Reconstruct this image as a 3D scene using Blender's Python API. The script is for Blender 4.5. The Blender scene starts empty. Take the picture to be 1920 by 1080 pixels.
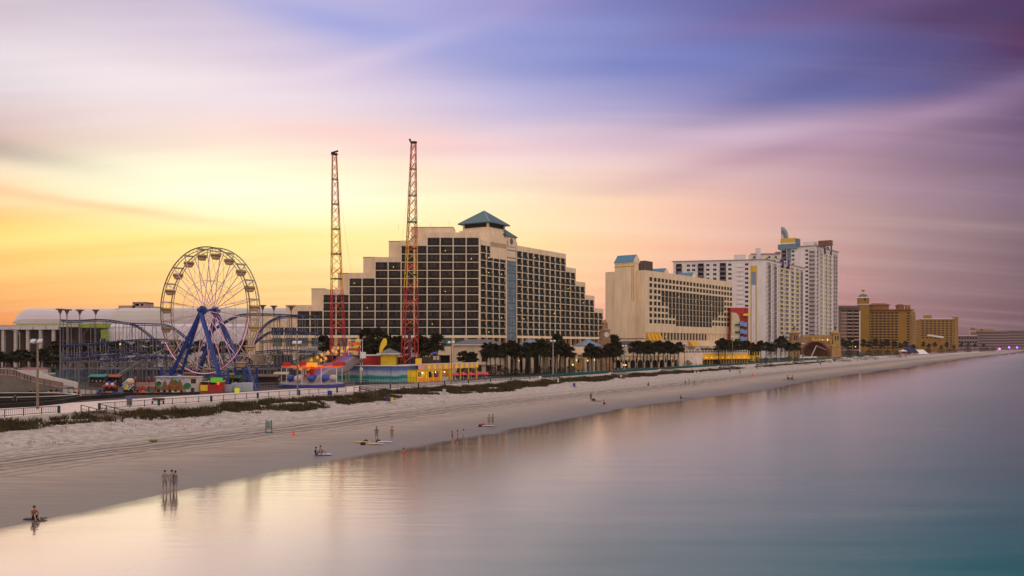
import bpy, bmesh, math, random
from mathutils import Vector, Matrix
random.seed(7)
SC = bpy.context.scene
R = math.radians
FOC, CX, HZ, CZ = 1706.67, 960.0, 648.0, 12.5

# ------------------------------------------------------------------ camera
cam = bpy.data.objects.new('camera', bpy.data.cameras.new('camera'))
SC.collection.objects.link(cam); SC.camera = cam
cam.location = (0, 0, CZ); cam.rotation_euler = (R(90), 0, 0)
cam.data.lens = 32.0; cam.data.sensor_width = 36.0; cam.data.shift_y = 0.05625
cam.data.clip_start = 0.5; cam.data.clip_end = 30000

def lin(c):
    return tuple((x/255/12.92 if x/255 <= .04045 else ((x/255+.055)/1.055)**2.4) for x in c)

# ------------------------------------------------------------------ sky
W = bpy.data.worlds.new('World'); SC.world = W; W.use_nodes = True
nt = W.node_tree; nt.nodes.clear()
def N(t, **k):
    n = nt.nodes.new(t)
    for a, b in k.items(): setattr(n, a, b)
    return n
def L(a, b): nt.links.new(a, b)
def M2(op, a, b=None, c=None):
    n = N('ShaderNodeMath', operation=op)
    for i, x in enumerate((a, b, c)):
        if x is None: continue
        if isinstance(x, (int, float)): n.inputs[i].default_value = x
        else: L(x, n.inputs[i])
    return n.outputs[0]
tc = N('ShaderNodeTexCoord'); sx = N('ShaderNodeSeparateXYZ'); L(tc.outputs['Generated'], sx.inputs[0])
X_, Y_, Z_ = sx.outputs
hyp = M2('SQRT', M2('ADD', M2('MULTIPLY', X_, X_), M2('MULTIPLY', Y_, Y_)))
az = M2('MULTIPLY', M2('ARCTAN2', X_, Y_), 180/math.pi)          # degrees right of the pier's view
tel = M2('DIVIDE', Z_, M2('MAXIMUM', hyp, .0001))                # tangent of elevation
# long clouds drawn out by the wind: warp the look-up a little
cz_ = M2('ADD', M2('MAXIMUM', Z_, 0.0), .16)
cmb = N('ShaderNodeCombineXYZ'); L(M2('DIVIDE', X_, cz_), cmb.inputs[0]); L(M2('DIVIDE', Y_, cz_), cmb.inputs[1])
mp = N('ShaderNodeMapping'); mp.inputs['Rotation'].default_value = (0, 0, R(20)); mp.inputs['Scale'].default_value = (.16, 1.05, 1)
L(cmb.outputs[0], mp.inputs[0])
def noise(vec, sc, det, rough=.5):
    n = N('ShaderNodeTexNoise'); n.inputs['Scale'].default_value = sc; n.inputs['Detail'].default_value = det
    n.inputs['Roughness'].default_value = rough; L(vec, n.inputs['Vector']); return n.outputs['Fac']
na = noise(mp.outputs[0], 1.3, 3); nb = noise(mp.outputs[0], 4.5, 3)
telw = M2('ADD', tel, M2('MULTIPLY', M2('SUBTRACT', na, .5), .06))
GX = [0, 240, 480, 720, 960, 1200, 1440, 1680, 1920]
GY = [0, 90, 180, 270, 360, 450, 540, 600, 648]
G = [
 [(205,193,205),(192,180,202),(198,186,210),(172,170,216),(160,150,200),(112,116,176),(104,98,154),(88,70,114),(78,40,72)],
 [(216,200,210),(228,214,220),(215,200,218),(192,184,220),(148,153,205),(110,126,192),(106,110,168),(90,84,134),(76,46,84)],
 [(216,208,212),(234,220,222),(234,216,222),(214,200,220),(172,172,214),(142,144,198),(118,124,182),(98,98,150),(78,66,116)],
 [(224,190,180),(240,215,205),(250,225,205),(245,207,200),(235,205,213),(216,188,196),(194,160,176),(156,126,144),(116,88,118)],
 [(255,204,132),(255,238,172),(255,253,214),(255,245,190),(255,232,190),(252,208,184),(212,172,172),(164,134,148),(122,102,122)],
 [(255,210,104),(255,224,132),(255,238,164),(255,238,160),(255,228,168),(254,204,168),(222,174,162),(170,142,143),(126,102,112)],
 [(255,182,98),(255,202,122),(255,216,148),(255,222,148),(255,214,160),(250,186,154),(218,158,150),(164,131,132),(114,90,102)],
 [(242,150,82),(250,166,90),(252,182,112),(250,190,130),(248,186,150),(236,155,145),(202,136,134),(154,112,118),(102,80,90)],
 [(232,142,80),(240,156,86),(244,172,104),(240,178,122),(236,170,140),(222,144,136),(186,124,124),(130,92,100),(84,60,72)]]
G = [[lin(c) for c in r] for r in G]
def grid(px, py):
    px = min(max(px, 0), 1919.9); py = min(max(py, 0), 647.9)
    i = int(px//240); a = px/240-i
    j = max(k for k in range(8) if GY[k] <= py); b = (py-GY[j])/(GY[j+1]-GY[j])
    return [ (G[j][i][k]*(1-a)+G[j][i+1][k]*a)*(1-b) + (G[j+1][i][k]*(1-a)+G[j+1][i+1][k]*a)*b for k in range(3)]
BACK = (1.0, .80, .66); ZEN = (.92, .84, .82); SKYK = 1.0  # unseen sky behind and overhead, set brighter to light the seaward walls
rowsT = [-.02, .03, .065, .11, .16, .21, .26, .31, .37]
def ramp(T):
    r = N('ShaderNodeValToRGB'); cr = r.color_ramp; cr.interpolation = 'LINEAR'
    st = []
    for k in range(11):
        a = -30+6*k
        px = CX+FOC*math.tan(R(a)); py = HZ-max(T, 0)*math.hypot(FOC, px-CX)
        st.append((a, grid(px, py)))
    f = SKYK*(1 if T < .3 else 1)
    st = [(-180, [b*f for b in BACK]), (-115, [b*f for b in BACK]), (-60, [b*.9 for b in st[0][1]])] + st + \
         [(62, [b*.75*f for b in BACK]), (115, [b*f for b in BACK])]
    st.sort(key=lambda s: s[0])
    cr.elements[0].position = 0; cr.elements[1].position = 1
    for k, (a, c) in enumerate(st[1:], 1): cr.elements.new(a/360+.5)
    cr.elements.remove(cr.elements[len(cr.elements)-1])
    for e, (a, c) in zip(list(cr.elements), st): e.color = (*c, 1)
    L(az_n, r.inputs[0]); return r.outputs[0]
azw = M2('ADD', az, M2('MULTIPLY', M2('SUBTRACT', nb, .5), 3.0))
az_n = M2('ADD', M2('DIVIDE', azw, 360.0), .5)
def mixc(f, a, b, mode='MIX'):
    n = N('ShaderNodeMix', data_type='RGBA', blend_type=mode)
    if isinstance(f, (int, float)): n.inputs[0].default_value = f
    else: L(f, n.inputs[0])
    for i, x in ((6, a), (7, b)):
        if isinstance(x, tuple): n.inputs[i].default_value = (*x[:3], 1)
        else: L(x, n.inputs[i])
    return n.outputs[2]
def mr(v, a, b, smooth=True):
    n = N('ShaderNodeMapRange'); n.interpolation_type = 'SMOOTHSTEP' if smooth else 'LINEAR'
    n.inputs['From Min'].default_value = a; n.inputs['From Max'].default_value = b; L(v, n.inputs['Value']); return n.outputs[0]
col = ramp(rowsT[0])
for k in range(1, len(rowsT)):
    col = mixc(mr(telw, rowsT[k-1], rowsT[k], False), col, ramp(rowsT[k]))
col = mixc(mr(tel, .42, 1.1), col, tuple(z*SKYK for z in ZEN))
def streak(px, py, slope, lu, wv, c, s):
    """one long cloud band: centre, slope and size measured on the sky"""
    global col
    a0 = math.degrees(math.atan((px-CX)/FOC)); t0 = (HZ-py)/math.hypot(FOC, px-CX)
    da = M2('SUBTRACT', az, a0); dt = M2('MULTIPLY', M2('SUBTRACT', telw2, t0), 57.3)
    dv = M2('SUBTRACT', dt, M2('MULTIPLY', da, slope))
    u = M2('DIVIDE', da, lu/FOC*57.3); v = M2('DIVIDE', dv, wv/FOC*57.3)
    g = M2('EXPONENT', M2('MULTIPLY', M2('ADD', M2('MULTIPLY', u, u), M2('MULTIPLY', v, v)), -1.0))
    col = mixc(M2('MULTIPLY', g, s), col, lin(c))
telw2 = M2('ADD', tel, M2('MULTIPLY', M2('SUBTRACT', na, .5), .012))
streak(-30, 272, -.12, 220, 20, (104, 72, 90), .85)
streak(-20, 255, -.06, 330, 34, (196, 158, 160), .45)
streak(120, 372, -.11, 260, 9, (246, 160, 96), .5)
streak(430, 345, -.02, 360, 56, (255, 254, 220), .9)
streak(300, 452, .06, 340, 26, (255, 234, 140), .6)
streak(420, 520, .0, 500, 40, (255, 214, 140), .5)
streak(760, 262, -.07, 260, 20, (252, 202, 196), .5)
streak(250, 140, -.05, 330, 42, (238, 226, 228), .55)
streak(640, 40, -.16, 230, 34, (152, 160, 218), .7)
streak(660, 118, .34, 210, 20, (228, 212, 228), .4)
streak(1020, 70, .02, 240, 50, (140, 150, 208), .55)
streak(1250, 110, .04, 200, 26, (118, 128, 188), .3)
streak(1640, 122, .24, 330, 36, (84, 82, 136), .45)
streak(1880, 160, .20, 260, 15, (80, 76, 128), .5)
streak(1900, 60, -.34, 260, 26, (92, 48, 78), .3)
streak(1560, 20, .05, 300, 26, (122, 92, 138), .5)
streak(1640, 238, .19, 420, 26, (168, 132, 160), .45)
streak(1300, 260, .03, 400, 20, (214, 184, 204), .4)
mp3 = N('ShaderNodeMapping'); mp3.inputs['Rotation'].default_value = (0, 0, R(17)); mp3.inputs['Scale'].default_value = (.10, 1.3, 1); L(cmb.outputs[0], mp3.inputs[0])
nc_ = noise(mp3.outputs[0], 2.2, 6, .6)
col = mixc(M2('MULTIPLY', mr(nc_, .48, .78), .13), col, lin((246, 206, 206)), 'SCREEN' if False else 'MIX')
col = mixc(M2('MULTIPLY', mr(nc_, .50, .24), .08), col, lin((120, 104, 150)), 'MULTIPLY')
st = mr(nb, .28, .74); col = mixc(.14, col, mixc(st, tuple([.0]*3), tuple([1.]*3)), 'SOFT_LIGHT')
# the clear-air part of the dusk sky
sky = N('ShaderNodeTexSky'); sky.sky_type = 'NISHITA'; sky.sun_disc = False
SUN_EL, SUN_AZ = 7.0, -19.0
sky.sun_elevation = R(SUN_EL); sky.sun_rotation = R(SUN_AZ)
bg1 = N('ShaderNodeBackground'); L(sky.outputs[0], bg1.inputs[0]); bg1.inputs[1].default_value = .0006
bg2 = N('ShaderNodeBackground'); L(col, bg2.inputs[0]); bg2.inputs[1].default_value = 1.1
ad = N('ShaderNodeAddShader'); L(bg1.outputs[0], ad.inputs[0]); L(bg2.outputs[0], ad.inputs[1])
wo = N('ShaderNodeOutputWorld'); L(ad.outputs[0], wo.inputs[0])
# ------------------------------------------------------------------ sun (behind thin cloud, low over the land)
sd = bpy.data.lights.new('sun', 'SUN'); sd.energy = .32; sd.angle = R(46); sd.color = (1, .74, .5)
sun = bpy.data.objects.new('sun', sd); SC.collection.objects.link(sun)
dv_ = Vector((math.sin(R(SUN_AZ))*math.cos(R(SUN_EL)), math.cos(R(SUN_AZ))*math.cos(R(SUN_EL)), math.sin(R(SUN_EL))))
sun.rotation_euler = dv_.to_track_quat('Z', 'Y').to_euler()
SC.view_settings.view_transform = 'Standard'; SC.view_settings.look = 'None'
SC.view_settings.gamma = 1; SC.view_settings.exposure = 0; SC.view_settings.use_curve_mapping = False

# ------------------------------------------------------------------ helpers
def PX(px, Y): return (px-CX)/FOC*Y
def PZ(py, Y): return CZ-(py-HZ)/FOC*Y
MATS = {}
def mat(name, c, rough=.7, var=.14, scale=.6, metal=0., spec=.4, bump=0., emit=0., stretch=(1, 1, 1), c2=None, alpha=None, obj=False):
    if name in MATS: return MATS[name]
    m = bpy.data.materials.new(name); m.use_nodes = True; t = m.node_tree
    b = t.nodes['Principled BSDF']
    b.inputs['Roughness'].default_value = rough; b.inputs['Metallic'].default_value = metal
    b.inputs['Specular IOR Level'].default_value = spec
    if len(c) == 3 and max(c) > 1.01: c = lin(c)
    if c2 is not None and max(c2) > 1.01: c2 = lin(c2)
    lo = tuple(max(0, x*(1-var)) for x in c) if c2 is None else c2
    hi = tuple(min(1, x*(1+var)) for x in c) if c2 is None else c
    g = t.nodes.new('ShaderNodeNewGeometry'); mp = t.nodes.new('ShaderNodeMapping')
    if obj:
        tc = t.nodes.new('ShaderNodeTexCoord'); t.links.new(tc.outputs['Object'], mp.inputs[0])
    else: t.links.new(g.outputs['Position'], mp.inputs[0])
    mp.inputs['Scale'].default_value = stretch
    n = t.nodes.new('ShaderNodeTexNoise'); n.inputs['Scale'].default_value = scale; n.inputs['Detail'].default_value = 6
    n.inputs['Roughness'].default_value = .62
    t.links.new(mp.outputs[0], n.inputs['Vector'])
    r = t.nodes.new('ShaderNodeValToRGB'); r.color_ramp.elements[0].position = .36; r.color_ramp.elements[1].position = .64
    r.color_ramp.elements[0].color = (*lo, 1); r.color_ramp.elements[1].color = (*hi, 1)
    t.links.new(n.outputs['Fac'], r.inputs[0]); t.links.new(r.outputs[0], b.inputs['Base Color'])
    if bump:
        bu = t.nodes.new('ShaderNodeBump'); bu.inputs['Strength'].default_value = bump; bu.inputs['Distance'].default_value = .05
        t.links.new(n.outputs['Fac'], bu.inputs['Height']); t.links.new(bu.outputs[0], b.inputs['Normal'])
    if emit:
        t.links.new(r.outputs[0], b.inputs['Emission Color']); b.inputs['Emission Strength'].default_value = emit
    if alpha is not None: b.inputs['Alpha'].default_value = alpha
    MATS[name] = m; return m

class MB:
    def __init__(s): s.v = []; s.f = []; s.mi = []; s.mats = []
    def _m(s, m):
        if m not in s.mats: s.mats.append(m)
        return s.mats.index(m)
    def add(s, vs, fs, m):
        k = len(s.v); i = s._m(m); s.v += [tuple(p) for p in vs]
        for f in fs: s.f.append([a+k for a in f]); s.mi.append(i)
    def hexa(s, p, m): s.add(p, [(0,3,2,1),(4,5,6,7),(0,1,5,4),(1,2,6,5),(2,3,7,6),(3,0,4,7)], m)
    def box(s, x0, x1, y0, y1, z0, z1, m, fr=None):
        p = [(x0,y0,z0),(x1,y0,z0),(x1,y1,z0),(x0,y1,z0),(x0,y0,z1),(x1,y0,z1),(x1,y1,z1),(x0,y1,z1)]
        if fr: p = [fr.P(*q) for q in p]
        s.hexa(p, m)
    def loft(s, rings, m, caps=True):
        n = len(rings[0]); vs = [p for r in rings for p in r]; fs = []
        for k in range(len(rings)-1):
            for i in range(n): fs.append((k*n+i, k*n+(i+1) % n, (k+1)*n+(i+1) % n, (k+1)*n+i))
        if caps: fs.append(tuple(range(n))[::-1]); fs.append(tuple((len(rings)-1)*n+i for i in range(n)))
        s.add(vs, fs, m)
    def tube(s, pts, r, m, seg=6, caps=True):
        pts = [Vector(p) for p in pts]; rings = []
        rr = r if isinstance(r, (list, tuple)) else [r]*len(pts)
        up = None
        for i, p in enumerate(pts):
            d = (pts[min(i+1, len(pts)-1)]-pts[max(i-1, 0)]).normalized()
            a = d.cross(Vector((0, 0, 1)) if abs(d.z) < .95 else Vector((1, 0, 0))).normalized()
            if up is not None and a.dot(up) < 0: a = -a
            up = a; b = d.cross(a)
            rings.append([p+(a*math.cos(2*math.pi*k/seg+.4)+b*math.sin(2*math.pi*k/seg+.4))*rr[i] for k in range(seg)])
        s.loft(rings, m, caps)
    def bar(s, a, b, w, m): s.tube([a, b], w*.62, m, 4)
    def cyl(s, x, y, z0, z1, r, m, seg=10, r2=None):
        s.tube([(x, y, z0), (x, y, z1)], [r, r if r2 is None else r2], m, seg)
    def cone(s, x, y, z0, z1, hw, m, fr=None, hy=None, ridge=0):
        hy = hy or hw
        b = [(x-hw,y-hy,z0),(x+hw,y-hy,z0),(x+hw,y+hy,z0),(x-hw,y+hy,z0)]
        t = [(x-ridge,y,z1),(x+ridge,y,z1),(x+ridge,y+.01,z1),(x-ridge,y+.01,z1)]
        p = b+t
        if fr: p = [fr.P(*q) for q in p]
        s.hexa(p, m)
    def prism(s, poly, f0, f1, m):
        """poly of (a,b); f0/f1 map (a,b) to the near and far point"""
        n = len(poly); vs = [f0(a, b) for a, b in poly]+[f1(a, b) for a, b in poly]
        fs = [tuple(range(n))[::-1], tuple(range(n, 2*n))]+[(i, (i+1) % n, (i+1) % n+n, i+n) for i in range(n)]
        s.add(vs, fs, m)
    def ball(s, x, y, z, r, m, seg=8, sz=1.):
        rings = []
        for k in range(1, 6):
            t = math.pi*k/6; rings.append([(x+r*math.sin(t)*math.cos(2*math.pi*i/seg), y+r*math.sin(t)*math.sin(2*math.pi*i/seg), z-sz*r*math.cos(t)) for i in range(seg)])
        s.loft(rings, m)
    def build(s, name, parent=None, smooth=False, loc=None):
        me = bpy.data.meshes.new(name)
        if parent is not None:
            o0 = Vector(parent['_o']) if '_o' in parent else Vector((0, 0, 0))
        elif loc is not None: o0 = Vector(loc)
        else:
            xs = [p[0] for p in s.v]; ys = [p[1] for p in s.v]; zs = [p[2] for p in s.v]
            o0 = Vector(((min(xs)+max(xs))/2, (min(ys)+max(ys))/2, min(zs)))
        me.from_pydata([(p[0]-o0.x, p[1]-o0.y, p[2]-o0.z) for p in s.v], [], s.f)
        for m in s.mats: me.materials.append(m)
        me.polygons.foreach_set('material_index', s.mi)
        if smooth: me.polygons.foreach_set('use_smooth', [True]*len(s.f))
        me.update()
        o = bpy.data.objects.new(name, me); SC.collection.objects.link(o)
        if parent is not None: o.parent = parent
        else: o.location = o0
        o['_o'] = tuple(o0)
        return o
class Fr:
    """a face of a building: u to the right as seen from outside, d inwards, z up"""
    def __init__(s, x, y, dx, dy):
        l = math.hypot(dx, dy); s.x, s.y, s.ux, s.uy = x, y, dx/l, dy/l; s.len = l; s.ang = math.atan2(dy, dx)
    def P(s, u, d, z): return (s.x+s.ux*u-s.uy*d, s.y+s.uy*u+s.ux*d, z)
    def upx(s, p): return ((p-CX)*s.y-s.x*FOC)/(s.ux*FOC-(p-CX)*s.uy)
    def zpy(s, py, u, d=0): return PZ(py, s.P(u, d, 0)[1])
def thing(name, label, cat, loc, group=None):
    o = bpy.data.objects.new(name, None); SC.collection.objects.link(o); o.empty_display_size = .5
    o.location = loc; o['_o'] = tuple(loc); o['label'] = label; o['category'] = cat
    if group: o['group'] = group
    return o
def tag(o, label, cat, group=None, kind=None):
    o['label'] = label; o['category'] = cat
    if group: o['group'] = group
    if kind: o['kind'] = kind
    return o
def struct(o): o['kind'] = 'structure'; return o
def dup(o, parent=None):
    c = o.copy(); SC.collection.objects.link(c); c.parent = parent
    for ch in list(o.children): dup(ch, c)
    return c
def place(proto, first, loc, rz=0, sc=1., label=None, group=None):
    o = proto if first else dup(proto)
    o.location = loc; o.rotation_euler = (0, 0, rz); o.scale = (sc, sc, sc)
    if label: o['label'] = label
    if group: o['group'] = group
    return o
ORD = ['first','second','third','fourth','fifth','sixth','seventh','eighth','ninth','tenth','eleventh','twelfth','thirteenth',
 'fourteenth','fifteenth','sixteenth','seventeenth','eighteenth','nineteenth','twentieth']
ORD += ['twenty-'+w for w in ORD[:9]]+['thirtieth']
def interp(T, y):
    if y <= T[0][0]: a, b = T[0], T[1]
    elif y >= T[-1][0]: a, b = T[-2], T[-1]
    else:
        for a, b in zip(T, T[1:]):
            if a[0] <= y <= b[0]: break
    return a[1]+(b[1]-a[1])*(y-a[0])/(b[0]-a[0])
BT = [(20,-117),(120,-67.5),(139.5,-58),(167,-44),(210,-21),(257,5),(299,28),(339,49),(392,80),(448,113),(518,153),(617,211),(767,299),(853,352),(1230,575),(2600,1400)]
ST = [(20,-53),(61.5,-35),(75.7,-29),(95,-20.5),(120.5,-7.8),(150,5.5),(196,33),(245,63),(318,103),(388,145),(520,225),(667,309),(1000,510),(1524,840),(2600,1480)]
B = lambda y: interp(BT, y)
S = lambda y: interp(ST, y)
Bs = lambda y: (B(y-8)+B(y)+B(y+8))/3
def hsh(x, y):
    from mathutils import noise as nz
    return nz.noise(Vector((x, y, .3)))
def Ss(y):
    w = 2+y*.05
    return (S(y-w)+S(y)+S(y+w))/3 + hsh(y*.03, 1.7)*min(y*.02, 4)
DK = 2.9
def ground(x, y):
    s_, b_ = Ss(y), Bs(y); t = (s_-x)/(s_-b_)
    if t < 0: return max(-3, 1.6*t)
    z = 1.25*min(t/.8, 1)**.85
    dune = 1.0 if y < 300 else max(.25, 1-(y-300)/200)
    e = max(0, (t-.70)/.2); e = min(e, 1); e = e*e*(3-2*e)
    z += .75*dune*e*(1+.5*hsh(x*.12, y*.12))
    z += (.10*hsh(x*.35, y*.35)+.05*hsh(x*1.1, y*1.1))*min(1, t*1.8)
    return z
# ================================================================== ground, beach, sea
def nodes(m): return m.node_tree.nodes, m.node_tree.links
def sand_material():
    m = bpy.data.materials.new('sand'); m.use_nodes = True; n, l = nodes(m); b = n['Principled BSDF']
    g = n.new('ShaderNodeNewGeometry'); uv = n.new('ShaderNodeUVMap')
    sp = n.new('ShaderNodeSeparateXYZ'); l.new(uv.outputs[0], sp.inputs[0])
    def noi(sc, det=6, vec=None, rg=.6):
        q = n.new('ShaderNodeTexNoise'); q.inputs['Scale'].default_value = sc; q.inputs['Detail'].default_value = det; q.inputs['Roughness'].default_value = rg
        l.new(vec or g.outputs['Position'], q.inputs['Vector']); return q.outputs['Fac']
    def mth(op, a, b_=None):
        q = n.new('ShaderNodeMath'); q.operation = op
        for i, x in enumerate((a, b_)):
            if x is None: continue
            if isinstance(x, (int, float)): q.inputs[i].default_value = x
            else: l.new(x, q.inputs[i])
        return q.outputs[0]
    def mrn(v, a, c):
        q = n.new('ShaderNodeMapRange'); q.interpolation_type = 'SMOOTHSTEP'; q.inputs[1].default_value = a; q.inputs[2].default_value = c; l.new(v, q.inputs[0]); return q.outputs[0]
    def mx(f, a, c):
        q = n.new('ShaderNodeMix'); q.data_type = 'RGBA'
        if isinstance(f, float): q.inputs[0].default_value = f
        else: l.new(f, q.inputs[0])
        for i, x in ((6, a), (7, c)):
            if isinstance(x, tuple): q.inputs[i].default_value = (*x, 1)
            else: l.new(x, q.inputs[i])
        return q.outputs[2]
    dist = sp.outputs[0]      # metres from the water line
    tt = sp.outputs[1]        # 0 at the water, 1 at the seawall
    n1 = noi(.25, 5); n2 = noi(.9, 9, rg=.75); n3 = noi(.06, 4)
    mp = n.new('ShaderNodeMapping'); mp.inputs['Rotation'].default_value = (0, 0, R(-58)); mp.inputs['Scale'].default_value = (.16, 1.6, 1)
    l.new(g.outputs['Position'], mp.inputs[0]); n4 = noi(1.0, 7, mp.outputs[0])
    dry = mx(mrn(n2, .3, .7), (.24, .185, .165), (.54, .455, .425))
    mid = mx(mrn(n4, .3, .7), (.27, .20, .165), (.40, .315, .27))
    wet = (.115, .09, .082)
    a = mrn(mth('ADD', tt, mth('MULTIPLY', mth('SUBTRACT', n1, .5), .35)), .34, .72)
    c = mx(a, mid, dry)
    dn = mth('ADD', dist, mth('MULTIPLY', mth('SUBTRACT', n3, .5), 9.))
    wf = mrn(dn, 19., 0.); c = mx(mth('MULTIPLY', wf, .92), c, wet)
    # vehicle tracks running along the beach
    wob = mth('MULTIPLY', mth('SUBTRACT', n3, .5), .05)
    br = mrn(noi(.5, 3, mp.outputs[0]), .30, .46)
    tr = None
    for t0, w, s_ in ((.455,.009,1.),(.495,.009,1.),(.40,.007,.9),(.43,.007,.8),(.52,.006,.6),(.545,.006,.6),(.60,.006,.5),(.36,.004,.6),(.63,.006,.4),(.33,.004,.5)):
        q = mth('SUBTRACT', mth('ADD', tt, wob), t0); q = mth('DIVIDE', q, w); q = mth('EXPONENT', mth('MULTIPLY', mth('MULTIPLY', q, q), -1.)); q = mth('MULTIPLY', q, s_)
        tr = q if tr is None else mth('MAXIMUM', tr, q)
    tr = mth('MULTIPLY', tr, br)
    c = mx(tr, c, (.10, .075, .065))
    fp = mrn(noi(.8, 9, mp.outputs[0], .8), .55, .66); c = mx(mth('MULTIPLY', mth('MULTIPLY', fp, .75), mrn(tt, .12, .3)), c, (.20, .165, .15))
    l.new(c, b.inputs['Base Color'])
    rg = n.new('ShaderNodeMapRange'); rg.inputs[3].default_value = .95; rg.inputs[4].default_value = .55; l.new(wf, rg.inputs[0]); l.new(rg.outputs[0], b.inputs['Roughness'])
    b.inputs['Specular IOR Level'].default_value = .5
    h = mth('ADD', mth('ADD', n2, mth('MULTIPLY', noi(7., 4), .3)), mth('MULTIPLY', tr, -1.2))
    hh = mth('MULTIPLY', h, mrn(dist, 3., 18.))
    bu = n.new('ShaderNodeBump'); bu.inputs['Strength'].default_value = .9; bu.inputs['Distance'].default_value = .16
    l.new(hh, bu.inputs['Height']); l.new(bu.outputs[0], b.inputs['Normal'])
    return m
SAND = sand_material()
ys = []; y = 18.
while y < 2600: ys.append(y); y += max(.55, y*.0085)
ts = [-.5, -.2, -.08, -.03]+[k/70 for k in range(71)]
V = []; UV = []; Fc = []
for y in ys:
    s_, b_ = Ss(y), Bs(y)
    for t in ts:
        x = s_+(b_+.15-s_)*t; V.append((x, y, ground(x, y))); UV.append(((s_-x)*.86, t))
nc = len(ts)
for j in range(len(ys)-1):
    for i in range(nc-1): a = j*nc+i; Fc.append((a, a+nc, a+nc+1, a+1))
me = bpy.data.meshes.new('beach'); me.from_pydata(V, [], Fc); me.materials.append(SAND)
ul = me.uv_layers.new(name='UVMap')
ul.data.foreach_set('uv', [c for lp in me.loops for c in UV[lp.vertex_index]])
me.polygons.foreach_set('use_smooth', [True]*len(Fc)); me.update()
o = bpy.data.objects.new('beach', me); SC.collection.objects.link(o); struct(o)

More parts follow.
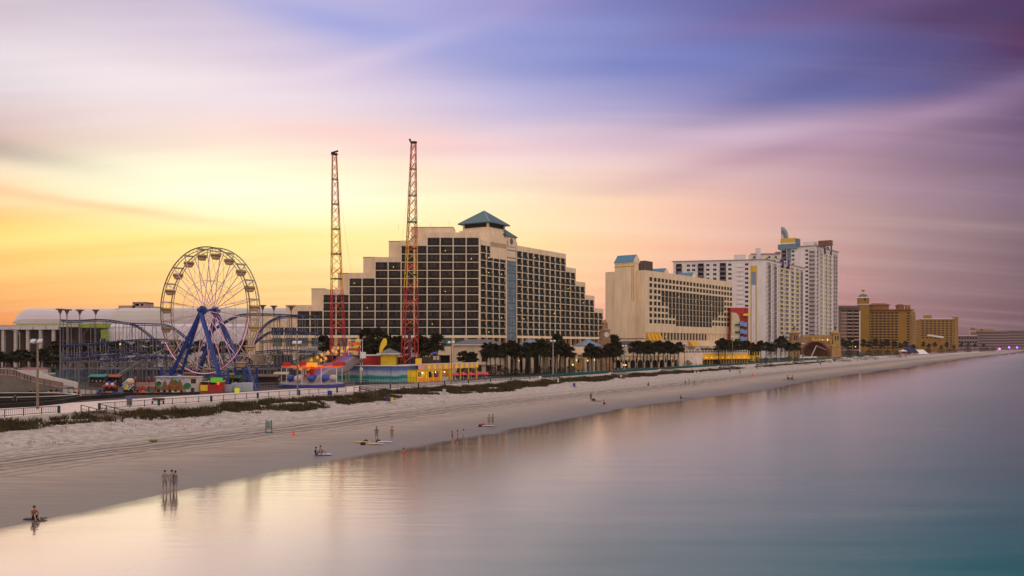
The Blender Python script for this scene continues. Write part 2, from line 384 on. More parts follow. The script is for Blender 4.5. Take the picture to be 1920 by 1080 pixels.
def water_material():
    m = bpy.data.materials.new('sea_water'); m.use_nodes = True; n, l = nodes(m); n.remove(n['Principled BSDF']); out = n['Material Output']
    uv = n.new('ShaderNodeUVMap'); sp = n.new('ShaderNodeSeparateXYZ'); l.new(uv.outputs[0], sp.inputs[0])
    g = n.new('ShaderNodeNewGeometry')
    r = n.new('ShaderNodeValToRGB'); e = r.color_ramp.elements
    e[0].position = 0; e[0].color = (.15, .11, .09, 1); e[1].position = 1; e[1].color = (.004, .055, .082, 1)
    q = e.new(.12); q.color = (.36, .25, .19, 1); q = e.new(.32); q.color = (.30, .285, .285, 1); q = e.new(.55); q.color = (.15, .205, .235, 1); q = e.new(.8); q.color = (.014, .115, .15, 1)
    mp = n.new('ShaderNodeMapping'); mp.inputs['Rotation'].default_value = (0, 0, R(-8)); mp.inputs['Scale'].default_value = (.35, 2.2, 1); l.new(g.outputs['Position'], mp.inputs[0])
    n1 = n.new('ShaderNodeTexNoise'); n1.inputs['Scale'].default_value = .09; n1.inputs['Detail'].default_value = 6; l.new(mp.outputs[0], n1.inputs[0])
    ad = n.new('ShaderNodeMath'); ad.operation = 'MULTIPLY_ADD'; l.new(n1.outputs[0], ad.inputs[0]); ad.inputs[1].default_value = .26
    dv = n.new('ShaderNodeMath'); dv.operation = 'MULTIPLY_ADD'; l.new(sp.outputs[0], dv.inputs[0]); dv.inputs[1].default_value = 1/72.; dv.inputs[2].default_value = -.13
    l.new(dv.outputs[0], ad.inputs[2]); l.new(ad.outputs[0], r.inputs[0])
    d = n.new('ShaderNodeBsdfDiffuse'); l.new(r.outputs[0], d.inputs[0])
    gl = n.new('ShaderNodeBsdfGlossy'); gl.inputs[0].default_value = (.95, .90, .89, 1)
    rr = n.new('ShaderNodeMapRange'); rr.inputs[1].default_value = -2.; rr.inputs[2].default_value = 30.; rr.inputs[3].default_value = .07; rr.inputs[4].default_value = .24
    l.new(sp.outputs[0], rr.inputs[0]); l.new(rr.outputs[0], gl.inputs['Roughness'])
    n2 = n.new('ShaderNodeTexNoise'); n2.inputs['Scale'].default_value = .5; n2.inputs['Detail'].default_value = 5; l.new(mp.outputs[0], n2.inputs[0])
    bu = n.new('ShaderNodeBump'); bu.inputs['Strength'].default_value = .16; bu.inputs['Distance'].default_value = .12; l.new(n2.outputs[0], bu.inputs['Height'])
    l.new(bu.outputs[0], gl.inputs['Normal'])
    fr = n.new('ShaderNodeLayerWeight'); fr.inputs[0].default_value = .5
    fm = n.new('ShaderNodeMapRange'); fm.inputs[1].default_value = .78; fm.inputs[2].default_value = .965; fm.inputs[3].default_value = .10; fm.inputs[4].default_value = .90
    l.new(fr.outputs['Facing'], fm.inputs[0])
    off = n.new('ShaderNodeMapRange'); off.inputs[1].default_value = 12.; off.inputs[2].default_value = 62.; off.inputs[3].default_value = 1.; off.inputs[4].default_value = .72; l.new(sp.outputs[0], off.inputs[0])
    fo = n.new('ShaderNodeMath'); fo.operation = 'MULTIPLY'; l.new(fm.outputs[0], fo.inputs[0]); l.new(off.outputs[0], fo.inputs[1])
    ns = n.new('ShaderNodeMapRange'); ns.interpolation_type = 'SMOOTHSTEP'; ns.inputs[1].default_value = 6.; ns.inputs[2].default_value = 42.; ns.inputs[3].default_value = .56; ns.inputs[4].default_value = .06; l.new(sp.outputs[0], ns.inputs[0])
    fx = n.new('ShaderNodeMath'); fx.operation = 'MAXIMUM'; l.new(fo.outputs[0], fx.inputs[0]); l.new(ns.outputs[0], fx.inputs[1]); fo = fx
    mx = n.new('ShaderNodeMixShader'); l.new(fo.outputs[0], mx.inputs[0]); l.new(d.outputs[0], mx.inputs[1]); l.new(gl.outputs[0], mx.inputs[2])
    # the last metres of wash are a clear film over the sand
    n3 = n.new('ShaderNodeTexNoise'); n3.inputs['Scale'].default_value = .12; n3.inputs['Detail'].default_value = 5; l.new(g.outputs['Position'], n3.inputs[0])
    ed = n.new('ShaderNodeMath'); ed.operation = 'MULTIPLY_ADD'; l.new(n3.outputs[0], ed.inputs[0]); ed.inputs[1].default_value = -5.; l.new(sp.outputs[0], ed.inputs[2])
    em = n.new('ShaderNodeMapRange'); em.interpolation_type = 'SMOOTHSTEP'; em.inputs[1].default_value = -3.8; em.inputs[2].default_value = .4; em.inputs[3].default_value = .0; em.inputs[4].default_value = 1.; l.new(ed.outputs[0], em.inputs[0])
    tr = n.new('ShaderNodeBsdfTransparent'); m2 = n.new('ShaderNodeMixShader'); l.new(em.outputs[0], m2.inputs[0]); l.new(tr.outputs[0], m2.inputs[1]); l.new(mx.outputs[0], m2.inputs[2])
    l.new(m2.outputs[0], out.inputs[0]); return m
V = []; UV = []; Fc = []
offs = [-3, 0, 3, 7, 12, 20, 35, 60, 100, 160, 260, 420, 700, 1400, 3000]
yw = [-60, -20]+[q for q in ys][::3]+[2610]
for y in yw:
    s_ = Ss(max(y, 18)) if y > 18 else Ss(18)-(18-y)*.45
    for f in offs: V.append((s_+f, y, .02)); UV.append((f*.86, y))
nc = len(offs)
for j in range(len(yw)-1):
    for i in range(nc-1): a = j*nc+i; Fc.append((a, a+1, a+nc+1, a+nc))
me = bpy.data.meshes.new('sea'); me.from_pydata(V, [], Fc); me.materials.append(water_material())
ul = me.uv_layers.new(name='UVMap'); ul.data.foreach_set('uv', [c for lp in me.loops for c in UV[lp.vertex_index]])
o = bpy.data.objects.new('sea', me); SC.collection.objects.link(o); struct(o)

# materials shared by many things
CONC = mat('pale_concrete', (.46, .40, .385), .85, .12, .5)
DECK = mat('pink_paving', (.60, .46, .43), .85, .14, 1.2)
ASPH = mat('asphalt', (.075, .068, .066), .9, .3, .3)
TURF = mat('lawn', (.045, .055, .02), .95, .35, .8)
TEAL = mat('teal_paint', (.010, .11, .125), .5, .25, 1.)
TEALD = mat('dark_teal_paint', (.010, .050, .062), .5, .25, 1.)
GRAY = mat('gray_steel', (.16, .15, .165), .5, .2, 1., metal=.3)
POLE = mat('weathered_pole', (.20, .15, .11), .8, .25, 1.)
WHITE = mat('white_paint', (.72, .68, .70), .6, .06, .4)
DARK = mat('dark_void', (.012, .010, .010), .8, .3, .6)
WOOD = mat('gray_brown_wood', (.10, .065, .05), .85, .35, 2.)
BLUE = mat('blue_steel', (.012, .04, .24), .4, .15, 1.)
REDP = mat('red_paint', (.42, .02, .025), .5, .2, .6)
YEL = mat('yellow_paint', (.80, .54, .02), .55, .12, .6)
LEAF = mat('palm_leaf', (.022, .021, .005), .7, .5, .9, spec=.2)
TRUNK = mat('palm_trunk', (.055, .040, .030), .95, .4, 2.)
BEIGE = mat('beige_stucco', (.72, .55, .40), .85, .11, .5, stretch=(1, 1, .22))
BEIGE2 = mat('beige_stucco_band', (.82, .66, .50), .85, .06, .2)
def glass(name, c, c2, rough=.3, sc=.9):
    return mat(name, c, rough, 0, sc, spec=.1, c2=c2, stretch=(1.2, 1.2, .18))
GL1 = glass('curtained_glass', (.085, .052, .048), (.012, .010, .012))
GL2 = glass('dark_teal_glass', (.010, .017, .020), (.002, .004, .005))
BALC = mat('balcony_glass', (.005, .016, .020), .5, .25, .5, spec=.2)
LAMPY = mat('warm_lamp', (1., .62, .08), .5, .05, 1., emit=1.6)
LAMPW = mat('white_lamp', (1., .8, .6), .5, .05, 1., emit=2.5)

# inland ground: one sheet to the horizon, sea side on the seawall line
V = []; Fc = []; yy = [-60, 0]+[q for q in ys][::4]+[2600]
for y in yy:
    b_ = Bs(max(y, 20)) if y > 20 else -117-(20-y)*.5
    bw_ = interp([(20,22),(200,23),(240,18),(320,8),(2600,8)], y)
    V += [(b_-.3, y, DK), (b_-bw_, y, DK), (b_-200, y, DK-.02), (-3200, y, DK-.02)]
for j in range(len(yy)-1):
    for i in range(1, 3): a = j*4+i; Fc.append((a, a+4, a+5, a+1))
me = bpy.data.meshes.new('ground'); me.from_pydata(V, [], Fc)
me.materials.append(mat('park_asphalt', (.038, .030, .028), .92, .4, .12)); struct_o = bpy.data.objects.new('ground', me); SC.collection.objects.link(struct_o); struct(struct_o)
Fc = [(j*4, (j+1)*4, (j+1)*4+1, j*4+1) for j in range(len(yy)-1)]
me = bpy.data.meshes.new('boardwalk'); me.from_pydata(V, [], Fc); me.materials.append(DECK)
o = bpy.data.objects.new('boardwalk', me); SC.collection.objects.link(o); struct(o)
# lawns inland of the boardwalk
def strip(name, y0, y1, a, b, z, m, n=30):
    mb = MB()
    for k in range(n):
        p = y0+(y1-y0)*k/n; q = y0+(y1-y0)*(k+1)/n
        mb.add([(Bs(p)-a, p, z), (Bs(q)-a, q, z), (Bs(q)-b, q, z), (Bs(p)-b, p, z)], [(0, 1, 2, 3)], m)
    return struct(mb.build(name))
strip('lawn', 300, 640, 9, 34, DK+.012, TURF)
# seawall (kerb of the boardwalk down to the sand)
mb = MB(); q = [y for y in yy if y >= 20 and y <= 900]+[900]
for p, r_ in zip(q, q[1:]):
    a0, a1 = Bs(p), Bs(r_)
    mb.hexa([(a0-.3,p,.0),(a0+.1,p,.0),(a1+.1,r_,.0),(a1-.3,r_,.0),(a0-.3,p,DK+.12),(a0+.1,p,DK+.12),(a1+.1,r_,DK+.12),(a1-.3,r_,DK+.12)], mat('seawall_concrete', (.60,.53,.50), .85, .12, .3))
tag(mb.build('seawall'), 'long pale concrete seawall between the sand and the boardwalk', 'seawall')

# teal railings, one run between each pair of beach ramps
runs = [(60,128),(134,186),(190,262),(264,308),(312,352),(356,415),(420,470),(475,540),(545,640),(645,760),(765,860)]
wh = ['leftmost run, before the kart track', 'run in front of the big wheel', 'run in front of the blue mural and yellow snack bar',
 'run beside the pink umbrellas', 'run in front of the round roofed pavilions', 'run in front of the clock tower', 'run in front of the arcade with arches', 'run in front of the yellow arcade canopy',
 'run left of the arched bandshell', 'run in front of the arched bandshell', 'farthest run toward the yellow hotel']
for (y0, y1), w in zip(runs, wh):
    root = thing('railing', 'teal metal boardwalk railing, '+w, 'railing', (Bs(y0), y0, DK+.12), 'teal railings along the boardwalk')
    zt = DK+1.12; rails = MB(); pk = MB(); n = max(2, int((y1-y0)/ (2.4 if y0 < 300 else 3.5)))
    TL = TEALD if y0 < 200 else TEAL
    rl = .04 if y0 < 200 else .06
    P_ = [(Bs(y0+(y1-y0)*k/n)-.1, y0+(y1-y0)*k/n) for k in range(n+1)]
    for a, b in zip(P_, P_[1:]):
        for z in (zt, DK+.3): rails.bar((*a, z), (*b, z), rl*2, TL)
        m_ = 10
        for k in range(1, m_):
            x = a[0]+(b[0]-a[0])*k/m_; y = a[1]+(b[1]-a[1])*k/m_
            w_ = .014 if y0 < 180 else (.04 if y0 < 260 else .11)
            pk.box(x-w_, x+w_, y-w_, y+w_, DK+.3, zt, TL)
    rails.build('rail', root); k_ = pk.build('picket_infill', root)
    k_['kind'] = 'stuff' if n*9 > 100 else ''
    if not k_['kind']: del k_['kind']
    for i, a in enumerate(P_[::(1 if n <= 36 else 2)]):
        p = MB(); w_ = .05 if i % 4 else (.14 if y0 < 260 else .08)
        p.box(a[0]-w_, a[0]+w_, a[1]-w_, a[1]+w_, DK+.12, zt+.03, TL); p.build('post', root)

# wooden ramps and stairs from the boardwalk down to the sand
def ramp_(y, ln, wid, label, dark=False, dy=-.1):
    x = Bs(y)+.12; g1 = ground(x+ln, y)
    root = thing('beach_ramp', label, 'ramp', (x, y, g1), 'wooden ramps down to the sand')
    m = WOOD; top = DK+.05
    fr = Fr(x, y, .9, -.45)
    P = lambda u, d, z: fr.P(u, d, z)
    mb = MB(); gz = ground(*P(ln, wid/2, 0)[:2])+.03
    mb.hexa([P(0,0,top-.2),P(ln,0,gz-.2),P(ln,wid,gz-.2),P(0,wid,top-.2),P(0,0,top),P(ln,0,gz),P(ln,wid,gz),P(0,wid,top)], m); mb.build('deck', root)
    for d in (0, wid):
        rb = MB()
        rb.bar(P(0,d,top+1.), P(ln,d,gz+1.), .11, m); rb.bar(P(0,d,top+.5), P(ln,d,gz+.5), .08, m)
        for k in range(5):
            u = ln*k/4; z = top+(gz-top)*k/4; rb.bar(P(u,d,z-.1), P(u,d,z+1.), .11, m)
        rb.build('handrail', root)
    sb = MB()
    for k in range(4):
        u = ln*k/4
        for d in (.1, wid-.1): sb.bar(P(u,d,min(gz, 1)-.5), P(u,d,top+(gz-top)*k/4-.1), .14, m)
    sb.build('strut', root)
ramp_(131, 6.5, 3.0, 'brown wooden ramp through the dune grass at the left edge, below the kart track')
ramp_(188, 6., 2.2, 'long low wooden ramp beside the dune grass right of the big wheel')
ramp_(263, 6, 2.2, 'wooden beach stair right below the yellow snack bar')
ramp_(310, 6.5, 2.2, 'wooden beach stair just left of the tall pole by the palms')
ramp_(354, 7, 2.4, 'wooden beach stair just left of the clock tower')
ramp_(417, 9, 2.8, 'wooden beach stair below the palms right of the clock tower')
ramp_(472, 9, 2.8, 'wooden beach stair below the yellow arcade canopy')
ramp_(542, 9, 3, 'wooden beach stair below the red and blue stair tower')
ramp_(600, 9, 3, 'wooden beach stair left of the wide dark ramp')
ramp_(642, 12, 12, 'widest dark wooden ramp, in front of the arched bandshell')
ramp_(715, 10, 3.5, 'wooden beach stair in front of the bandshell right tower')
ramp_(762, 10, 3.5, 'wooden beach stair just right of the bandshell')
ramp_(862, 11, 4, 'farthest wooden beach ramp, before the yellow hotel')

# dune grass
GR = mat('dune_grass_blade', (.090, .056, .020), .9, .5, .35, c2=(.026, .014, .006))
GRG = mat('dune_grass_green', (.05, .06, .012), .9, .3, .5)
mb = MB(); rnd = random.Random(3); cnt = 0
def tuft(x, y, h, nb, m, w=.05, sp=.5):
    z = ground(x, y)-.05
    for _ in range(nb):
        a = rnd.uniform(0, 6.28); r_ = rnd.uniform(0, sp); bx, by = x+r_*math.cos(a), y+r_*math.sin(a)
        a2 = rnd.uniform(0, 6.28); hh = h*rnd.uniform(.5, 1.15); ln = hh*rnd.uniform(.1, .6)
        dx, dy = math.cos(a2)*ln, math.sin(a2)*ln; px_, py_ = -math.sin(a2)*w, math.cos(a2)*w
        if y > 60 and abs(px_) < w*.5: px_ = w*.7
        mb.add([(bx-px_, by-py_, z), (bx+px_, by+py_, z), (bx+dx*.4, by+dy*.4, z+hh*.65), (bx+dx, by+dy, z+hh)], [(0, 1, 2), (0, 2, 3)], m)
y = 60
while y < 620:
    dep = 1 + .55*hsh(y*.03, 5.)+.3*hsh(y*.08, 9.)
    W0 = interp([(60,8),(140,9.5),(170,14),(240,12.5),(300,9.5),(400,7.5),(620,4.5)], y)*max(.12, dep)
    if y > 400: W0 *= max(0, hsh(y*.03, 2.)+.35)*1.6
    if 127 < y < 131: W0 *= .5
    n = int(W0*(3.0 if y < 200 else 2.3)*max(.6, y/250))
    for _ in range(n):
        o_ = rnd.uniform(0, 1)**.9*W0+.3; x = Bs(y)+o_; yv = y+rnd.uniform(-.4, .4)
        hc = hsh(x*.2, yv*.2)+.5*hsh(x*.6, yv*.6)
        if hc < -.15 and o_ > W0*.22: continue
        tuft(x, yv, (.88 if y < 260 else .7)*(1.1-.4*o_/max(W0, 1))*(.75+max(0, hc+.16)*.9), 9, GR if rnd.random() < .85 else GRG, w=.035+y*.00022, sp=.55)
    y += .5 if y < 250 else .8
for _ in range(420):    # sparse plants on the open upper sand
    y = rnd.uniform(62, 210); t = rnd.uniform(.62, .88); x = Ss(y)+(Bs(y)-Ss(y))*t
    if hsh(x*.12+3, y*.12) > .08: tuft(x, y, .32, 7, GRG if rnd.random() < .4 else GR, w=.03, sp=.8)
tag(mb.build('dune_grass'), 'brown dune grass along the foot of the seawall', 'dune grass', kind='stuff')
print('grass faces', len(mb.f))
# ================================================================== hotels
def win_mesh(name, w, h, dep, g, frame, balc=None, mull=1, bh=1.0, curt=None):
    """one window bay, origin at its lower left corner on the wall face, y inwards"""
    m = MB(); f = .09
    m.box(f, w-f, dep, dep+.06, f, h-f, g)
    for a, b in ((0, f), (w-f, w)): m.box(a, b, dep-.06, dep+.08, 0, h, frame)
    m.box(f, w-f, dep-.06, dep+.08, 0, f, frame); m.box(f, w-f, dep-.06, dep+.08, h-f, h, frame)
    for k in range(1, mull+1):
        x = w*k/(mull+1); m.box(x-.04, x+.04, dep-.05, dep+.02, f, h-f, frame)
    if balc:
        m.box(.02, w-.02, .03, .07, 0, bh, balc); m.box(.02, w-.02, .0, .1, bh, bh+.07, frame)
    me = bpy.data.meshes.new(name); me.from_pydata(m.v, [], m.f)
    for q in m.mats: me.materials.append(q)
    me.polygons.foreach_set('material_index', m.mi); me.update(); me['_'] = 1
    return me, m
class Windows:
    """collects window positions of one building; the nearest become parts of their own, the rest one part"""
    def __init__(s, root, cap=98, name='window'): s.root = root; s.c = []; s.cap = cap; s.name = name
    def add(s, wm, fr, u, d, z): s.c.append((wm, fr, u, d, z))
    def finish(s):
        o0 = Vector(s.root['_o'])
        s.c.sort(key=lambda c: Vector(c[1].P(c[2], c[3], c[4])).length)
        for wm, fr, u, d, z in s.c[:s.cap]:
            o = bpy.data.objects.new(s.name, wm[0]); SC.collection.objects.link(o); o.parent = s.root
            o.location = Vector(fr.P(u, d, z))-o0; o.rotation_euler = (0, 0, fr.ang)
        if len(s.c) > s.cap:
            m = MB()
            for wm, fr, u, d, z in s.c[s.cap:]:
                k = len(m.v); m.v += [fr.P(p[0]+u, p[1]+d, p[2]+z) for p in wm[1].v]
                for f, i in zip(wm[1].f, wm[1].mi): m.f.append([a+k for a in f]); m.mi.append(m._m(wm[1].mats[i]))
            m.build(s.name, s.root)['kind'] = 'stuff'
def lamps(root, pts, r=.22, m=None, name='lamp'):
    for p in pts:
        q = MB(); q.ball(*p, r, m or LAMPY, 6); q.build(name, root)

# ---- the stepped hotel --------------------------------------------------------
FH = Fr(PX(508, 335), 335, 1, 0); BW = 24.4/FOC*335; fl = 3.003; Z0 = 16.2
h1 = thing('stepped_hotel', 'large beige hotel stepping up to a teal pyramid roof, behind the two lattice masts', 'hotel', (FH.x+40, 350, DK))
wall = MB(); win = Windows(h1)
TMET = mat('teal_roof_metal', (.028, .085, .105), .45, .15, .7, spec=.5)
WF = win_mesh('window', BW-.3, fl-.22, .55, GL1, mat('bronze_frame', (.05, .04, .04), .5), BALC, 2)
fcount = [1, 3, 5, 7, 9, 11, 12, 12]; parap = [604, 572, 542.6, 511.5, 482, 451, 435.7, 435.7]
for k in range(8):
    u0, u1 = 2*k*BW, (2*k+2)*BW; n = fcount[k]; zt = PZ(parap[k], 335)
    wall.box(u0, u1, .75, 17, DK, zt-.3, BEIGE, FH)
    wall.box(u0-(.3 if k < 7 else 0), u1, 0, .74, Z0+n*fl, zt, BEIGE, FH)          # parapet
    wall.box(u0-(.3 if k < 7 else 0), u0-.001, .75, 16.9, Z0+(n-1)*fl, zt, BEIGE, FH) if k < 7 else None
    for i in range(n+1):
        wall.box(u0, u1, .02, .745, Z0+i*fl-.11, Z0+i*fl+.11, BEIGE2, FH) if i < n else None
    for j in range(2):
        for i in range(n): win.add(WF, FH, u0+j*BW+.15, .04, Z0+i*fl+.11)
    for j in range(3 if k == 7 else 2):
        wall.box(u0+j*BW-.15, u0+j*BW+.15, -.05, .742, Z0, Z0+n*fl-.002, BEIGE2, FH)
# set-back lift blocks beside each step
for a, b, t in ((580,605,542),(629.5,655,513),(677,704,483),(725,751,453),(767,846,426.7),(532,556,573.3),(460,508,589)):
    wall.box((a-508)/FOC*338, (b-508)/FOC*338, 3, 14, DK if a < 520 else PZ(t, 338)-9.5, PZ(t, 338), BEIGE, FH)
    wall.box((a-508)/FOC*338-.1, (b-508)/FOC*338+.1, 2.9, 14.1, PZ(t, 338), PZ(t, 338)+.25, mat('roof_coping', (.30, .22, .19), .8), FH)
# ground storeys of the left wing
OR = mat('tan_column', (.50, .32, .16), .8, .1, .4)
wall.box(0, 16*BW, -.3, .74, Z0-.8, Z0-.19, BEIGE2, FH)
for j in range(17): wall.box(j*BW-.55, j*BW+.55, -.35, .74, Z0-4.2, Z0-.8, OR, FH)
WT = win_mesh('window', BW-1.1, 3.1, .4, mat('aqua_glass', (.10, .22, .22), .3, 0, .5, c2=(.02,.03,.035), stretch=(1.2,1.2,.2)), mat('aqua_frame', (.12, .28, .28), .5), None, 3)
for j in range(16): win.add(WT, FH, j*BW+.55, .3, Z0-4.0)
wall.box(-8, 16*BW, -3, .73, 9, 12.1, BEIGE, FH)
for j in range(0, 16, 2):
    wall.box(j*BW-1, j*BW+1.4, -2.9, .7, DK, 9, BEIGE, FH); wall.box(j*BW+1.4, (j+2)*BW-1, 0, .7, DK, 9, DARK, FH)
# right wing
FR_ = Fr(PX(900, 362), 362, 58, 91); bw = 4.75; z1 = 16.6
groups = [(0, 4, 12), (None,)*3]
gu = [(0, 19.0, 4, 12, 54.6), (27.2, 69.95, 9, 12, 54.9)]
u = 69.95
for n in (10, 8, 6, 4): gu.append((u, u+9.5, 2, n, z1+n*fl+2.2)); u += 9.5
WR = win_mesh('window', bw-.5, fl-.24, .6, GL2, mat('dark_frame', (.012, .018, .02), .6), BALC, 1)
for (a, b, nb, n, zt) in gu:
    w_ = (b-a)/nb
    wall.box(a, b, 1.3, 18, DK, zt-.3, BEIGE, FR_)
    wall.box(a, b+(.3 if b > 60 else 0), 0, 1.29, z1+n*fl, zt, BEIGE, FR_)
    if a > 60: wall.box(b, b+.3, 1.3, 17.9, DK, zt-.001, BEIGE, FR_)
    for i in range(n): wall.box(a, b, .02, 1.28, z1+i*fl-.12, z1+i*fl+.12, BEIGE2, FR_)
    for j in range(nb):
        for i in range(n): win.add(WR, FR_, a+j*w_+.25, .04, z1+i*fl+.12)
    for j in range(nb+1): wall.box(a+j*w_-.15, a+j*w_+.15, -.05, 1.27, z1, z1+n*fl-.002, BEIGE2, FR_)
    # ground storey columns
    wall.box(a, b, -.2, 1.28, z1-.9, z1-.18, BEIGE2, FR_)
    for j in range(nb+1): wall.box(a+j*w_-.5, a+j*w_+.5, -.2, 1.2, z1-4.3, z1-.9, OR, FR_)
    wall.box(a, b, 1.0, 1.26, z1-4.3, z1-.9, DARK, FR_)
wall.box(-6, 0, 2, 17, DK, 54, BEIGE, FR_)
wall.box(19, 19.5, -.2, 6, z1-1, 56.2, BEIGE, FR_); wall.box(26.9, 27.4, -.2, 6, z1-1, 56.2, BEIGE, FR_)
wall.box(19.5, 26.9, 0, 6, 53.6, 56.2, BEIGE, FR_)
# terraces in front of the right wing
wall.box(27, 112, -5, 1.2, DK, 12.6, BEIGE, FR_); wall.box(27, 112, -9, -5, DK, 9.6, BEIGE, FR_)
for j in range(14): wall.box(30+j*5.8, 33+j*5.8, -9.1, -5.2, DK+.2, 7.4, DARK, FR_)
wall.build('wall', h1)
win.finish()
sh = MB(); SHG = mat('shaft_glass', (.22, .30, .40), .22, 0, .35, spec=.6, c2=(.10, .15, .22)); SHF = mat('shaft_frame', (.06, .14, .20), .5)
sh.box(19.5, 26.9, .2, 1.2, z1-2, 53.6, SHG, FR_)
for k in range(7): sh.box(19.5+k*1.23-.06, 19.5+k*1.23+.06, .05, .3, z1-2, 53.6, SHF, FR_)
for k in range(25): sh.box(19.5, 26.9, .08 if k % 2 else -.02, .28, z1-2+k*1.565, z1-2+k*1.565+(.10 if k % 2 else .45), SHF, FR_)
sh.build('glass_shaft', h1)
cr = MB(); cu, cd = 17, 9.6
cr.box(cu-9.6, cu+9.6, cd-9.6, cd+9.6, 48, 56.6, BEIGE, FR_); cr.box(cu-8.5, cu+8.5, cd-8.5, cd+8.5, 56.6, 58.4, BEIGE, FR_)
cr.box(cu-7.4, cu+7.4, cd-7.4, cd+7.4, 58.4, 60.2, BEIGE, FR_); cr.box(cu-6.4, cu+6.4, cd-6.4, cd+6.4, 60.2, 61.2, BEIGE, FR_)
cr.box(cu-6.1, cu+6.1, cd-6.1, cd+6.1, 61.2, 62.9, DARK, FR_)
for a in (-1, 1):
    for b in (-1, 1): cr.box(cu+a*6.0-.4, cu+a*6.0+.4, cd+b*6.0-.4, cd+b*6.0+.4, 61.2, 62.9, BEIGE, FR_)
cr.build('crown', h1)
def pyramid(root, fr, u, d, s, z0, z1, m, ridge_m=None, sy=None):
    sy = sy or s; r = MB(); r.cone(u, d, z0, z1, s, m, fr, sy); r.box(u-s, u+s, d-sy, d+sy, z0-.3, z0-.002, m, fr)
    for a, b in ((-1, -1), (1, -1), (-1, 1), (1, 1)):
        r.bar(fr.P(u+a*s, d+b*sy, z0+.05), fr.P(u, d, z1+.05), .22 if s > 5 else .13, ridge_m or m)
    return r.build('roof', root)
pyramid(h1, FR_, cu, cd, 7.9, 63.1, 69.0, TMET, mat('ridge_cap', (.30, .36, .42), .5))
t2 = MB(); t2.box(19.6, 27.2, .15, 9, 56.2, 57.9, BEIGE, FR_); t2.box(20.4, 26.4, -.05, 8, 54, 58.0, BEIGE, FR_); t2.build('gable_block', h1)
pyramid(h1, FR_, 23.2, 3.6, 4.1, 58.2, 61.6, TMET, mat('ridge_cap', (.3, .36, .42)))
rw = MB(); c = FR_.P(23.2, -.12, 56.2)
rw.prism([(1.15*math.cos(t*.5236), 1.3*math.sin(t*.5236)) for t in range(12)], lambda a, b: FR_.P(23.2+a, -.14, 56.1+b), lambda a, b: FR_.P(23.2+a, -.06, 56.1+b), TMET); rw.build('round_window', h1)
rnd = random.Random(11)
pts = [FH.P(BW*(a+.4), .15, Z0+fl*b+1.2) for a, b in ((10, 10),(15, 9),(13, 5),(13,10),(12,1),(6,6),(7,3),(9,8))]
pts += [FR_.P(a, .5, z1+fl*b+1.4) for a, b in ((7,10),(7,8),(16.5,8),(16.5,2),(7,0),(28.5,8),(28.5,2),(34,2),(43,11),(52,4),(60,3),(66,7),(73,7),(88,5),(80,3))]
lamps(h1, pts, .17)
an = MB(); 
for u_, hh in ((65, 3.2), (58, 2.4), (46, 2.)): an.bar(FH.P(u_, 8, PZ(427, 338)), FH.P(u_, 8, PZ(427, 338)+hh), .07, GRAY)
an.build('antenna', h1)

# ---- low wing with the grey roof in front, round roofed pavilions ---------------
def hip_house(label, name, x, y, ang, w, d, zb, zt, rh, wm, rm, ov=.8, cat='building', openings=True, group=None, ridge=None):
    fr = Fr(x, y, math.cos(ang), math.sin(ang)); root = thing(name, label, cat, fr.P(w/2, d/2, zb), group)
    m = MB(); m.box(0, w, 0, d, zb, zt, wm, fr); m.build('wall', root)
    r = MB(); rd = ridge if ridge is not None else max(0, w/2-d/2)
    r.cone(w/2, d/2, zt+.3, zt+rh, w/2+ov, rm, fr, d/2+ov, rd); r.box(-ov, w+ov, -ov, d+ov, zt+.002, zt+.298, WHITE, fr); r.build('roof', root)
    if openings:
        k = max(1, int(w/3.2))
        for i in range(k):
            u = w*(i+.5)/k; q = MB(); q.box(u-.75, u+.75, -.06, .1, zb+(1.0 if zt-zb > 4 else .8), min(zt-.5, zb+3.), GL1, fr); q.box(u-.85, u+.85, -.09, -.061, zb+.85, zb+1.0, WHITE, fr)
            q.build('window', root)
    return root, fr
RG = mat('gray_shingle', (.13, .11, .125), .8, .2, 1.5); RB = mat('slate_blue_roof', (.13, .18, .26), .55, .12, .6)
root, fr = hip_house('low beige wing with a long grey hipped roof behind the snack bar', 'podium_wing', PX(852, 300), 300, R(6), 16.5, 9, DK, 12.6, 2.0, BEIGE, RG)
q = MB(); q.box(5.5, 7.3, -.12, .1, 8, 9.4, DARK, fr); q.box(9, 11, -.12, .1, 7.2, 9.7, GL1, fr); q.box(0, 16, -.5, -.05, 6.2, 6.5, BEIGE2, fr); q.build('upper_window', root)
for px, D_, s_, lab in ((993.5, 318, 3.9, 'square pavilion with a slate blue pyramid roof behind the left palm cluster'), (1102, 338, 3.9, 'square pavilion with a slate blue pyramid roof just left of the clock tower')):
    x = PX(px, D_); root = thing('pavilion', lab, 'pavilion', (x, D_, DK), 'pavilions with blue pyramid roofs'); fr = Fr(x, D_, 1, .25)
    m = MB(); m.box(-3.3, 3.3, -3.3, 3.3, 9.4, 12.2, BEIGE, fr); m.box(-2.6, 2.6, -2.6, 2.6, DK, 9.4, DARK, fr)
    for a in (-1, 0, 1):
        for b in (-1, 1): m.box(a*2.9-.45, a*2.9+.45, b*2.9-.45, b*2.9+.45, DK, 9.4, BEIGE, fr)
    m.build('wall', root); pyramid(root, fr, 0, 0, 4.3, 12.5, 14.9, RB)
root, fr = hip_house('beige garden house with a small white gable seen between the mast legs', 'garden_house', PX(761, 268), 268, 0, 4, 4, DK, 8.2, 2.2, BEIGE, RB, .5)

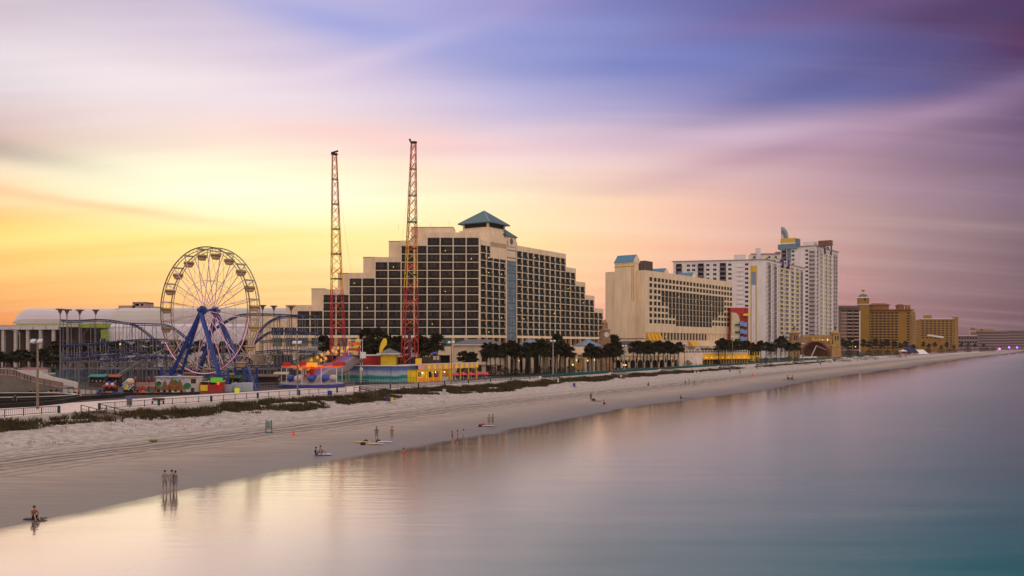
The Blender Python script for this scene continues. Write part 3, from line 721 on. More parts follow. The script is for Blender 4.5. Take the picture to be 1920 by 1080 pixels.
# ---- clock tower ---------------------------------------------------------------
STN = mat('coquina_stone', (.30, .17, .10), .95, .35, .9, bump=.5)
ct = thing('clock_tower', 'tall brown stone clock tower with two white clock faces', 'clock tower', (PX(1134, 345), 345, DK)); fr = Fr(PX(1134, 345), 345, .93, .37)
m = MB(); P = fr.P
def fru(mb, fr, c0, c1, z0, z1, m): mb.hexa([fr.P(-c0,-c0,z0),fr.P(c0,-c0,z0),fr.P(c0,c0,z0),fr.P(-c0,c0,z0),fr.P(-c1,-c1,z1),fr.P(c1,-c1,z1),fr.P(c1,c1,z1),fr.P(-c1,c1,z1)], m)
fru(m, fr, 2.3, 1.6, DK, 14.8, STN); fru(m, fr, 1.75, 1.75, 14.8, 15.2, STN); fru(m, fr, 1.5, 1.4, 15.2, 18.2, STN); fru(m, fr, 1.7, 1.6, 18.2, 18.7, STN); fru(m, fr, .9, .75, 18.7, 21, STN); fru(m, fr, 1.0, .1, 21, 22.4, STN)
m.build('stone_shaft', ct)
for s in (0, 1):
    f2 = fr if s == 0 else Fr(*fr.P(0, 0, 0)[:2], -fr.uy*1., fr.ux*1.)
    d = -1.5
    q = MB(); cir = lambda r: [(r*math.cos(t*.3927), r*math.sin(t*.3927)) for t in range(16)]
    q.prism(cir(.95), lambda a, b: f2.P(a, d-.14, 16.6+b), lambda a, b: f2.P(a, d, 16.6+b), mat('clock_white', (.6, .6, .66), .5))
    for (x, z) in ((0, .6), (.35, .2)): q.bar(f2.P(0, d-.17, 16.6), f2.P(x, d-.17, 16.6+z), .08, DARK)
    q.build('clock_face', ct)

# ---- second beige hotel ----------------------------------------------------------
h2 = thing('balcony_hotel', 'beige slab hotel with a blank end wall, stair tower and small blue gable roofs', 'hotel', (95, 500, DK))
FP = Fr(PX(1209, 479), 479, 62, 84); wl = MB(); w2 = Windows(h2)
zt = 52.3; BG = mat('tan_stucco', (.72, .55, .385), .85, .10, .45, stretch=(1, 1, .2))
wl.box(0, 115.7, .6, 20, DK, zt-.2, BG, FP); wl.box(0, 115.7, 0, .59, zt-3.4, zt, BG, FP)
cw = (115.7-9.9)/24; rt = 49.0; fh = 3.2
WS = win_mesh('window', 3.3, 2.1, .3, GL2, mat('dark_frame', (.02, .03, .035)), None, 1)
WL_ = win_mesh('window', cw-.55, fh-.2, .3, GL2, mat('dark_frame', (.02, .03, .035)), BALC, 1, 1.1)
wl.box(0, 5.2, 0, .58, 23, zt-3.4, BG, FP); wl.box(8.6, 9.9, 0, .58, 23, zt-3.4, BG, FP)
lo = [25,25,2,2,4,4,6,6]; hi = [-1,-1,20,20,20,18,16,16]
for i in range(8):
    zr = rt-i*fh
    w2.add(WS, FP, 5.25, .1, zr-2.15); wl.box(5.2, 8.6, .02, .57, zr-3.2, zr-2.18, BG, FP); wl.box(5.2, 8.6, .02, .57, zr-.1, zr, BG, FP)
    for j in range(24):
        u = 9.9+j*cw; big = lo[i] <= j <= hi[i]
        if big:
            w2.add(WL_, FP, u+.27, .1, zr-fh); wl.box(u-.2, u+.2, .0, .56, zr-fh, zr, BG, FP); wl.box(u+.2, u+cw-.2, .05, .4, zr-.14, zr-.0, BG, FP)
        else:
            w2.add(WS, FP, u+.5, .1, zr-2.15)
            wl.box(u-.2, u+.48, .0, .56, zr-fh, zr, BG, FP); wl.box(u+3.82, u+cw-.2, .0, .56, zr-fh, zr, BG, FP)
            wl.box(u+.48, u+3.82, -.12, .55, zr-fh, zr-2.18, mat('pale_spandrel', (.70, .58, .44), .8), FP); wl.box(u+.48, u+3.82, .03, .5, zr-.08, zr, BG, FP)
zb = rt-8*fh
wl.box(0, 115.7, -.05, .58, 19.6, zb-.0, BG, FP)
WTL = win_mesh('window', 2.3, 3.9, .3, GL2, mat('dark_frame', (.02, .03, .035)), None, 0)
wl.box(0, 115.7, -.02, .57, 12.2, 15.5, BG, FP)
for j in range(28):
    u = 1.2+j*4.05
    if 4 <= j < 19: w2.add(WTL, FP, u+.9, .1, 15.6)
    if j < 4:
        a = MB(); AW = mat('yellow_awning', (.72, .36, .01), .7, .12, 1.)
        a.hexa([FP.P(u+.6,-2.0,15.2),FP.P(u+3.6,-2.0,15.2),FP.P(u+3.6,-.1,15.2),FP.P(u+.6,-.1,15.2),FP.P(u+.6,-.3,19.4),FP.P(u+3.6,-.3,19.4),FP.P(u+3.6,-.1,19.4),FP.P(u+.6,-.1,19.4)], AW); a.build('awning', h2)
    wl.box(u-.3 if j < 19 else u-.12, u+.3 if j < 19 else u+.12, -.1 if j < 19 else -.08, .5, 15.5, 19.6, BG, FP)
wl.box(0, 115.7, .45, .59, 15.5, 19.6, BG, FP)
wl.box(0, 115.7, .45, .595, DK, 12.2, BG, FP)
for j in range(18): wl.box(4+j*6, 6.6+j*6, .3, .46, DK, 10.5, DARK, FP)
wl.box(70, 115, -5, .4, 11, 12.4, BG, FP)
# south end wall with its stair tower
FS = Fr(FP.x-.8046*24, FP.y+.594*24, .8046, -.594)
wl.box(0, 24, 0, .5, DK, zt, BG, FS)
wl.box(7.1, 19.2, -2.2, 2, DK, 57.0, BG, FS)
wl.box(6.8, 19.5, -2.5, 2.3, 56.2, 57.0, mat('pale_spandrel', (.7, .58, .44)), FS)
wl.box(-2, 24.4, -4, -.01, DK, 16, BG, FS); wl.box(-2.2, 24.6, -4.2, .0, 16, 16.3, mat('dark_coping', (.08, .06, .055)), FS)
YB = mat('ochre_trim', (.50, .33, .03), .7)
wl.build('wall', h2); w2.finish()
yt = MB(); yt.box(7.0, 19.3, -2.28, -2.2, 54.2, 54.8, YB, FS)
for a in (17.3, 18.3): yt.box(a, a+.35, -2.3, -2.21, 36, 54.2, YB, FS)
yt.build('trim', h2)
RBL = mat('blue_roof_metal', (.045, .16, .28), .45, .12, .8)
def gable(u0, u1, d0, d1, z0, h, fr):
    dm = (d0+d1)/2
    b = MB(); b.prism([(d0, z0), (d1, z0), (dm, z0+h)], lambda a, z: fr.P(u0+.3, a, z), lambda a, z: fr.P(u1-.3, a, z), BG); b.build('gable', h2)
    r = MB()
    for s in (0, 1):
        e = d0-.4 if s == 0 else d1+.4
        p = [fr.P(u0,e,z0-.25),fr.P(u1-.8,e,z0-.25),fr.P(u1-.8,dm,z0+h+.05),fr.P(u0,dm,z0+h+.05)]
        r.hexa(p+[(q[0],q[1],q[2]+.2) for q in p], RBL)
    r.build('roof', h2)
gable(7.0, 19.3, -2.4, 4.5, 57.0, 3.6, FS)
for u_ in (34, 70):
    fg = Fr(*FP.P(u_+2, 13, 0)[:2], .8046, -.594); gable(-3, 8, -3.1, 3.1, zt+.6, 2.9, fg)
    q = MB(); q.box(-2.8, 7.7, -3., 3., zt-.2, zt+.6, BG, fg); q.build('roof_block', h2)
mbx = MB(); fg = Fr(*FP.P(23, 16, 0)[:2], .8046, -.594); mbx.box(-6, 6, -4, 5, zt-.2, 59.2, mat('plant_louvre', (.07, .045, .04), .8, .3, 2.), fg)
for k in range(7): mbx.box(-6.1+k*2-.1, -6.1+k*2+.1, -4.08, -4, zt, 59.3, GRAY, fg)
mbx.build('plant_room', h2)
lamps(h2, [FP.P(a, .0, z) for a, z in ((40, 40), (62, 38), (70, 40), (84, 37), (24, 17.5))], .2)

# ---- white condominium: near slab and far tower -----------------------------------
WH = mat('white_stucco', (.70, .63, .64), .8, .08, .5, stretch=(1, 1, .2)); PU = mat('purple_panel', (.06, .02, .14), .6); YP = mat('pale_yellow_panel', (.62, .52, .16), .6)
VI = mat('violet_glass', (.022, .009, .03), .45, 0, .4, c2=(.006, .004, .010), spec=.1); SLB = mat('slab_edge', (.26, .21, .24), .8); LAV = mat('lavender_balcony', (.12, .085, .13), .5, .15, .5)
WP = win_mesh('window', 2.6, 1.9, .15, VI, WH, None, 1); WPs = win_mesh('window', 1.3, 2.4, .15, VI, WH, None, 0)
def balc_mesh(w, h, rail, rr=.0):
    m = MB(); m.box(0, w, 1.3, 1.4, 0, h, VI); m.box(0, w, -.9, 1.35, -.16, .1, SLB)
    m.box(0, w, -.9, -.82, .1, 1.15, rail); m.box(0, .25, -.85, 1.3, .1, h, WH); m.box(w-.25, w, -.85, 1.3, .1, h, WH)
    me = bpy.data.meshes.new('balcony'); me.from_pydata(m.v, [], m.f)
    for q in m.mats: me.materials.append(q)
    me.polygons.foreach_set('material_index', m.mi); me.update(); return me, m
BL6 = balc_mesh(6.4, 3.3, LAV); BY = balc_mesh(7.6, 3.3, YP); BL5 = balc_mesh(5.0, 3.3, LAV); BYs = balc_mesh(5.4, 3.4, YP)
def face(wl, wins, bals, fr, pat, z0, zt, fh, nf):
    """pat: list of (kind, width); solid wall is built around the openings"""
    u = 0
    for k, w in pat:
        if k == 'wall': wl.box(u, u+w, 0, .8, DK, zt, WH, fr)
        elif k in ('win', 'wins'):
            wm, ww, hh = (WP, 2.6, 1.9) if k == 'win' else (WPs, 1.3, 2.4); a = (w-ww)/2
            wl.box(u, u+a, 0, .8, DK, zt, WH, fr); wl.box(u+w-a, u+w, 0, .8, DK, zt, WH, fr)
            zc = DK
            for i in range(nf):
                z = z0+i*fh+.9
                wl.box(u+a, u+w-a, 0, .8, zc, z, WH, fr); zc = z+hh; wins.add(wm, fr, u+a, 0, z)
            wl.box(u+a, u+w-a, 0, .8, zc, zt, WH, fr)
        else:
            wl.box(u, u+w, 0, 1.3, z0+nf*fh-.1, zt, WH, fr); wl.box(u, u+w, 0, 1.3, DK, z0-.2, WH, fr)
            bm_ = {'bl': BL6, 'by': BY, 'bs': BL5, 'byy': BYs}[k]
            for i in range(nf): bals.add(bm_, fr, u, 0, z0+i*fh)
        u += w
    return u
h3 = thing('white_condominium', 'wide white apartment block with yellow and violet balconies, left of the taller white tower', 'apartment building', (190, 720, DK))
wl = MB(); w3 = Windows(h3); b3 = Windows(h3, 98, 'balcony')
FA = Fr(PX(1437, 690), 690, 56.8, 82); zt = 77.6; fh = 3.5; nf = 20; z0 = 6.0
pat = [('wins',1.8),('bl',6.4),('wins',2.6),('wall',2.2),('wins',2.4),('bl',6.4),('wins',2.6),('wall',2.4),('wins',2.4),('wall',.8),('by',7.6),('wall',3.4),('wins',2.2),('by',7.6),('wall',1.2),('wins',2.),('wall',3),('by',7.6),('wins',2.4),('wall',3),('by',7.6),('wins',2.5),('wall',1.5),('bl',6.4),('wall',8)]
tot = sum(w for _, w in pat); pat = [(k, w) for k, w in pat]
ua = face(wl, w3, b3, FA, pat, z0, zt, fh, nf)
wl.box(0.5, ua, 1.4, 19, DK, zt-.4, WH, FA)
q0 = FA.P(0, 0, 0); FB = Fr(PX(1262, 707), 707, q0[0]-PX(1262, 707), q0[1]-707); LB = FB.len
pat = [('wall',2),('bs',5),('wall',3),('win',3.4),('wall',.6),('win',3.4),('wall',1.2),('bs',5),('wall',1.0),('win',3.6),('wall',1.6),('win',3.6),('wall',1.8),('bs',5),('wall',1.),('win',3.4),('wall',3.2)]
s_ = sum(w for _, w in pat); pat += [('wall', LB-12.5-9.0-s_+.0), ('bls', 5), ('win', 4)]
pat = [p if p[0] != 'bls' else ('wall', 5) for p in pat]
ub = face(wl, w3, b3, FB, pat, z0, zt, fh, nf); wl.box(ub, LB, 0, .8, DK, zt, WH, FB)
wl.box(.5, LB-.5, 1.4, 19, DK, zt-.4, WH, FB)
for i in range(nf): wl.box(ub-9, ub-4.2, -.7, -.02, z0+i*fh-.1, z0+i*fh+1.1, WH, FB)
wl.box(-1, LB+.6, -.7, .9, zt, zt+.5, SLB, FB); wl.box(-.6, ua, -.7, .9, zt, zt+.5, SLB, FA)
wl.box(LB-24, LB-15, 3, 10, zt, zt+4.6, WH, FB)
for u_ in (30, 62): wl.box(u_, u_+9, 2, 7, zt, zt+2.6, WH, FA)
wl.build('wall', h3); w3.finish(); b3.finish()
st_ = MB(); sw = LB-12; GBL = mat('gray_blue_panel', (.20, .24, .36), .7); YBR = mat('yellow_stripe', (.60, .38, .03), .7)
st_.box(sw+.2, sw+5.0, -.06, -.01, zt-9, zt-4.3, YBR, FB); st_.box(sw+.8, sw+4.4, -.06, -.01, zt-19, zt-9, GBL, FB)
st_.box(sw+.2, sw+.7, -.05, -.01, 12, zt-9, YBR, FB); st_.box(sw+4.5, sw+5, -.05, -.01, 12, zt-9, YBR, FB); st_.box(sw+.8, sw+1.1, -.05, -.01, 12, zt-19, GBL, FB); st_.box(sw+4.1, sw+4.4, -.05, -.01, 12, zt-19, GBL, FB)
st_.build('painted_stripe', h3)
pp = MB()
for u_, z_ in ((36, 4.6), (50, 4.6)): pp.box(u_, u_+3, -.9, 1.2, zt-4, zt+z_-1.2, PU, FA)
pp.box(40, 48.5, -.4, 1.2, zt-1, zt+2.4, WH, FA); pp.box(42, 46.5, -.46, -.41, zt-.4, zt+1.6, PU, FA); pp.build('roof_parapet_panel', h3)
for u_ in (3, 20, 64):
    q = MB(); x, y, _ = FA.P(u_, .5, 0); q.ball(x, y, zt+1.9, 1.0, mat('gold_ball', (.55, .45, .03), .4), 8); q.cyl(x, y, zt+.4, zt+1.2, .7, DARK, 8); q.cyl(x, y, zt+2.7, zt+6, .12, YBR, 5); q.build('finial', h3)

h4 = thing('white_tower', 'tallest white apartment tower with pale yellow balconies and a quarter circle fin on top', 'apartment building', (285, 840, DK))
wl = MB(); w4 = Windows(h4); b4 = Windows(h4, 98, 'balcony')
FT = Fr(PX(1530, 800), 800, 56.8, 82); zt = 100.2; fh = 3.65; nf = 25; z0 = 7
pat = [('bs',5),('wins',2.4),('wall',2.6),('wins',2.4),('byy',5.4),('wins',2.2),('wall',4.2),('wins',2.2),('wall',1),('byy',5.4),('wins',2.4),('wall',2.6),('wins',2.2),('byy',5.4),('wall',2.),('wins',2.4),('wall',3.4),('bs',5),('wins',2.4),('bs',5),('wall',5.4)]
ua = face(wl, w4, b4, FT, pat, z0, zt, fh, nf); wl.box(.5, ua, 1.4, 19, DK, zt-.4, WH, FT)
q0 = FT.P(0, 0, 0); FU = Fr(PX(1463, 818), 818, q0[0]-PX(1463, 818), q0[1]-818); LU = FU.len
pat = [('wall', 1.),('bs',5),('wall',3.4),('win',4),('wall', LU-1-5-3.4-4-4.6-5-.8),('win',4.6),('bs',5),('wall',.8)]
face(wl, w4, b4, FU, pat, z0, zt, fh, nf); wl.box(.5, LU-.5, 1.4, 19, DK, zt-.4, WH, FU)
wl.box(-1.5, LU+1, -1, 1, zt, zt+.6, SLB, FU); wl.box(-.8, ua, -1, 1, zt, zt+.6, SLB, FT)
FC_ = Fr(PX(1409, 850), 850, 1, -.05); wc = PX(1480, 850)-PX(1409, 850)
wl.box(0, wc, 0, 14, DK, 98.3, WH, FC_); wl.box(-.8, wc, -.8, 0, 97.6, 98.5, SLB, FC_)
for i in range(3):
    for a in (1.2, 15, 21, 27): w4.add(WP, FC_, a, -.25, 94.-i*3.65)
    wl.box(0, 7, -1.2, 0, 93.2-i*3.65, 93.5-i*3.65, SLB, FC_); wl.box(19, 25, -1.2, 0, 93.2-i*3.65, 93.5-i*3.65, SLB, FC_)
wl.box(4.4, 8.2, -1.4, 4, 90, 103.5, WH, FC_); wl.box(24, 36, 5, 12, 98, 100.5, mat('rust_roof', (.18, .07, .04)), FC_)
wl.build('wall', h4); w4.finish(); b4.finish()
ph = MB(); BS = mat('blue_grey_band', (.12, .19, .26), .6)
ph.box(-1.6, 15.5, -2, 6, zt-1.4, zt+3, BS, FU); ph.box(6.4, 9.6, -.3, 0, zt-26, zt-1.4, BS, FU); ph.box(.6, 13.8, -1.2, 5, zt+3, zt+8.2, YBR, FU); ph.box(.4, 14, -1.3, -1.21, zt+3, zt+4.2, WH, FU)
ph.box(13.8, 16.5, -.6, 5, zt, zt+7.4, BS, FU)
ph.box(36-3, 36+8, 2, 8, zt, zt+4.5, mat('rust_roof', (.18,.07,.04)), FU); ph.build('penthouse', h4)
for k, (r0, r1, c) in enumerate(((0, 3.2, (.5,.48,.5)), (3.2, 4.4, (.34,.16,.14)), (4.4, 6.2, (.10,.17,.22)), (6.2, 8.2, (.25,.31,.38)))):
    q = MB(); T = [k2*math.pi/2/8 for k2 in range(9)]
    poly = [(r1*math.cos(t), r1*math.sin(t)*1.05) for t in T]+([(r0*math.cos(t), r0*math.sin(t)*1.05) for t in T[::-1]] if r0 else [(0, 0)])
    q.prism(poly, lambda a, b: FU.P(1+a*.78, -.9, zt+8.2+b*1.25), lambda a, b: FU.P(1+a*.78, .2, zt+8.2+b*1.25), mat('fin_band_%d' % k, c, .6)); q.build('fin_band', h4)
pp = MB()
for u_ in (24, 44): pp.box(u_, u_+2.6, -1, 1.2, zt-5, zt+5, PU, FT)
pp.box(27, 44, -.5, 1.4, zt-1, zt+4.4, WH, FT); pp.box(31, 39, -.58, -.51, zt-.8, zt+2.4, PU, FT); pp.box(2, 60, 2, 12, zt, zt+4.2, WH, FT); pp.build('roof_parapet_panel', h4)

# ---- red and blue stair tower of the fun building ------------------------------
fx = thing('play_building', 'red, yellow and blue play building with a zigzag stair, beside the beige slab hotel', 'building', (PX(1392, 560), 560, DK)); fr = Fr(PX(1374, 560), 560, 1, .1)
m = MB(); CRM = mat('cream_wall', (.62, .54, .38), .8); LBL = mat('sky_blue_panel', (.16, .30, .62), .6)
m.box(0, 11, 4, 10, DK, 36, REDP, fr); m.box(9.6, 11, 3, 4, DK+5, 36, REDP, fr)
m.prism([(0, 14), (5.2, 14), (5.2, 28), (4.6, 31), (3, 32.6), (0, 33)], lambda a, z: fr.P(a, 2.2, z), lambda a, z: fr.P(a, 3.99, z), CRM); m.box(0, 3, 2.1, 3.9, DK, 16, YEL, fr)
m.box(7.5, 11.6, 1.5, 3.95, 30.9, 32.3, YEL, fr)
m.box(11, 18, 2, 9, DK, 14.2, YEL, fr); m.box(9, 15, 1.5, 2, 11, 12.5, REDP, fr)
for k in range(4): m.box(11.6+k*1.6, 12.6+k*1.6, 1.85, 2, 6.5, 11, GL2, fr)
m.build('wall', fx)
for k in range(3):
    q = MB(); z = 15.2+k*4.6; n = 8
    poly = [(5+4.4*i/n, z+.35*math.sin(i*.8)) for i in range(n+1)]+[(5+4.4*i/n, z+2.7+.35*math.sin(i*.8)) for i in range(n, -1, -1)]
    q.prism(poly, lambda a, b: fr.P(a, .8, b), lambda a, b: fr.P(a, 1.2, b), LBL); q.build('balcony_panel', fx)
    q = MB(); q.box(5, 9.4, 1.3, 3.9, z-.3, z, DARK, fr); q.box(2.2, 5, 1, 2.1, z+.5, z+1.5, mat('dark_green_stair', (.02, .06, .05)), fr); q.build('stair', fx)
q = MB()
for x0, x1, z in ((0, 4.5, 9.8), (4, 9, 9.0)): q.prism([(x0, z-2), (x1, z-2), (x1, z-.6), ((x0+x1)/2, z), (x0, z-.9)], lambda a, b: fr.P(a, -2, b), lambda a, b: fr.P(a, 1, b), LBL)
q.build('canopy', fx)

# ---- bandshell ---------------------------------------------------------------------
bs = thing('bandshell', 'brown stone bandshell with a big dark arch between two square towers', 'bandshell', (PX(1530, 672), 672, DK)); fr = Fr(PX(1530, 672), 672, 1, .12)
STB = mat('bandshell_stone', (.27, .17, .09), .95, .3, .45, bump=.4); STC = mat('golden_stone', (.36, .22, .085), .9, .15, .5)
m = MB(); n = 18; ar, ax = 10.6, -.5
arc = [(ax-ar*math.cos(math.pi*i/n), 4.2+1.05*ar*math.sin(math.pi*i/n)) for i in range(n+1)]
W0, W1, ZT = -13.5, 13.0, 18.6
top = [(W0+(W1-W0)*i/n, ZT) for i in range(n+1)]
for i in range(n):
    a, b, c, d = arc[i], arc[i+1], top[i+1], top[i]
    m.hexa([fr.P(a[0],0,a[1]),fr.P(b[0],0,b[1]),fr.P(b[0],8,b[1]),fr.P(a[0],8,a[1]),fr.P(d[0],0,d[1]),fr.P(c[0],0,c[1]),fr.P(c[0],8,c[1]),fr.P(d[0],8,d[1])], STB)
m.box(W0, ax-ar, 0, 8, DK, 4.2, STB, fr); m.box(ax+ar, W1, 0, 8, DK, 4.2, STB, fr); m.box(W0+1, W1-1, 8, 9, DK, 18, STB, fr); m.box(ax-ar, ax+ar, .6, 8, DK, 4.6, STB, fr)
m.box(W0+3, W1, .4, 1.2, ZT, ZT+1.2, STC, fr)
for k in range(12): m.box(W0+3+k*1.95, W0+4.1+k*1.95, .3, 1.3, ZT+1.2, ZT+1.9, STC, fr)
m.build('wall', bs)
ib = MB(); 
for k in range(1, 6):
    r0 = ar*(1-.11*(k-1)); r1 = ar*(1-.11*k); d0 = 1.2*k
    for i in range(n):
        t0, t1 = math.pi*i/n, math.pi*(i+1)/n
        p = [fr.P(ax-r*math.cos(t), d, 4.6+1.02*r*math.sin(t)) for r, t, d in ((r0, t0, d0), (r0, t1, d0), (r1, t1, d0+1.2), (r1, t0, d0+1.2))]
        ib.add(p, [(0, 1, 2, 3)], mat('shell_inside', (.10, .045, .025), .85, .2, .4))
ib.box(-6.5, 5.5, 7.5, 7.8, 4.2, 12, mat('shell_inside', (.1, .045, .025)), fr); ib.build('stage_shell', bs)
ra = MB()
for i in range(n):
    t0, t1 = math.pi*i/n, math.pi*(i+1)/n; q = lambda r, t, d: fr.P(ax-r*math.cos(t), d, 4.2+1.05*r*math.sin(t))
    ra.hexa([q(ar,t0,-.3),q(ar,t1,-.3),q(ar,t1,.0),q(ar,t0,.0),q(ar+1.1,t0,-.3),q(ar+1.1,t1,-.3),q(ar+1.1,t1,.0),q(ar+1.1,t0,.0)], mat('arch_red_band', (.22, .045, .03), .7))
ra.build('arch_band', bs)
for tx, lab in ((-16, None), (15.8, None)):
    q = MB(); f2 = Fr(*fr.P(tx, 2, 0)[:2], fr.ux, fr.uy)
    fru(q, f2, 3.3, 2.6, DK, 21, STB if tx < 0 else STC); fru(q, f2, 3.0, 3.3, 21, 21.9, STC); fru(q, f2, 2.5, .5, 21.9, 24.1, STC); q.cyl(*f2.P(0, 0, 0)[:2], 24.1, 26.8, .5, DARK, 6)
    for a in (-.9, .9):
        for z in (9.5, 16.5): q.box(a-.35, a+.35, -3.0, -2.55, z, z+(3.2 if z > 12 else 1.6), DARK, f2)
    q.build('corner_tower', bs)
q = MB(); f2 = Fr(*fr.P(12.6, -1.5, 0)[:2], fr.ux, fr.uy); fru(q, f2, 1.9, 1.5, DK, 11.6, STC); fru(q, f2, 1.8, 1.8, 11.6, 12.1, STC); fru(q, f2, 1.5, .3, 12.1, 13.6, STC); q.build('turret', bs)
q = MB()
for k in range(12): q.box(1+k*.95, 1.5+k*.95, -.25, -.02, 16.2+.3*math.sin(k*2), 17.3+.3*math.sin(k), LAMPY if k % 4 == 0 else mat('gold_ornament', (.7, .42, .05), .5, .2), fr)
for k in range(5): q.box(-3+k*1.3, -2.1+k*1.3, -.3, -.02, 15.6, 18.4-(.9 if k in (1, 2, 3) else 0), mat('gold_ornament', (.7, .42, .05)), fr)
for k in range(5): q.box(11.2, 12.0, -.3, -.02, 11+k*1.1, 11.7+k*1.1, mat('gold_ornament', (.7, .42, .05)), fr)
q.build('ornament', bs)

# ---- hotels farther along the beach -----------------------------------------------
def far_block(name, label, fr, w, d, zb, zt, wallm, slabm, glm, nf, nc, cols=None, group=None, open_=.62, bal=True):
    root = thing(name, label, 'hotel', fr.P(w/2, 0, zb), group); m = MB(); m.box(0, w, 1, d, zb, zt, wallm, fr)
    fh = (zt-zb-6)/nf; cwid = w/nc; ws = Windows(root)
    wm = win_mesh('window', cwid*open_, fh*.66, .4, glm, DARK, None, 0)
    for j in range(nc+1): m.box(max(0, j*cwid-cwid*(1-open_)/2), min(w, j*cwid+cwid*(1-open_)/2), 0, 1, zb, zt, wallm, fr)
    for i in range(nf+1): m.box(0, w, .05, .9, zb+4.4+i*fh, zb+4.4+i*fh+fh*.3, slabm, fr)
    m.box(0, w, 0, 1.0, zt-1.4, zt+.5, wallm, fr)
    for i in range(nf):
        for j in range(nc):
            if cols and j not in cols: m.box(j*cwid, (j+1)*cwid, .02, .95, zb+4.4+i*fh, zb+4.4+(i+1)*fh, wallm, fr); continue
            ws.add(wm, fr, j*cwid+cwid*(1-open_)/2, .2, zb+4.4+i*fh+fh*.31)
            if bal: m.box(j*cwid+cwid*(1-open_)/2, (j+1)*cwid-cwid*(1-open_)/2, -1.1, .1, zb+4.4+i*fh-.05, zb+4.4+i*fh+fh*.36, slabm, fr)
    m.build('wall', root); ws.finish(); return root
BRN = mat('brown_stucco', (.17, .11, .085), .85, .1, .1); OCH = mat('ochre_stucco', (.27, .135, .012), .85, .1, .08); OCS = mat('ochre_balcony', (.32, .20, .07), .8, .1, .2); TILE = mat('red_roof_tile', (.16, .035, .025), .8, .2, .4)
y_ = 960; fr = Fr(PX(1576, y_), y_, 1, .05)
r_ = far_block('apartment_house', 'brown apartment block with dark window bands between the white tower and the yellow hotel', fr, PX(1612, y_)-PX(1576, y_), 18, DK, PZ(578, y_), BRN, mat('tan_slab', (.38, .26, .2), .8), VI, 12, 3, open_=.86)
q = MB(); q.box(-1, 21, -1.5, 18, PZ(578, y_)+.52, PZ(573, y_), BRN, fr); q.box(0, 6, -.6, -.02, DK, PZ(584, y_), BRN, fr); q.box(20.3, 21.6, .5, 14, DK, PZ(583, y_), WHITE, fr); q.build('roof', r_)
y_ = 1120; fr = Fr(PX(1618, y_), y_, 1, .02); wY = PX(1708, y_)-PX(1618, y_)
r_ = far_block('yellow_hotel', 'ochre yellow hotel with red tiled eaves and a domed corner tower', fr, wY, 22, DK, PZ(583, y_), OCH, OCS, VI, 14, 12, cols=set(range(12))-{9, 10}, open_=.66)
f3 = Fr(*fr.P(wY, 0, 0)[:2], .6, .8); q = MB(); q.box(0, 24, 0, 10, DK, PZ(583, y_), OCH, f3)
for i in range(14): q.box(1, 22, -1.4, -.02, 8+i*3.15, 9.6+i*3.15, OCS, f3)
q.build('side_wing', r_)
q = MB(); q.box(-2, wY+3, -2, 20, PZ(582.4, y_), PZ(580, y_), TILE, fr); q.box(14, 34, 4, 18, PZ(580, y_), PZ(572, y_), OCH, fr); q.cone(24, 11, PZ(572, y_), PZ(568, y_), 13, TILE, fr, 9, 8)
q.box(46, 53, 4, 12, PZ(580, y_), PZ(573, y_), OCH, fr); q.cone(49.5, 8, PZ(573, y_), PZ(569.5, y_), 5.5, TILE, fr, 5, 2); q.box(wY-5, wY, 0, 4, PZ(580, y_), PZ(572, y_), OCH, fr); q.build('roof', r_)
q = MB(); f2 = Fr(PX(1618.5, y_-12), y_-12, 1, 0); fru(q, f2, 5.3, 5.3, DK, PZ(560, y_), OCH); fru(q, f2, 6, 6, PZ(560, y_), PZ(558, y_), WHITE)
fru(q, f2, 5.4, 5.4, PZ(572, y_), PZ(571, y_), WHITE); q.box(-1, 1, -5.5, -5.2, PZ(565, y_), PZ(561, y_), DARK, f2)
q.ball(f2.x, f2.y, PZ(558, y_), 5.6, mat('grey_dome', (.12, .10, .12), .6), 12, .75); q.cyl(f2.x, f2.y, PZ(553, y_), PZ(547, y_), 1.6, YEL, 8); q.ball(f2.x, f2.y, PZ(546.5, y_), 1.9, TILE, 8, .7); q.build('corner_tower', r_)
y_ = 1500; fr = Fr(PX(1727, y_), y_, 1, .0); wY = PX(1795, y_)-PX(1727, y_)
r_ = far_block('yellow_hotel', 'smaller, farther ochre hotel with nine window columns and a flat pale roof', fr, wY, 22, DK, PZ(599, y_), OCH, OCS, VI, 12, 9, open_=.5)
q = MB(); q.box(wY-5, wY+1, -1, 8, DK, PZ(594, y_), OCH, fr); q.box(10, 20, 5, 14, PZ(598, y_), PZ(591, y_), OCH, fr); q.box(0, wY-5, .5, 20, PZ(599, y_)+.52, PZ(598, y_)+.6, WHITE, fr); q.build('roof', r_)
FB1 = mat('far_grey_brown', (.20, .12, .12), .9, .15, .02); FB2 = mat('far_slab', (.33, .25, .26), .9)
for (p0, p1, py, y_, nf, nc, lab, hh) in ((1797,1833,630,1700,3,7,'low brick red block just right of the smaller ochre hotel',None),(1830,1892,621.5,2050,6,14,'wide hazy block with pale floor bands near the far right edge','pent'),
        (1893,1935,620.5,2250,6,8,'farthest dark hazy block cut by the right edge of the photo',None),(1878,1900,627,2300,4,5,'narrow hazy block in the gap before the farthest block',None)):
    fr = Fr(PX(p0, y_), y_, 1, 0); r_ = far_block('distant_block', lab, fr, PX(p1, y_)-PX(p0, y_), 25, DK, PZ(py, y_), FB1, FB2, VI, nf, nc, open_=.7, bal=False)
    if hh: q = MB(); q.box(8, 45, 6, 16, PZ(py, y_)+.5, PZ(py-4.5, y_), OCS, fr); q.box(14, 17, 4, 6, PZ(py, y_), PZ(py-5, y_), TILE, fr); q.build('roof_block', r_)
    else: q = MB(); q.box(0, PX(p1, y_)-PX(p0, y_), .5, 24, PZ(py, y_)+.51, PZ(py, y_)+1.3, WHITE if y_ < 1800 else FB1, fr); q.build('roof', r_)
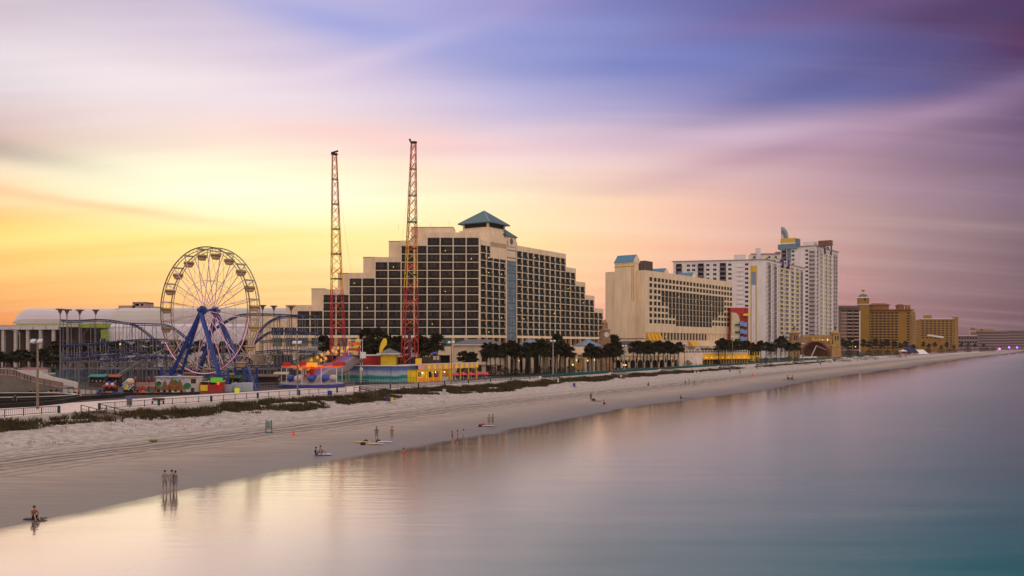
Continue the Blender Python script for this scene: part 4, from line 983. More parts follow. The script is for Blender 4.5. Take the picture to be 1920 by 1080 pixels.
wt = thing('water_tower', 'distant round tower with a red cone roof above the low hazy blocks', 'tower', (PX(1824, 2600), 2600, DK)); q = MB(); x = PX(1824, 2600)
q.cyl(x, 2600, DK, PZ(628, 2600), 3, FB1, 10); q.cyl(x, 2600, PZ(628, 2600), PZ(619, 2600), 9, mat('tower_pale', (.5, .36, .36)), 14); q.build('tank', wt)
q = MB(); q.cyl(x, 2600, PZ(619, 2600), PZ(614.5, 2600), 9.5, TILE, 14, 3); q.build('roof', wt)
# ================================================================== convention hall on the left
hall = thing('convention_hall', 'long convention hall with white barrel roofs and white columns, behind the roller coaster', 'hall', (-190, 420, DK))
ROOFW = mat('white_roof_membrane', (.56, .50, .56), .55, .05, .06); ROOFB = mat('cream_roof', (.50, .45, .44), .6, .05, .06); LIME = mat('lime_green_panel', (.24, .34, .02), .6)
def barrel(px0, px1, D_, zb, zt, rl, m, name, depth=13):
    mb = MB(); x0, x1 = PX(px0, D_), PX(px1, D_); rings = []
    xs = [x0+rl*(1-math.cos(math.pi/2*k/10)) for k in range(11)]+[x0+rl+(x1-x0-rl)*k/6 for k in range(1, 7)]
    for x in xs:
        f = math.sqrt(max(.0004, 1-((x0+rl-x)/rl)**2)) if x < x0+rl else 1
        h = (zt-zb)*f
        rings.append([(x, D_+d, zb+h*q) for d, q in ((0, 0), (-.5, .3), (.0, .58), (.8, .82), (1.9, .95), (3.6, 1.), (depth, 1.0), (depth, 0))])
    mb.loft(rings, m); return mb.build(name, hall, smooth=False)
barrel(25, 214, 432, PZ(607, 432), PZ(578, 432), 6, ROOFW, 'roof')
barrel(196, 600, 415, PZ(609, 415), PZ(577, 415), 7, ROOFB, 'roof')
barrel(188, 600, 405, DK, PZ(607, 405), 4, ROOFW, 'roof', 10)
q = MB(); Dh = 428
q.box(PX(30, Dh), PX(190, Dh), Dh+2, Dh+30, DK, PZ(607.5, Dh), mat('hall_wall', (.42, .33, .33), .85, .06, .1))
q.box(PX(-60, 405), PX(150, 405), 403, 434, PZ(613, 405), PZ(609.3, 405), mat('column_concrete', (.48, .41, .40), .8))
q.box(PX(-60, 405), PX(86, 405), 414, 416, DK, PZ(613, 405), mat('dark_red_glass', (.075, .02, .018), .3, 0, .3, c2=(.03, .012, .012)))
q.box(PX(150, 405), PX(172, 405), 410, 420, DK, PZ(618, 405), DARK); q.build('wall', hall)
q = MB(); q.box(PX(30, 426), PX(190, 426), 426.2, 427.8, PZ(609, 426), PZ(607.2, 426), LIME); q.build('green_panel', hall); q = MB(); q.box(PX(150, 405), PX(202, 404), 404.5, 406, PZ(614.8, 404), PZ(607.5, 404), LIME); q.build('green_panel', hall); q = MB()
q.box(PX(191, 403), PX(203, 403), 402, 403.5, PZ(645, 403), PZ(618.5, 403), LIME); q.build('green_panel', hall); q = MB()
q.box(PX(470, 403), PX(600, 403), 401, 402.5, PZ(632, 403), PZ(625, 403), LIME); q.build('green_panel', hall)
COLG = mat('column_concrete', (.48, .41, .40), .8)
for p in (-16, 7, 30, 53, 77, 101):
    q = MB(); x = PX(p, 404); q.box(x-.6, x+.6, 403.2, 404.6, DK, PZ(613, 404), COLG); q.box(x-2.6, x+2.6, 402.6, 404.4, PZ(618, 404), PZ(613.05, 404), ROOFW); q.build('column', hall)
q = MB(); q.box(PX(120, 400), PX(160, 400), 396, 402, DK, PZ(655, 400), mat('tan_low_wall', (.42, .28, .14), .8)); 
for k in range(4): q.box(PX(132+k*7, 396), PX(137+k*7, 396), 395.8, 396, DK+3, DK+8, DARK)
q.build('entrance_block', hall)
q = MB(); mr_ = mat('pink_roof_block', (.42, .27, .25), .8); q.box(PX(230, 470), PX(260, 470), 465, 475, 29, PZ(573.5, 470), mr_); q.box(PX(256, 470), PX(260, 470), 465, 475, 29, PZ(568, 470), mr_); q.box(PX(268, 470), PX(271, 470), 465, 475, 29, PZ(568, 470), mr_); q.box(PX(276, 470), PX(281, 470), 465, 475, 29, PZ(568, 470), mr_); q.box(PX(256, 470), PX(281, 470), 465, 475, PZ(569.5, 470), PZ(567, 470), mr_)
q.box(PX(260, 470), PX(284, 470), 465.2, 474, 29, PZ(574.5, 470), mr_); q.box(PX(290, 470), PX(300, 470), 465.2, 474, 29, PZ(575.5, 470), mr_); q.build('roof_block', hall)
bt = thing('tan_block', 'plain tan block between the convention hall and the stepped hotel', 'building', (PX(484, 372), 372, DK)); q = MB(); q.box(PX(460, 372), PX(510, 372), 372, 384, DK, PZ(589, 372), BEIGE); q.box(PX(459, 372), PX(510, 372), 371.6, 384, PZ(589, 372), PZ(587.6, 372), BEIGE2)
q.build('wall', bt); q = MB()
for k in range(4): q.box(PX(464+k*11, 372), PX(470+k*11, 372), 371.7, 371.99, PZ(626, 372), PZ(617, 372), GL1)
q.build('window', bt)

# ================================================================== ferris wheel
C_ = Vector((PX(391.5, 211), 211, PZ(582, 211))); aw = Vector((.492, .870, 0)); hw = Vector((.870, -.492, 0)); zv = Vector((0, 0, 1)); RW = 14.6
fw = thing('ferris_wheel', 'big ferris wheel on blue A-frame legs with pink lit spokes and cream gondolas', 'ferris wheel', (C_.x, C_.y, DK))
RIM = mat('pale_wheel_steel', (.34, .27, .20), .5, .12, .6); RIMD = mat('wheel_steel_painted_shade', (.17, .13, .12), .55, .15, .6); PINK = mat('pink_light_tube', (.95, .42, .72), .4, .03, 1., emit=.4)  # RIMD: the same steel darkened, shade of the near rims put into its colour
def WPt(s, r, t): return C_+aw*(1.5*s)+hw*(r*math.sin(t))+zv*(r*math.cos(t))
for s in (-1, 1):
    for name, r_, w_ in (('rim', RW, .15), ('rim', RW-.75, .09)):
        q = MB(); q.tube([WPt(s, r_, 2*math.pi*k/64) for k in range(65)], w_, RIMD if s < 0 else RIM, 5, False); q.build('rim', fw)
    q = MB()
    for k in range(64):
        t = 2*math.pi*k/64; t2 = 2*math.pi*(k+1)/64; q.bar(WPt(s, RW-.75, t), WPt(s, RW, t2), .05, RIM)
    q.build('rim_lattice', fw)
    q = MB(); hb = C_+aw*(1.9*s); q.tube([C_+aw*(1.45*s), C_+aw*(2.15*s)], 1.0, BLUE, 12); q.build('hub', fw)
    for k in range(20):
        t = 2*math.pi*(k+.5)/20; q = MB(); q.tube([WPt(s, .9, t), WPt(s, RW, t)], .07, RIM, 4)
        ob = q.build('spoke', fw)
        q = MB(); q.tube([WPt(s*1.08, 1.6, t), WPt(s*1.08, RW-.5, t)], .035, PINK, 4, True); q.build('light_tube', ob)
    q = MB()
    for k in range(20):
        t = 2*math.pi*(k+.5)/20; t2 = 2*math.pi*(k+1.5)/20
        q.bar(WPt(s, RW*.48, t), WPt(s, RW*.48, t2), .06, RIM)
    q.build('inner_ring', fw)
    q = MB(); q.tube([WPt(s*1.14, RW+.05, 2*math.pi*(k/48)) for k in range(13, 33)], .07, PINK, 4, False); q.build('light_tube', fw)
q = MB(); q.tube([C_-aw*3.2, C_+aw*3.2], .42, BLUE, 10); q.build('axle', fw)
q = MB()
for k in range(20):
    t = 2*math.pi*(k+.5)/20; q.bar(WPt(-1, RW*.48, t), WPt(1, RW*.48, t+.31), .05, RIM); q.bar(WPt(1, RW*.48, t), WPt(-1, RW*.94, t), .05, RIM)
    q.bar(WPt(-1, RW*.48, t), WPt(1, RW*.94, t), .05, RIM)
q.build('cross_brace', fw)
GON = mat('cream_gondola', (.50, .36, .20), .55, .1, .6); GSE = mat('brown_gondola_band', (.20, .10, .04), .6)
for k in range(20):
    t = 2*math.pi*(k+.5)/20; p = C_+hw*(RW*math.sin(t))+zv*(RW*math.cos(t))
    g = MB(); rings = []
    for zz, a, b in ((-2.75, .78, .46), (-2.5, 1.05, .66), (-2.0, 1.22, .8), (-1.55, 1.32, .86), (-1.45, 1.34, .9)):
        rings.append([p+aw*(a*math.cos(u)*1.05)+hw*(b*math.sin(u))*1.1+zv*zz for u in [math.pi/4*i for i in range(8)]])
    g.loft(rings, GON); go = g.build('gondola', fw)
    g = MB(); g.loft([[p+aw*(x*1.18*math.cos(u))+hw*(x*.84*math.sin(u))*1.1+zv*z for u in [math.pi/4*i for i in range(8)]] for x, z in ((1.09, -2.08), (1.14, -1.8))], GSE); g.build('band', go)
    g = MB(); g.bar(p-aw*1.5, p+aw*1.5, .16, RIM); g.bar(p, p-zv*1.9, .07, RIM); g.bar(p-aw*.9-zv*1.6, p-aw*.9-zv*.1, .05, RIM); g.bar(p+aw*.9-zv*1.6, p+aw*.9-zv*.1, .05, RIM); g.build('hanger', go)
    g = MB(); cz_2 = .28 if math.cos(t) > -.6 else .28; g.loft([[p+aw*(x*math.cos(u))+hw*(y*math.sin(u))+zv*z for u in [math.pi/4*i for i in range(8)]] for x, y, z in ((1.2, .8, -.22), (1.0, .6, -.06))], RIM); g.build('canopy', go)
def leg(s, a, b, w=.85):
    top = C_+aw*(2.4*s)-zv*.4; bot = C_+aw*(b*s)+hw*a; bot.z = DK
    q = MB(); q.bar(top, bot, w, BLUE); q.build('leg', fw); return top, bot
for s in (-1, 1):
    L1 = leg(s, -9.4, 4.3); L2 = leg(s, 9.4, 4.3); L3 = leg(s, -7.6, 2.6, .55); L4 = leg(s, 7.6, 2.6, .55)
    for A in (L1, L2):
        q = MB(); bt_ = A[1]+Vector((0, 0, 0)); q.box(bt_.x-1.6, bt_.x+1.6, bt_.y-1.2, bt_.y+1.2, DK, DK+.6, BLUE)
        q.bar(bt_+zv*3.2-hw*1.5, bt_+zv*3.2+hw*1.5, .3, BLUE)
        for e in (-1.5, 1.5): q.bar(bt_+hw*e, bt_+hw*e+zv*4.6, .42, BLUE)
        q.build('leg_base', fw)
q = MB(); a = C_+aw*6+hw*9; a.z = DK+5; b = PX(481, 200); q.bar((PX(462, 202), 202, DK+5.5), (PX(481, 196), 196, DK), .3, BLUE); q.build('brace', fw)

# booths and trailers in front of the wheel
def booth(name, label, px0, px1, D_, pyt, wm, extras=None, cat='booth', depth=2.5, ang=0, roof=None):
    x0 = PX(px0, D_); w = PX(px1, D_)-x0; fr = Fr(x0, D_, math.cos(ang), math.sin(ang)); root = thing(name, label, cat, (x0+w/2, D_, DK))
    zt = PZ(pyt, D_); q = MB(); q.box(0, w, 0, depth, DK, zt, wm, fr); q.build('wall', root)
    q = MB(); q.box(-.15, w+.15, -.3, depth+.15, zt, zt+.18, roof or CONC, fr); q.build('roof', root)
    if extras: extras(root, fr, w, zt)
    return root
MUR = bpy.data.materials.new('mural_paint')
def mural_mat(m, bands, sc):
    """bands of painted colour over height (world z), wobbly edges"""
    m.use_nodes = True; n, l = nodes(m); b = n['Principled BSDF']; b.inputs['Roughness'].default_value = .6
    g = n.new('ShaderNodeNewGeometry'); sp = n.new('ShaderNodeSeparateXYZ'); l.new(g.outputs['Position'], sp.inputs[0])
    t = n.new('ShaderNodeTexNoise'); t.inputs['Scale'].default_value = sc; t.inputs['Detail'].default_value = 4; l.new(g.outputs['Position'], t.inputs[0])
    mm = n.new('ShaderNodeMath'); mm.operation = 'MULTIPLY_ADD'; l.new(t.outputs[0], mm.inputs[0]); mm.inputs[1].default_value = 1.6; l.new(sp.outputs[2], mm.inputs[2])
    mr_ = n.new('ShaderNodeMapRange'); mr_.inputs[1].default_value = bands[0]; mr_.inputs[2].default_value = bands[1]; l.new(mm.outputs[0], mr_.inputs[0])
    r = n.new('ShaderNodeValToRGB'); e = r.color_ramp.elements
    for i, (p, c) in enumerate(bands[2]):
        q = e[i] if i < 2 else e.new(p); q.position = p; q.color = (*c, 1)
    for q, (p, c) in zip(sorted(e, key=lambda q: q.position), sorted(bands[2])): q.position = p; q.color = (*c, 1)
    l.new(mr_.outputs[0], r.inputs[0]); l.new(r.outputs[0], b.inputs['Base Color'])
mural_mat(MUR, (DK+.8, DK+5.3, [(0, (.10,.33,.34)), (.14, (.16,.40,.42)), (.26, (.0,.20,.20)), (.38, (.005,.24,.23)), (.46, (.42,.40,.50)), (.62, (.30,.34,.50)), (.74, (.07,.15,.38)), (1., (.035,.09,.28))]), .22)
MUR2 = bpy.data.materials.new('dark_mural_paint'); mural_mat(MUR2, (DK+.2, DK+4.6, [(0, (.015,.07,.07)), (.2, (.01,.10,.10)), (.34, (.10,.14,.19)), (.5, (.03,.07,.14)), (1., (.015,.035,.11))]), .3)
MUR3 = bpy.data.materials.new('cartoon_mural_paint'); mural_mat(MUR3, (DK+.2, DK+3.6, [(0, (.08,.10,.13)), (.25, (.22,.09,.02)), (.42, (.30,.13,.03)), (.52, (.05,.18,.05)), (.62, (.30,.34,.45)), (.8, (.42,.42,.52)), (1, (.22,.30,.50))]), 1.2)
def trailer_x(root, fr, w, zt):
    q = MB(); q.box(0.05, w*.72, -.03, -.005, DK+.3, zt-.1, MUR3, fr)
    br_ = mat('painted_brown', (.24, .09, .02), .7, .3, 2.); gn_ = mat('painted_green', (.02, .16, .05), .7); cl_ = mat('painted_cloud', (.5, .5, .6), .7)
    for x, zz, r_, m_ in ((.9, 2.3, .5, cl_), (1.5, 2.9, .45, cl_), (4.9, 3.1, .5, cl_), (6.4, 2.7, .4, cl_), (.6, 1.7, .5, gn_), (3.9, 1.9, .6, gn_), (6.6, 1.3, .6, gn_)):
        q.prism([(r_*1.3*math.cos(t*.7), r_*math.sin(t*.7)) for t in range(9)], lambda a, b: fr.P(x+a, -.045, DK+zz+b), lambda a, b: fr.P(x+a, -.035, DK+zz+b), m_)
    for x, w_, h_ in ((1.9, .8, 2.5), (3.4, 1.1, 2.9), (5.0, .9, 2.7), (2.7, .5, 1.7), (4.3, .6, 1.8)):
        q.prism([(-w_/2, .6), (w_/2, .6), (w_/2, h_*.7), (0, h_), (-w_/2, h_*.7)], lambda a, b: fr.P(x+a, -.06, DK+b), lambda a, b: fr.P(x+a, -.047, DK+b), br_)
    q.build('mural_panel', root)
    q = MB(); q.box(w*.82, w*.93, -.08, -.01, DK+1.7, DK+2.7, GL1, fr); q.box(w*.81, w*.94, -.1, -.081, DK+1.62, DK+1.7, WHITE, fr); q.build('window', root)
booth('trailer', 'cream trailer with a painted landscape and one window, below the big wheel', 292, 373, 189, 707.5, mat('cream_trailer', (.52, .47, .42), .7), trailer_x, 'trailer', 2.4)
def tk(root, fr, w, zt):
    q = MB(); q.box(w*.55, w*1.05, -.5, .6, zt-.1, zt+.85, mat('green_sign', (.12, .50, .03), .5, .1, 1., emit=.15), fr); q.build('sign', root)
    q = MB(); q.box(.1, w*.37, -.06, 0-.01, DK+.3, DK+1.5, YEL, fr); q.build('counter_panel', root)
    for a, b in ((.08, .38), (.45, .72)): q = MB(); q.box(w*a, w*b, -.05, -.01, DK+1.6, DK+2.5, DARK, fr); q.build('serving_window', root)
    q = MB(); q.box(w*.82, w*.93, -.07, -.01, DK+1.6, DK+2.5, mat('red_lamp_panel', (1., .06, .02), .5, .05, 1., emit=1.5), fr); q.build('lamp', root)
booth('ticket_booth', 'small red ticket booth with a green sign and yellow counter, under the wheel', 375, 414, 187, 716, REDP, tk)
WB = mat('pale_blue_board', (.33, .38, .44), .7, .08, .4)
for a, b, D_, py, lab in ((415, 435, 190, 722, 'leftmost pale blue hoarding panel under the wheel, right of the ticket booth'), (434.5, 454, 191, 718.5, 'middle pale blue hoarding panel under the right feet of the wheel'), (454.5, 474, 191, 718, 'rightmost pale blue hoarding panel under the right feet of the wheel')):
    q = MB(); fr = Fr(PX(a, D_), D_, 1, 0); w = PX(b, D_)-PX(a, D_); q.box(0, w, 0, .12, DK, PZ(py, D_), WB, fr); q.box(-.06, w+.06, -.04, .16, PZ(py, D_), PZ(py, D_)+.08, WHITE, fr)
    for k in range(3): q.box(w*k/2-.05, w*k/2+.05, .12, .2, DK, PZ(py, D_), GRAY, fr)
    tag(q.build('hoarding', None), lab, 'hoarding', 'pale blue hoarding panels')
def tb(root, fr, w, zt):
    q = MB(); q.box(.3, 1.5, -.05, -.01, DK+1.2, DK+2.3, DARK, fr); q.box(1.7, 2.6, -.06, -.01, DK+1.5, DK+2.4, mat('green_sign', (.12, .5, .03)), fr); q.build('serving_window', root)
    q = MB(); q.box(2.9, 3.9, -.06, -.01, DK+.2, DK+.7, REDP, fr); q.build('sign', root)
booth('ticket_booth', 'white ticket booth with a pink red roof among the parked cars on the left', 41, 79, 206, 691.5, mat('booth_white', (.58, .52, .53), .7), tb, roof=mat('faded_red_roof', (.42, .16, .15), .7))
sg = MB(); x = PX(444, 183); sg.hexa([(x-.45,183,DK),(x+.45,183,DK),(x+.45,183.5,DK),(x-.45,183.5,DK),(x-.45,183.2,DK+1.05),(x+.45,183.2,DK+1.05),(x+.45,183.3,DK+1.05),(x-.45,183.3,DK+1.05)], mat('yellow_green_sign', (.62, .68, .05), .6)); tag(sg.build('sandwich_board'), 'small yellow sandwich board on the boardwalk before the blue hoardings', 'sandwich board')
# blue wall behind the coaster, with its pale coping
w_ = thing('mural_wall', 'long dark blue painted wall with a pale coping behind the roller coaster', 'wall', (PX(280, 247), 247, DK)); q = MB()
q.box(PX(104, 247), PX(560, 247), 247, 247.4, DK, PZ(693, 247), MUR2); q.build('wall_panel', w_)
q = MB(); q.box(PX(250, 247), PX(520, 247), 246, 248.2, PZ(693.5, 247), PZ(690.5, 247), mat('tan_coping', (.40, .28, .18), .8)); q.build('coping', w_)
w_ = thing('mural_wall', 'bright sea and sky mural wall left of the yellow snack bar', 'wall', (PX(700, 238), 238, DK)); q = MB()
q.box(PX(598, 238), PX(780.5, 238), 238, 238.4, DK, PZ(686.5, 238), MUR)
for k in range(1, 4): q.box(PX(598+k*45, 238)-.06, PX(598+k*45, 238)+.06, 237.95, 238, DK, PZ(686.5, 238), mat('joint', (.02, .05, .12)))
q.build('wall_panel', w_); q = MB(); q.box(PX(598, 238)-.1, PX(780.8, 238), 237.7, 238.6, PZ(686.5, 238), PZ(684.8, 238), WHITE); q.build('coping', w_)
q = MB(); q.ball(PX(677, 237), 237, PZ(693, 237), .55, WHITE, 8); tag(q.build('ball_lamp'), 'round white globe hanging before the sky mural', 'lamp')

# ================================================================== roller coaster
rc = thing('roller_coaster', 'roller coaster with blue tracks on grey scaffolding, either side of the wheel', 'roller coaster', (PX(300, 240), 240, DK))
TRK = mat('blue_track', (.016, .026, .12), .45, .2, .6); SCA = mat('scaffold_steel', (.20, .18, .20), .5, .2, .5, metal=.2)
def wp(l): return [Vector((PX(a, D_), D_, PZ(b, D_))) for a, b, D_ in l]
tracks = [
 [(116,600,236),(135,601.5,240),(160,600.5,244),(182,599,246),(206,600.3,248),(228,604,246),(245,606,243),(275,607,240),(310,609,238),(330,618,237),(345,630,236),(362,640,236)],
 [(246,607,246),(260,613,245),(275,624,244),(290,637,242),(305,648,241),(322,658,240)],
 [(116,647,231),(150,646,234),(200,642.5,238),(250,637.5,240),(300,636,242),(345,641,243),(372,650,243)],
 [(116,673,230),(150,672,233),(185,668,236),(230,663,238),(276,659,240)],
 [(116,675,243),(180,678,246),(240,680,248),(300,677,248)],
 [(222,702,232),(255,684,234),(290,664,236),(314,652,238)],
 [(398,620,237),(418,606,237),(436,596,238),(455,589.5,239),(490,588.5,241),(545,590.5,245),(600,593,250)],
 [(477,643,238),(486,624,239),(500,607,240),(518,596.5,242),(540,593,245),(570,594,249)],
 [(477,643,233),(490,632,234),(505,623,236),(522,619.5,238),(545,620,241),(570,622,245),(597,626,249)],
 [(488,640,244),(540,637,247),(600,642,252)], [(118,660,240),(170,661,243),(215,657,245),(262,650,247)], [(186,676,232),(236,672,233),(290,668,235),(330,672,237)], [(480,660,236),(530,656,242),(594,660,250)], [(440,684,228),(520,684,238),(590,664,250)]]
nposts = 0; extra = MB(); ps_all = []
for ti, t in enumerate(tracks):
    P_ = wp(t); q = MB()
    # resample smoothly
    Q = []
    for i in range(len(P_)-1):
        p0, p1, p2, p3 = P_[max(i-1, 0)], P_[i], P_[i+1], P_[min(i+2, len(P_)-1)]
        for k in range(5):
            s = k/5; Q.append(.5*((2*p1)+(-p0+p2)*s+(2*p0-5*p1+4*p2-p3)*s*s+(-p0+3*p1-3*p2+p3)*s**3))
    Q.append(P_[-1]); m_ = TRK if ti not in (4, 5) else SCA
    side = Vector((.2, 1, 0)).normalized()*.5
    for sg_ in (-1, 1): q.tube([p+side*sg_ for p in Q], .17, m_, 4, False)
    q.tube([p-zv*.45 for p in Q], .12, m_, 4, False)
    for i in range(0, len(Q)-1):
        q.bar(Q[i]-side, Q[i]+side, .07, m_); q.bar(Q[i]-zv*.45, Q[i+1], .05, m_); q.bar(Q[i]-side, Q[i]-zv*.45, .05, m_)
    q.build('track', rc)
    acc = 99; prev = None
    for i, p in enumerate(Q):
        acc += (p-Q[i-1]).length if i else 0
        if acc > 3.1 and p.z > DK+1.5:
            acc = 0; s2 = side*(1.6 if i % 2 else 1.1)
            for e in (-1, 1):
                b = p+s2*e; b2 = Vector((b.x+(.25 if i % 3 else -.2), b.y, DK))
                nposts += 1
                if nposts <= 98: o = MB(); o.bar(b, b2, .17, SCA); o.build('support_post', rc)
                else: extra.bar(b, b2, .15, SCA)
            q2 = extra; q2.bar(p-s2, p+s2, .1, SCA)
            if prev is not None:
                for f in range(1, 5):
                    zz = DK+f*3.6
                    if zz < min(p.z, prev.z)-1 :
                        for e in (-1, 1): q2.bar(Vector((p.x, (p+s2*e).y, zz)), Vector((prev.x, (prev+s2*e).y, zz)), .06, SCA)
                if i % 2: q2.bar(Vector((p.x, p.y, min(p.z, prev.z)-.6)), Vector((prev.x, prev.y, max(DK, min(p.z, prev.z)-5))), .06, SCA)
                else: q2.bar(Vector((prev.x, prev.y, min(p.z, prev.z)-.6)), Vector((p.x, p.y, max(DK, min(p.z, prev.z)-5))), .06, SCA)
            prev = p
extra.build('bracing', rc)['kind'] = 'stuff'
# tall posts with flat disc lamps
for i, (p, py, D_, s) in enumerate(((112.8,581,235,1),(125.5,582,232,1.1),(149.5,582.5,240,1),(179.5,582.5,246,.85),(492.5,574,250,.9),(513.5,575,252,.9),(546,576,250,.9))):
    w_ = ['leftmost','second from the left','third from the left','fourth from the left','first right of the wheel','middle one right of the wheel','rightmost, nearest the stepped hotel'][i]
    x = PX(p, D_); zt = PZ(py, D_); r_ = thing('mast_lamp', 'tall thin mast with a flat dark red disc lamp, '+w_, 'lamp post', (x, D_, DK), 'disc lamp masts around the coaster')
    q = MB(); q.cyl(x, D_, DK, zt-1, .17*s, SCA, 6, .13*s); q.cyl(x, D_, zt-1.2, zt, .12, SCA, 8, .6); q.build('pole', r_); q = MB(); q.cyl(x, D_, zt, zt+.3, 1.15*s, mat('dark_red_disc', (.12, .03, .03), .5), 14, 1.0*s); q.build('lamp_disc', r_)

# ================================================================== slingshot masts
LR = mat('mast_red', (.38, .012, .018), .45, .1, 1.); LY = mat('mast_yellow', (.62, .40, .02), .45, .1, 1.); LU_ = mat('mast_rust', (.20, .022, .012), .5, .2, 1.); LO = mat('mast_orange_glow', (.62, .10, .012), .45, .1, 1., emit=.12)  # LO: bright look of the braces put in as colour and faint glow
for i, (pb, pt, pyt, D_, w0, p1, p2, lab) in enumerate(((634.5, 627, 290, 268, 2.15, 543, 405, 'left lattice mast, red at the foot, yellow above and rust red at the top'), (767.3, 775.5, 268, 252, 2.1, 540, 447, 'right, taller looking lattice mast in front of the stepped hotel'))):
    z2, z1_, zT = PZ(p1, D_), PZ(p2, D_), PZ(pyt, D_); b0 = Vector((PX(pb, D_), D_, DK)); t0 = Vector((PX(pt, D_), D_, zT))
    r_ = thing('lattice_mast', lab, 'mast', tuple(b0), 'slingshot ride masts'); f3 = Fr(0, 0, .94, .34)
    def pt_(f, c, e): 
        w = w0*(1-f)+.62*f; p = b0.lerp(t0, f); v = f3.P(c*w, e*w, 0); return Vector((p.x+v[0], p.y+v[1], p.z))
    H = zT-DK; fz = lambda z: (z-DK)/H
    for c, e in ((-1, -1), (1, -1), (1, 1), (-1, 1)):
        q = MB()
        for a, b, m_ in ((0, fz(z2), LR), (fz(z2), fz(z1_), LY), (fz(z1_), 1, LU_)): q.tube([pt_(a, c, e), pt_(b, c, e)], [.17-.09*a, .17-.09*b], m_, 5)
        q.build('leg', r_)
    n = 26; q = MB(); fs_ = [1-(1-k/n)**1.0 for k in range(n+1)]
    for k in range(n):
        a, b = fs_[k], fs_[k+1]; m_ = LR if b < fz(z2) else (LY if a < fz(z1_)-.05 else LU_)
        for c in ((-1,-1,1,-1),(1,-1,1,1),(1,1,-1,1),(-1,1,-1,-1)):
            md = LO if k % 2 == 0 or k > 18 else m_
            if k % 2 == 0 or k > 14: q.bar(pt_(a, c[0], c[1]), pt_(b, c[2], c[3]), .13, md)
            if k % 2 or k > 10: q.bar(pt_(a, c[2], c[3]), pt_(b, c[0], c[1]), .13, md)
    q.build('bracing', r_)
    for k in range(0, 10):
        f = k/9; q = MB(); m_ = LR if f < fz(z2) else DARK if k > 3 else LY
        for c in ((-1,-1,1,-1),(1,-1,1,1),(1,1,-1,1),(-1,1,-1,-1)): q.bar(pt_(f, c[0], c[1]), pt_(f, c[2], c[3]), .2, m_)
        q.build('ring', r_)
    s = 1 if i == 0 else -1
    q = MB(); q.box(t0.x-.9, t0.x+.9, D_-.7, D_+.7, zT, zT+.35, DARK); q.tube([(t0.x-.9, D_, zT+.5), (t0.x+1.1*s, D_, zT+1.1)], .28, DARK, 6); q.build('pulley', r_)
    q = MB(); q.cyl(b0.x, b0.y+.3, DK, DK+13 if i else DK+10, .45, mat('winch_tube', (.10, .02, .06), .6, .3), 8); q.build('winch', r_)
# cables from the mast tops
for i, (a, b) in enumerate((((PX(628.5, 268), 268, PZ(292, 268)), (PX(672, 262), 262, 20)), ((PX(774, 252), 252, PZ(270, 252)), (PX(742, 256), 256, 28)))):
    q = MB(); n = 10; q.tube([(a[0]+(b[0]-a[0])*k/n, a[1]+(b[1]-a[1])*k/n, a[2]+(b[2]-a[2])*k/n-1.6*math.sin(math.pi*k/n)) for k in range(n+1)], .022, GRAY, 4); tag(q.build('cable'), 'thin steel cable hanging from the top of the '+('left' if i == 0 else 'right')+' lattice mast', 'cable')

# ================================================================== slide, red hall, huts, snack bar
sl = thing('fun_slide', 'long sloping fun slide with dark red and lilac lanes, running down to the spinning ride', 'slide', (PX(612, 228), 228, DK))
T0, T1 = Vector((PX(657, 238), 238, PZ(660, 238))), Vector((PX(570, 222), 222, PZ(702, 222))); dr = (T1-T0).normalized(); sd_ = Vector((dr.y, -dr.x, 0)).normalized()
if sd_.y > 0: sd_ = -sd_
sd_ = sd_+Vector((0, 0, -.55))
for k, c in enumerate(((.26,.010,.04), (.12,.07,.32), (.22,.18,.24), (.13,.10,.10), (.10,.08,.075))):
    q = MB(); n = 14; w_ = .85
    for j in range(n):
        f, g = j/n, (j+1)/n; h = lambda t: .35*math.sin(t*math.pi*4)
        a0 = T0.lerp(T1, f)+zv*h(f)+sd_*w_*k; a1 = T0.lerp(T1, g)+zv*h(g)+sd_*w_*k
        b0_ = a0+sd_*w_*.96; b1 = a1+sd_*w_*.96; dn = zv*.35
        q.hexa([a0-dn, a1-dn, b1-dn, b0_-dn, a0, a1, b1, b0_], mat('slide_lane_%d' % k, c, .35, .1, .8))
    q.build('lane', sl)
q = MB()
for f in (.1, .4, .7, .93):
    p = T0.lerp(T1, f)
    for k in (0, 5): q.bar(p+sd_*k-zv*.4, Vector(((p+sd_*k).x, (p+sd_*k).y, DK)), .18, mat('dark_slide_frame', (.06,.05,.08), .6) if f > .3 else YEL)
q.build('support', sl)
q = MB(); x, y = T0.x+1.4, T0.y; q.box(x-1.6, x+1.6, y-2, y+1.5, T0.z-1, T0.z-.7, REDP)
for a in (-1.5, 1.5):
    for b in (-1.9, 1.4): q.bar((x+a, y+b, DK), (x+a, y+b, T0.z+3.2), .16, WHITE)
q.box(x-1.6, x+1.6, y-2, y-1.9, T0.z+.4, T0.z+1., REDP); q.box(x-1.6, x+1.6, y-2, y-1.9, T0.z+1.8, T0.z+2.6, mat('orange_panel', (.7, .15, .02), .6)); q.box(x-1.7, x+1.7, y-2.1, y+1.6, T0.z+3.0, T0.z+3.2, WHITE); q.box(x+1.6, x+2.8, y-2.4, y-.8, T0.z-1.6, T0.z, WHITE)
q.build('platform', sl)
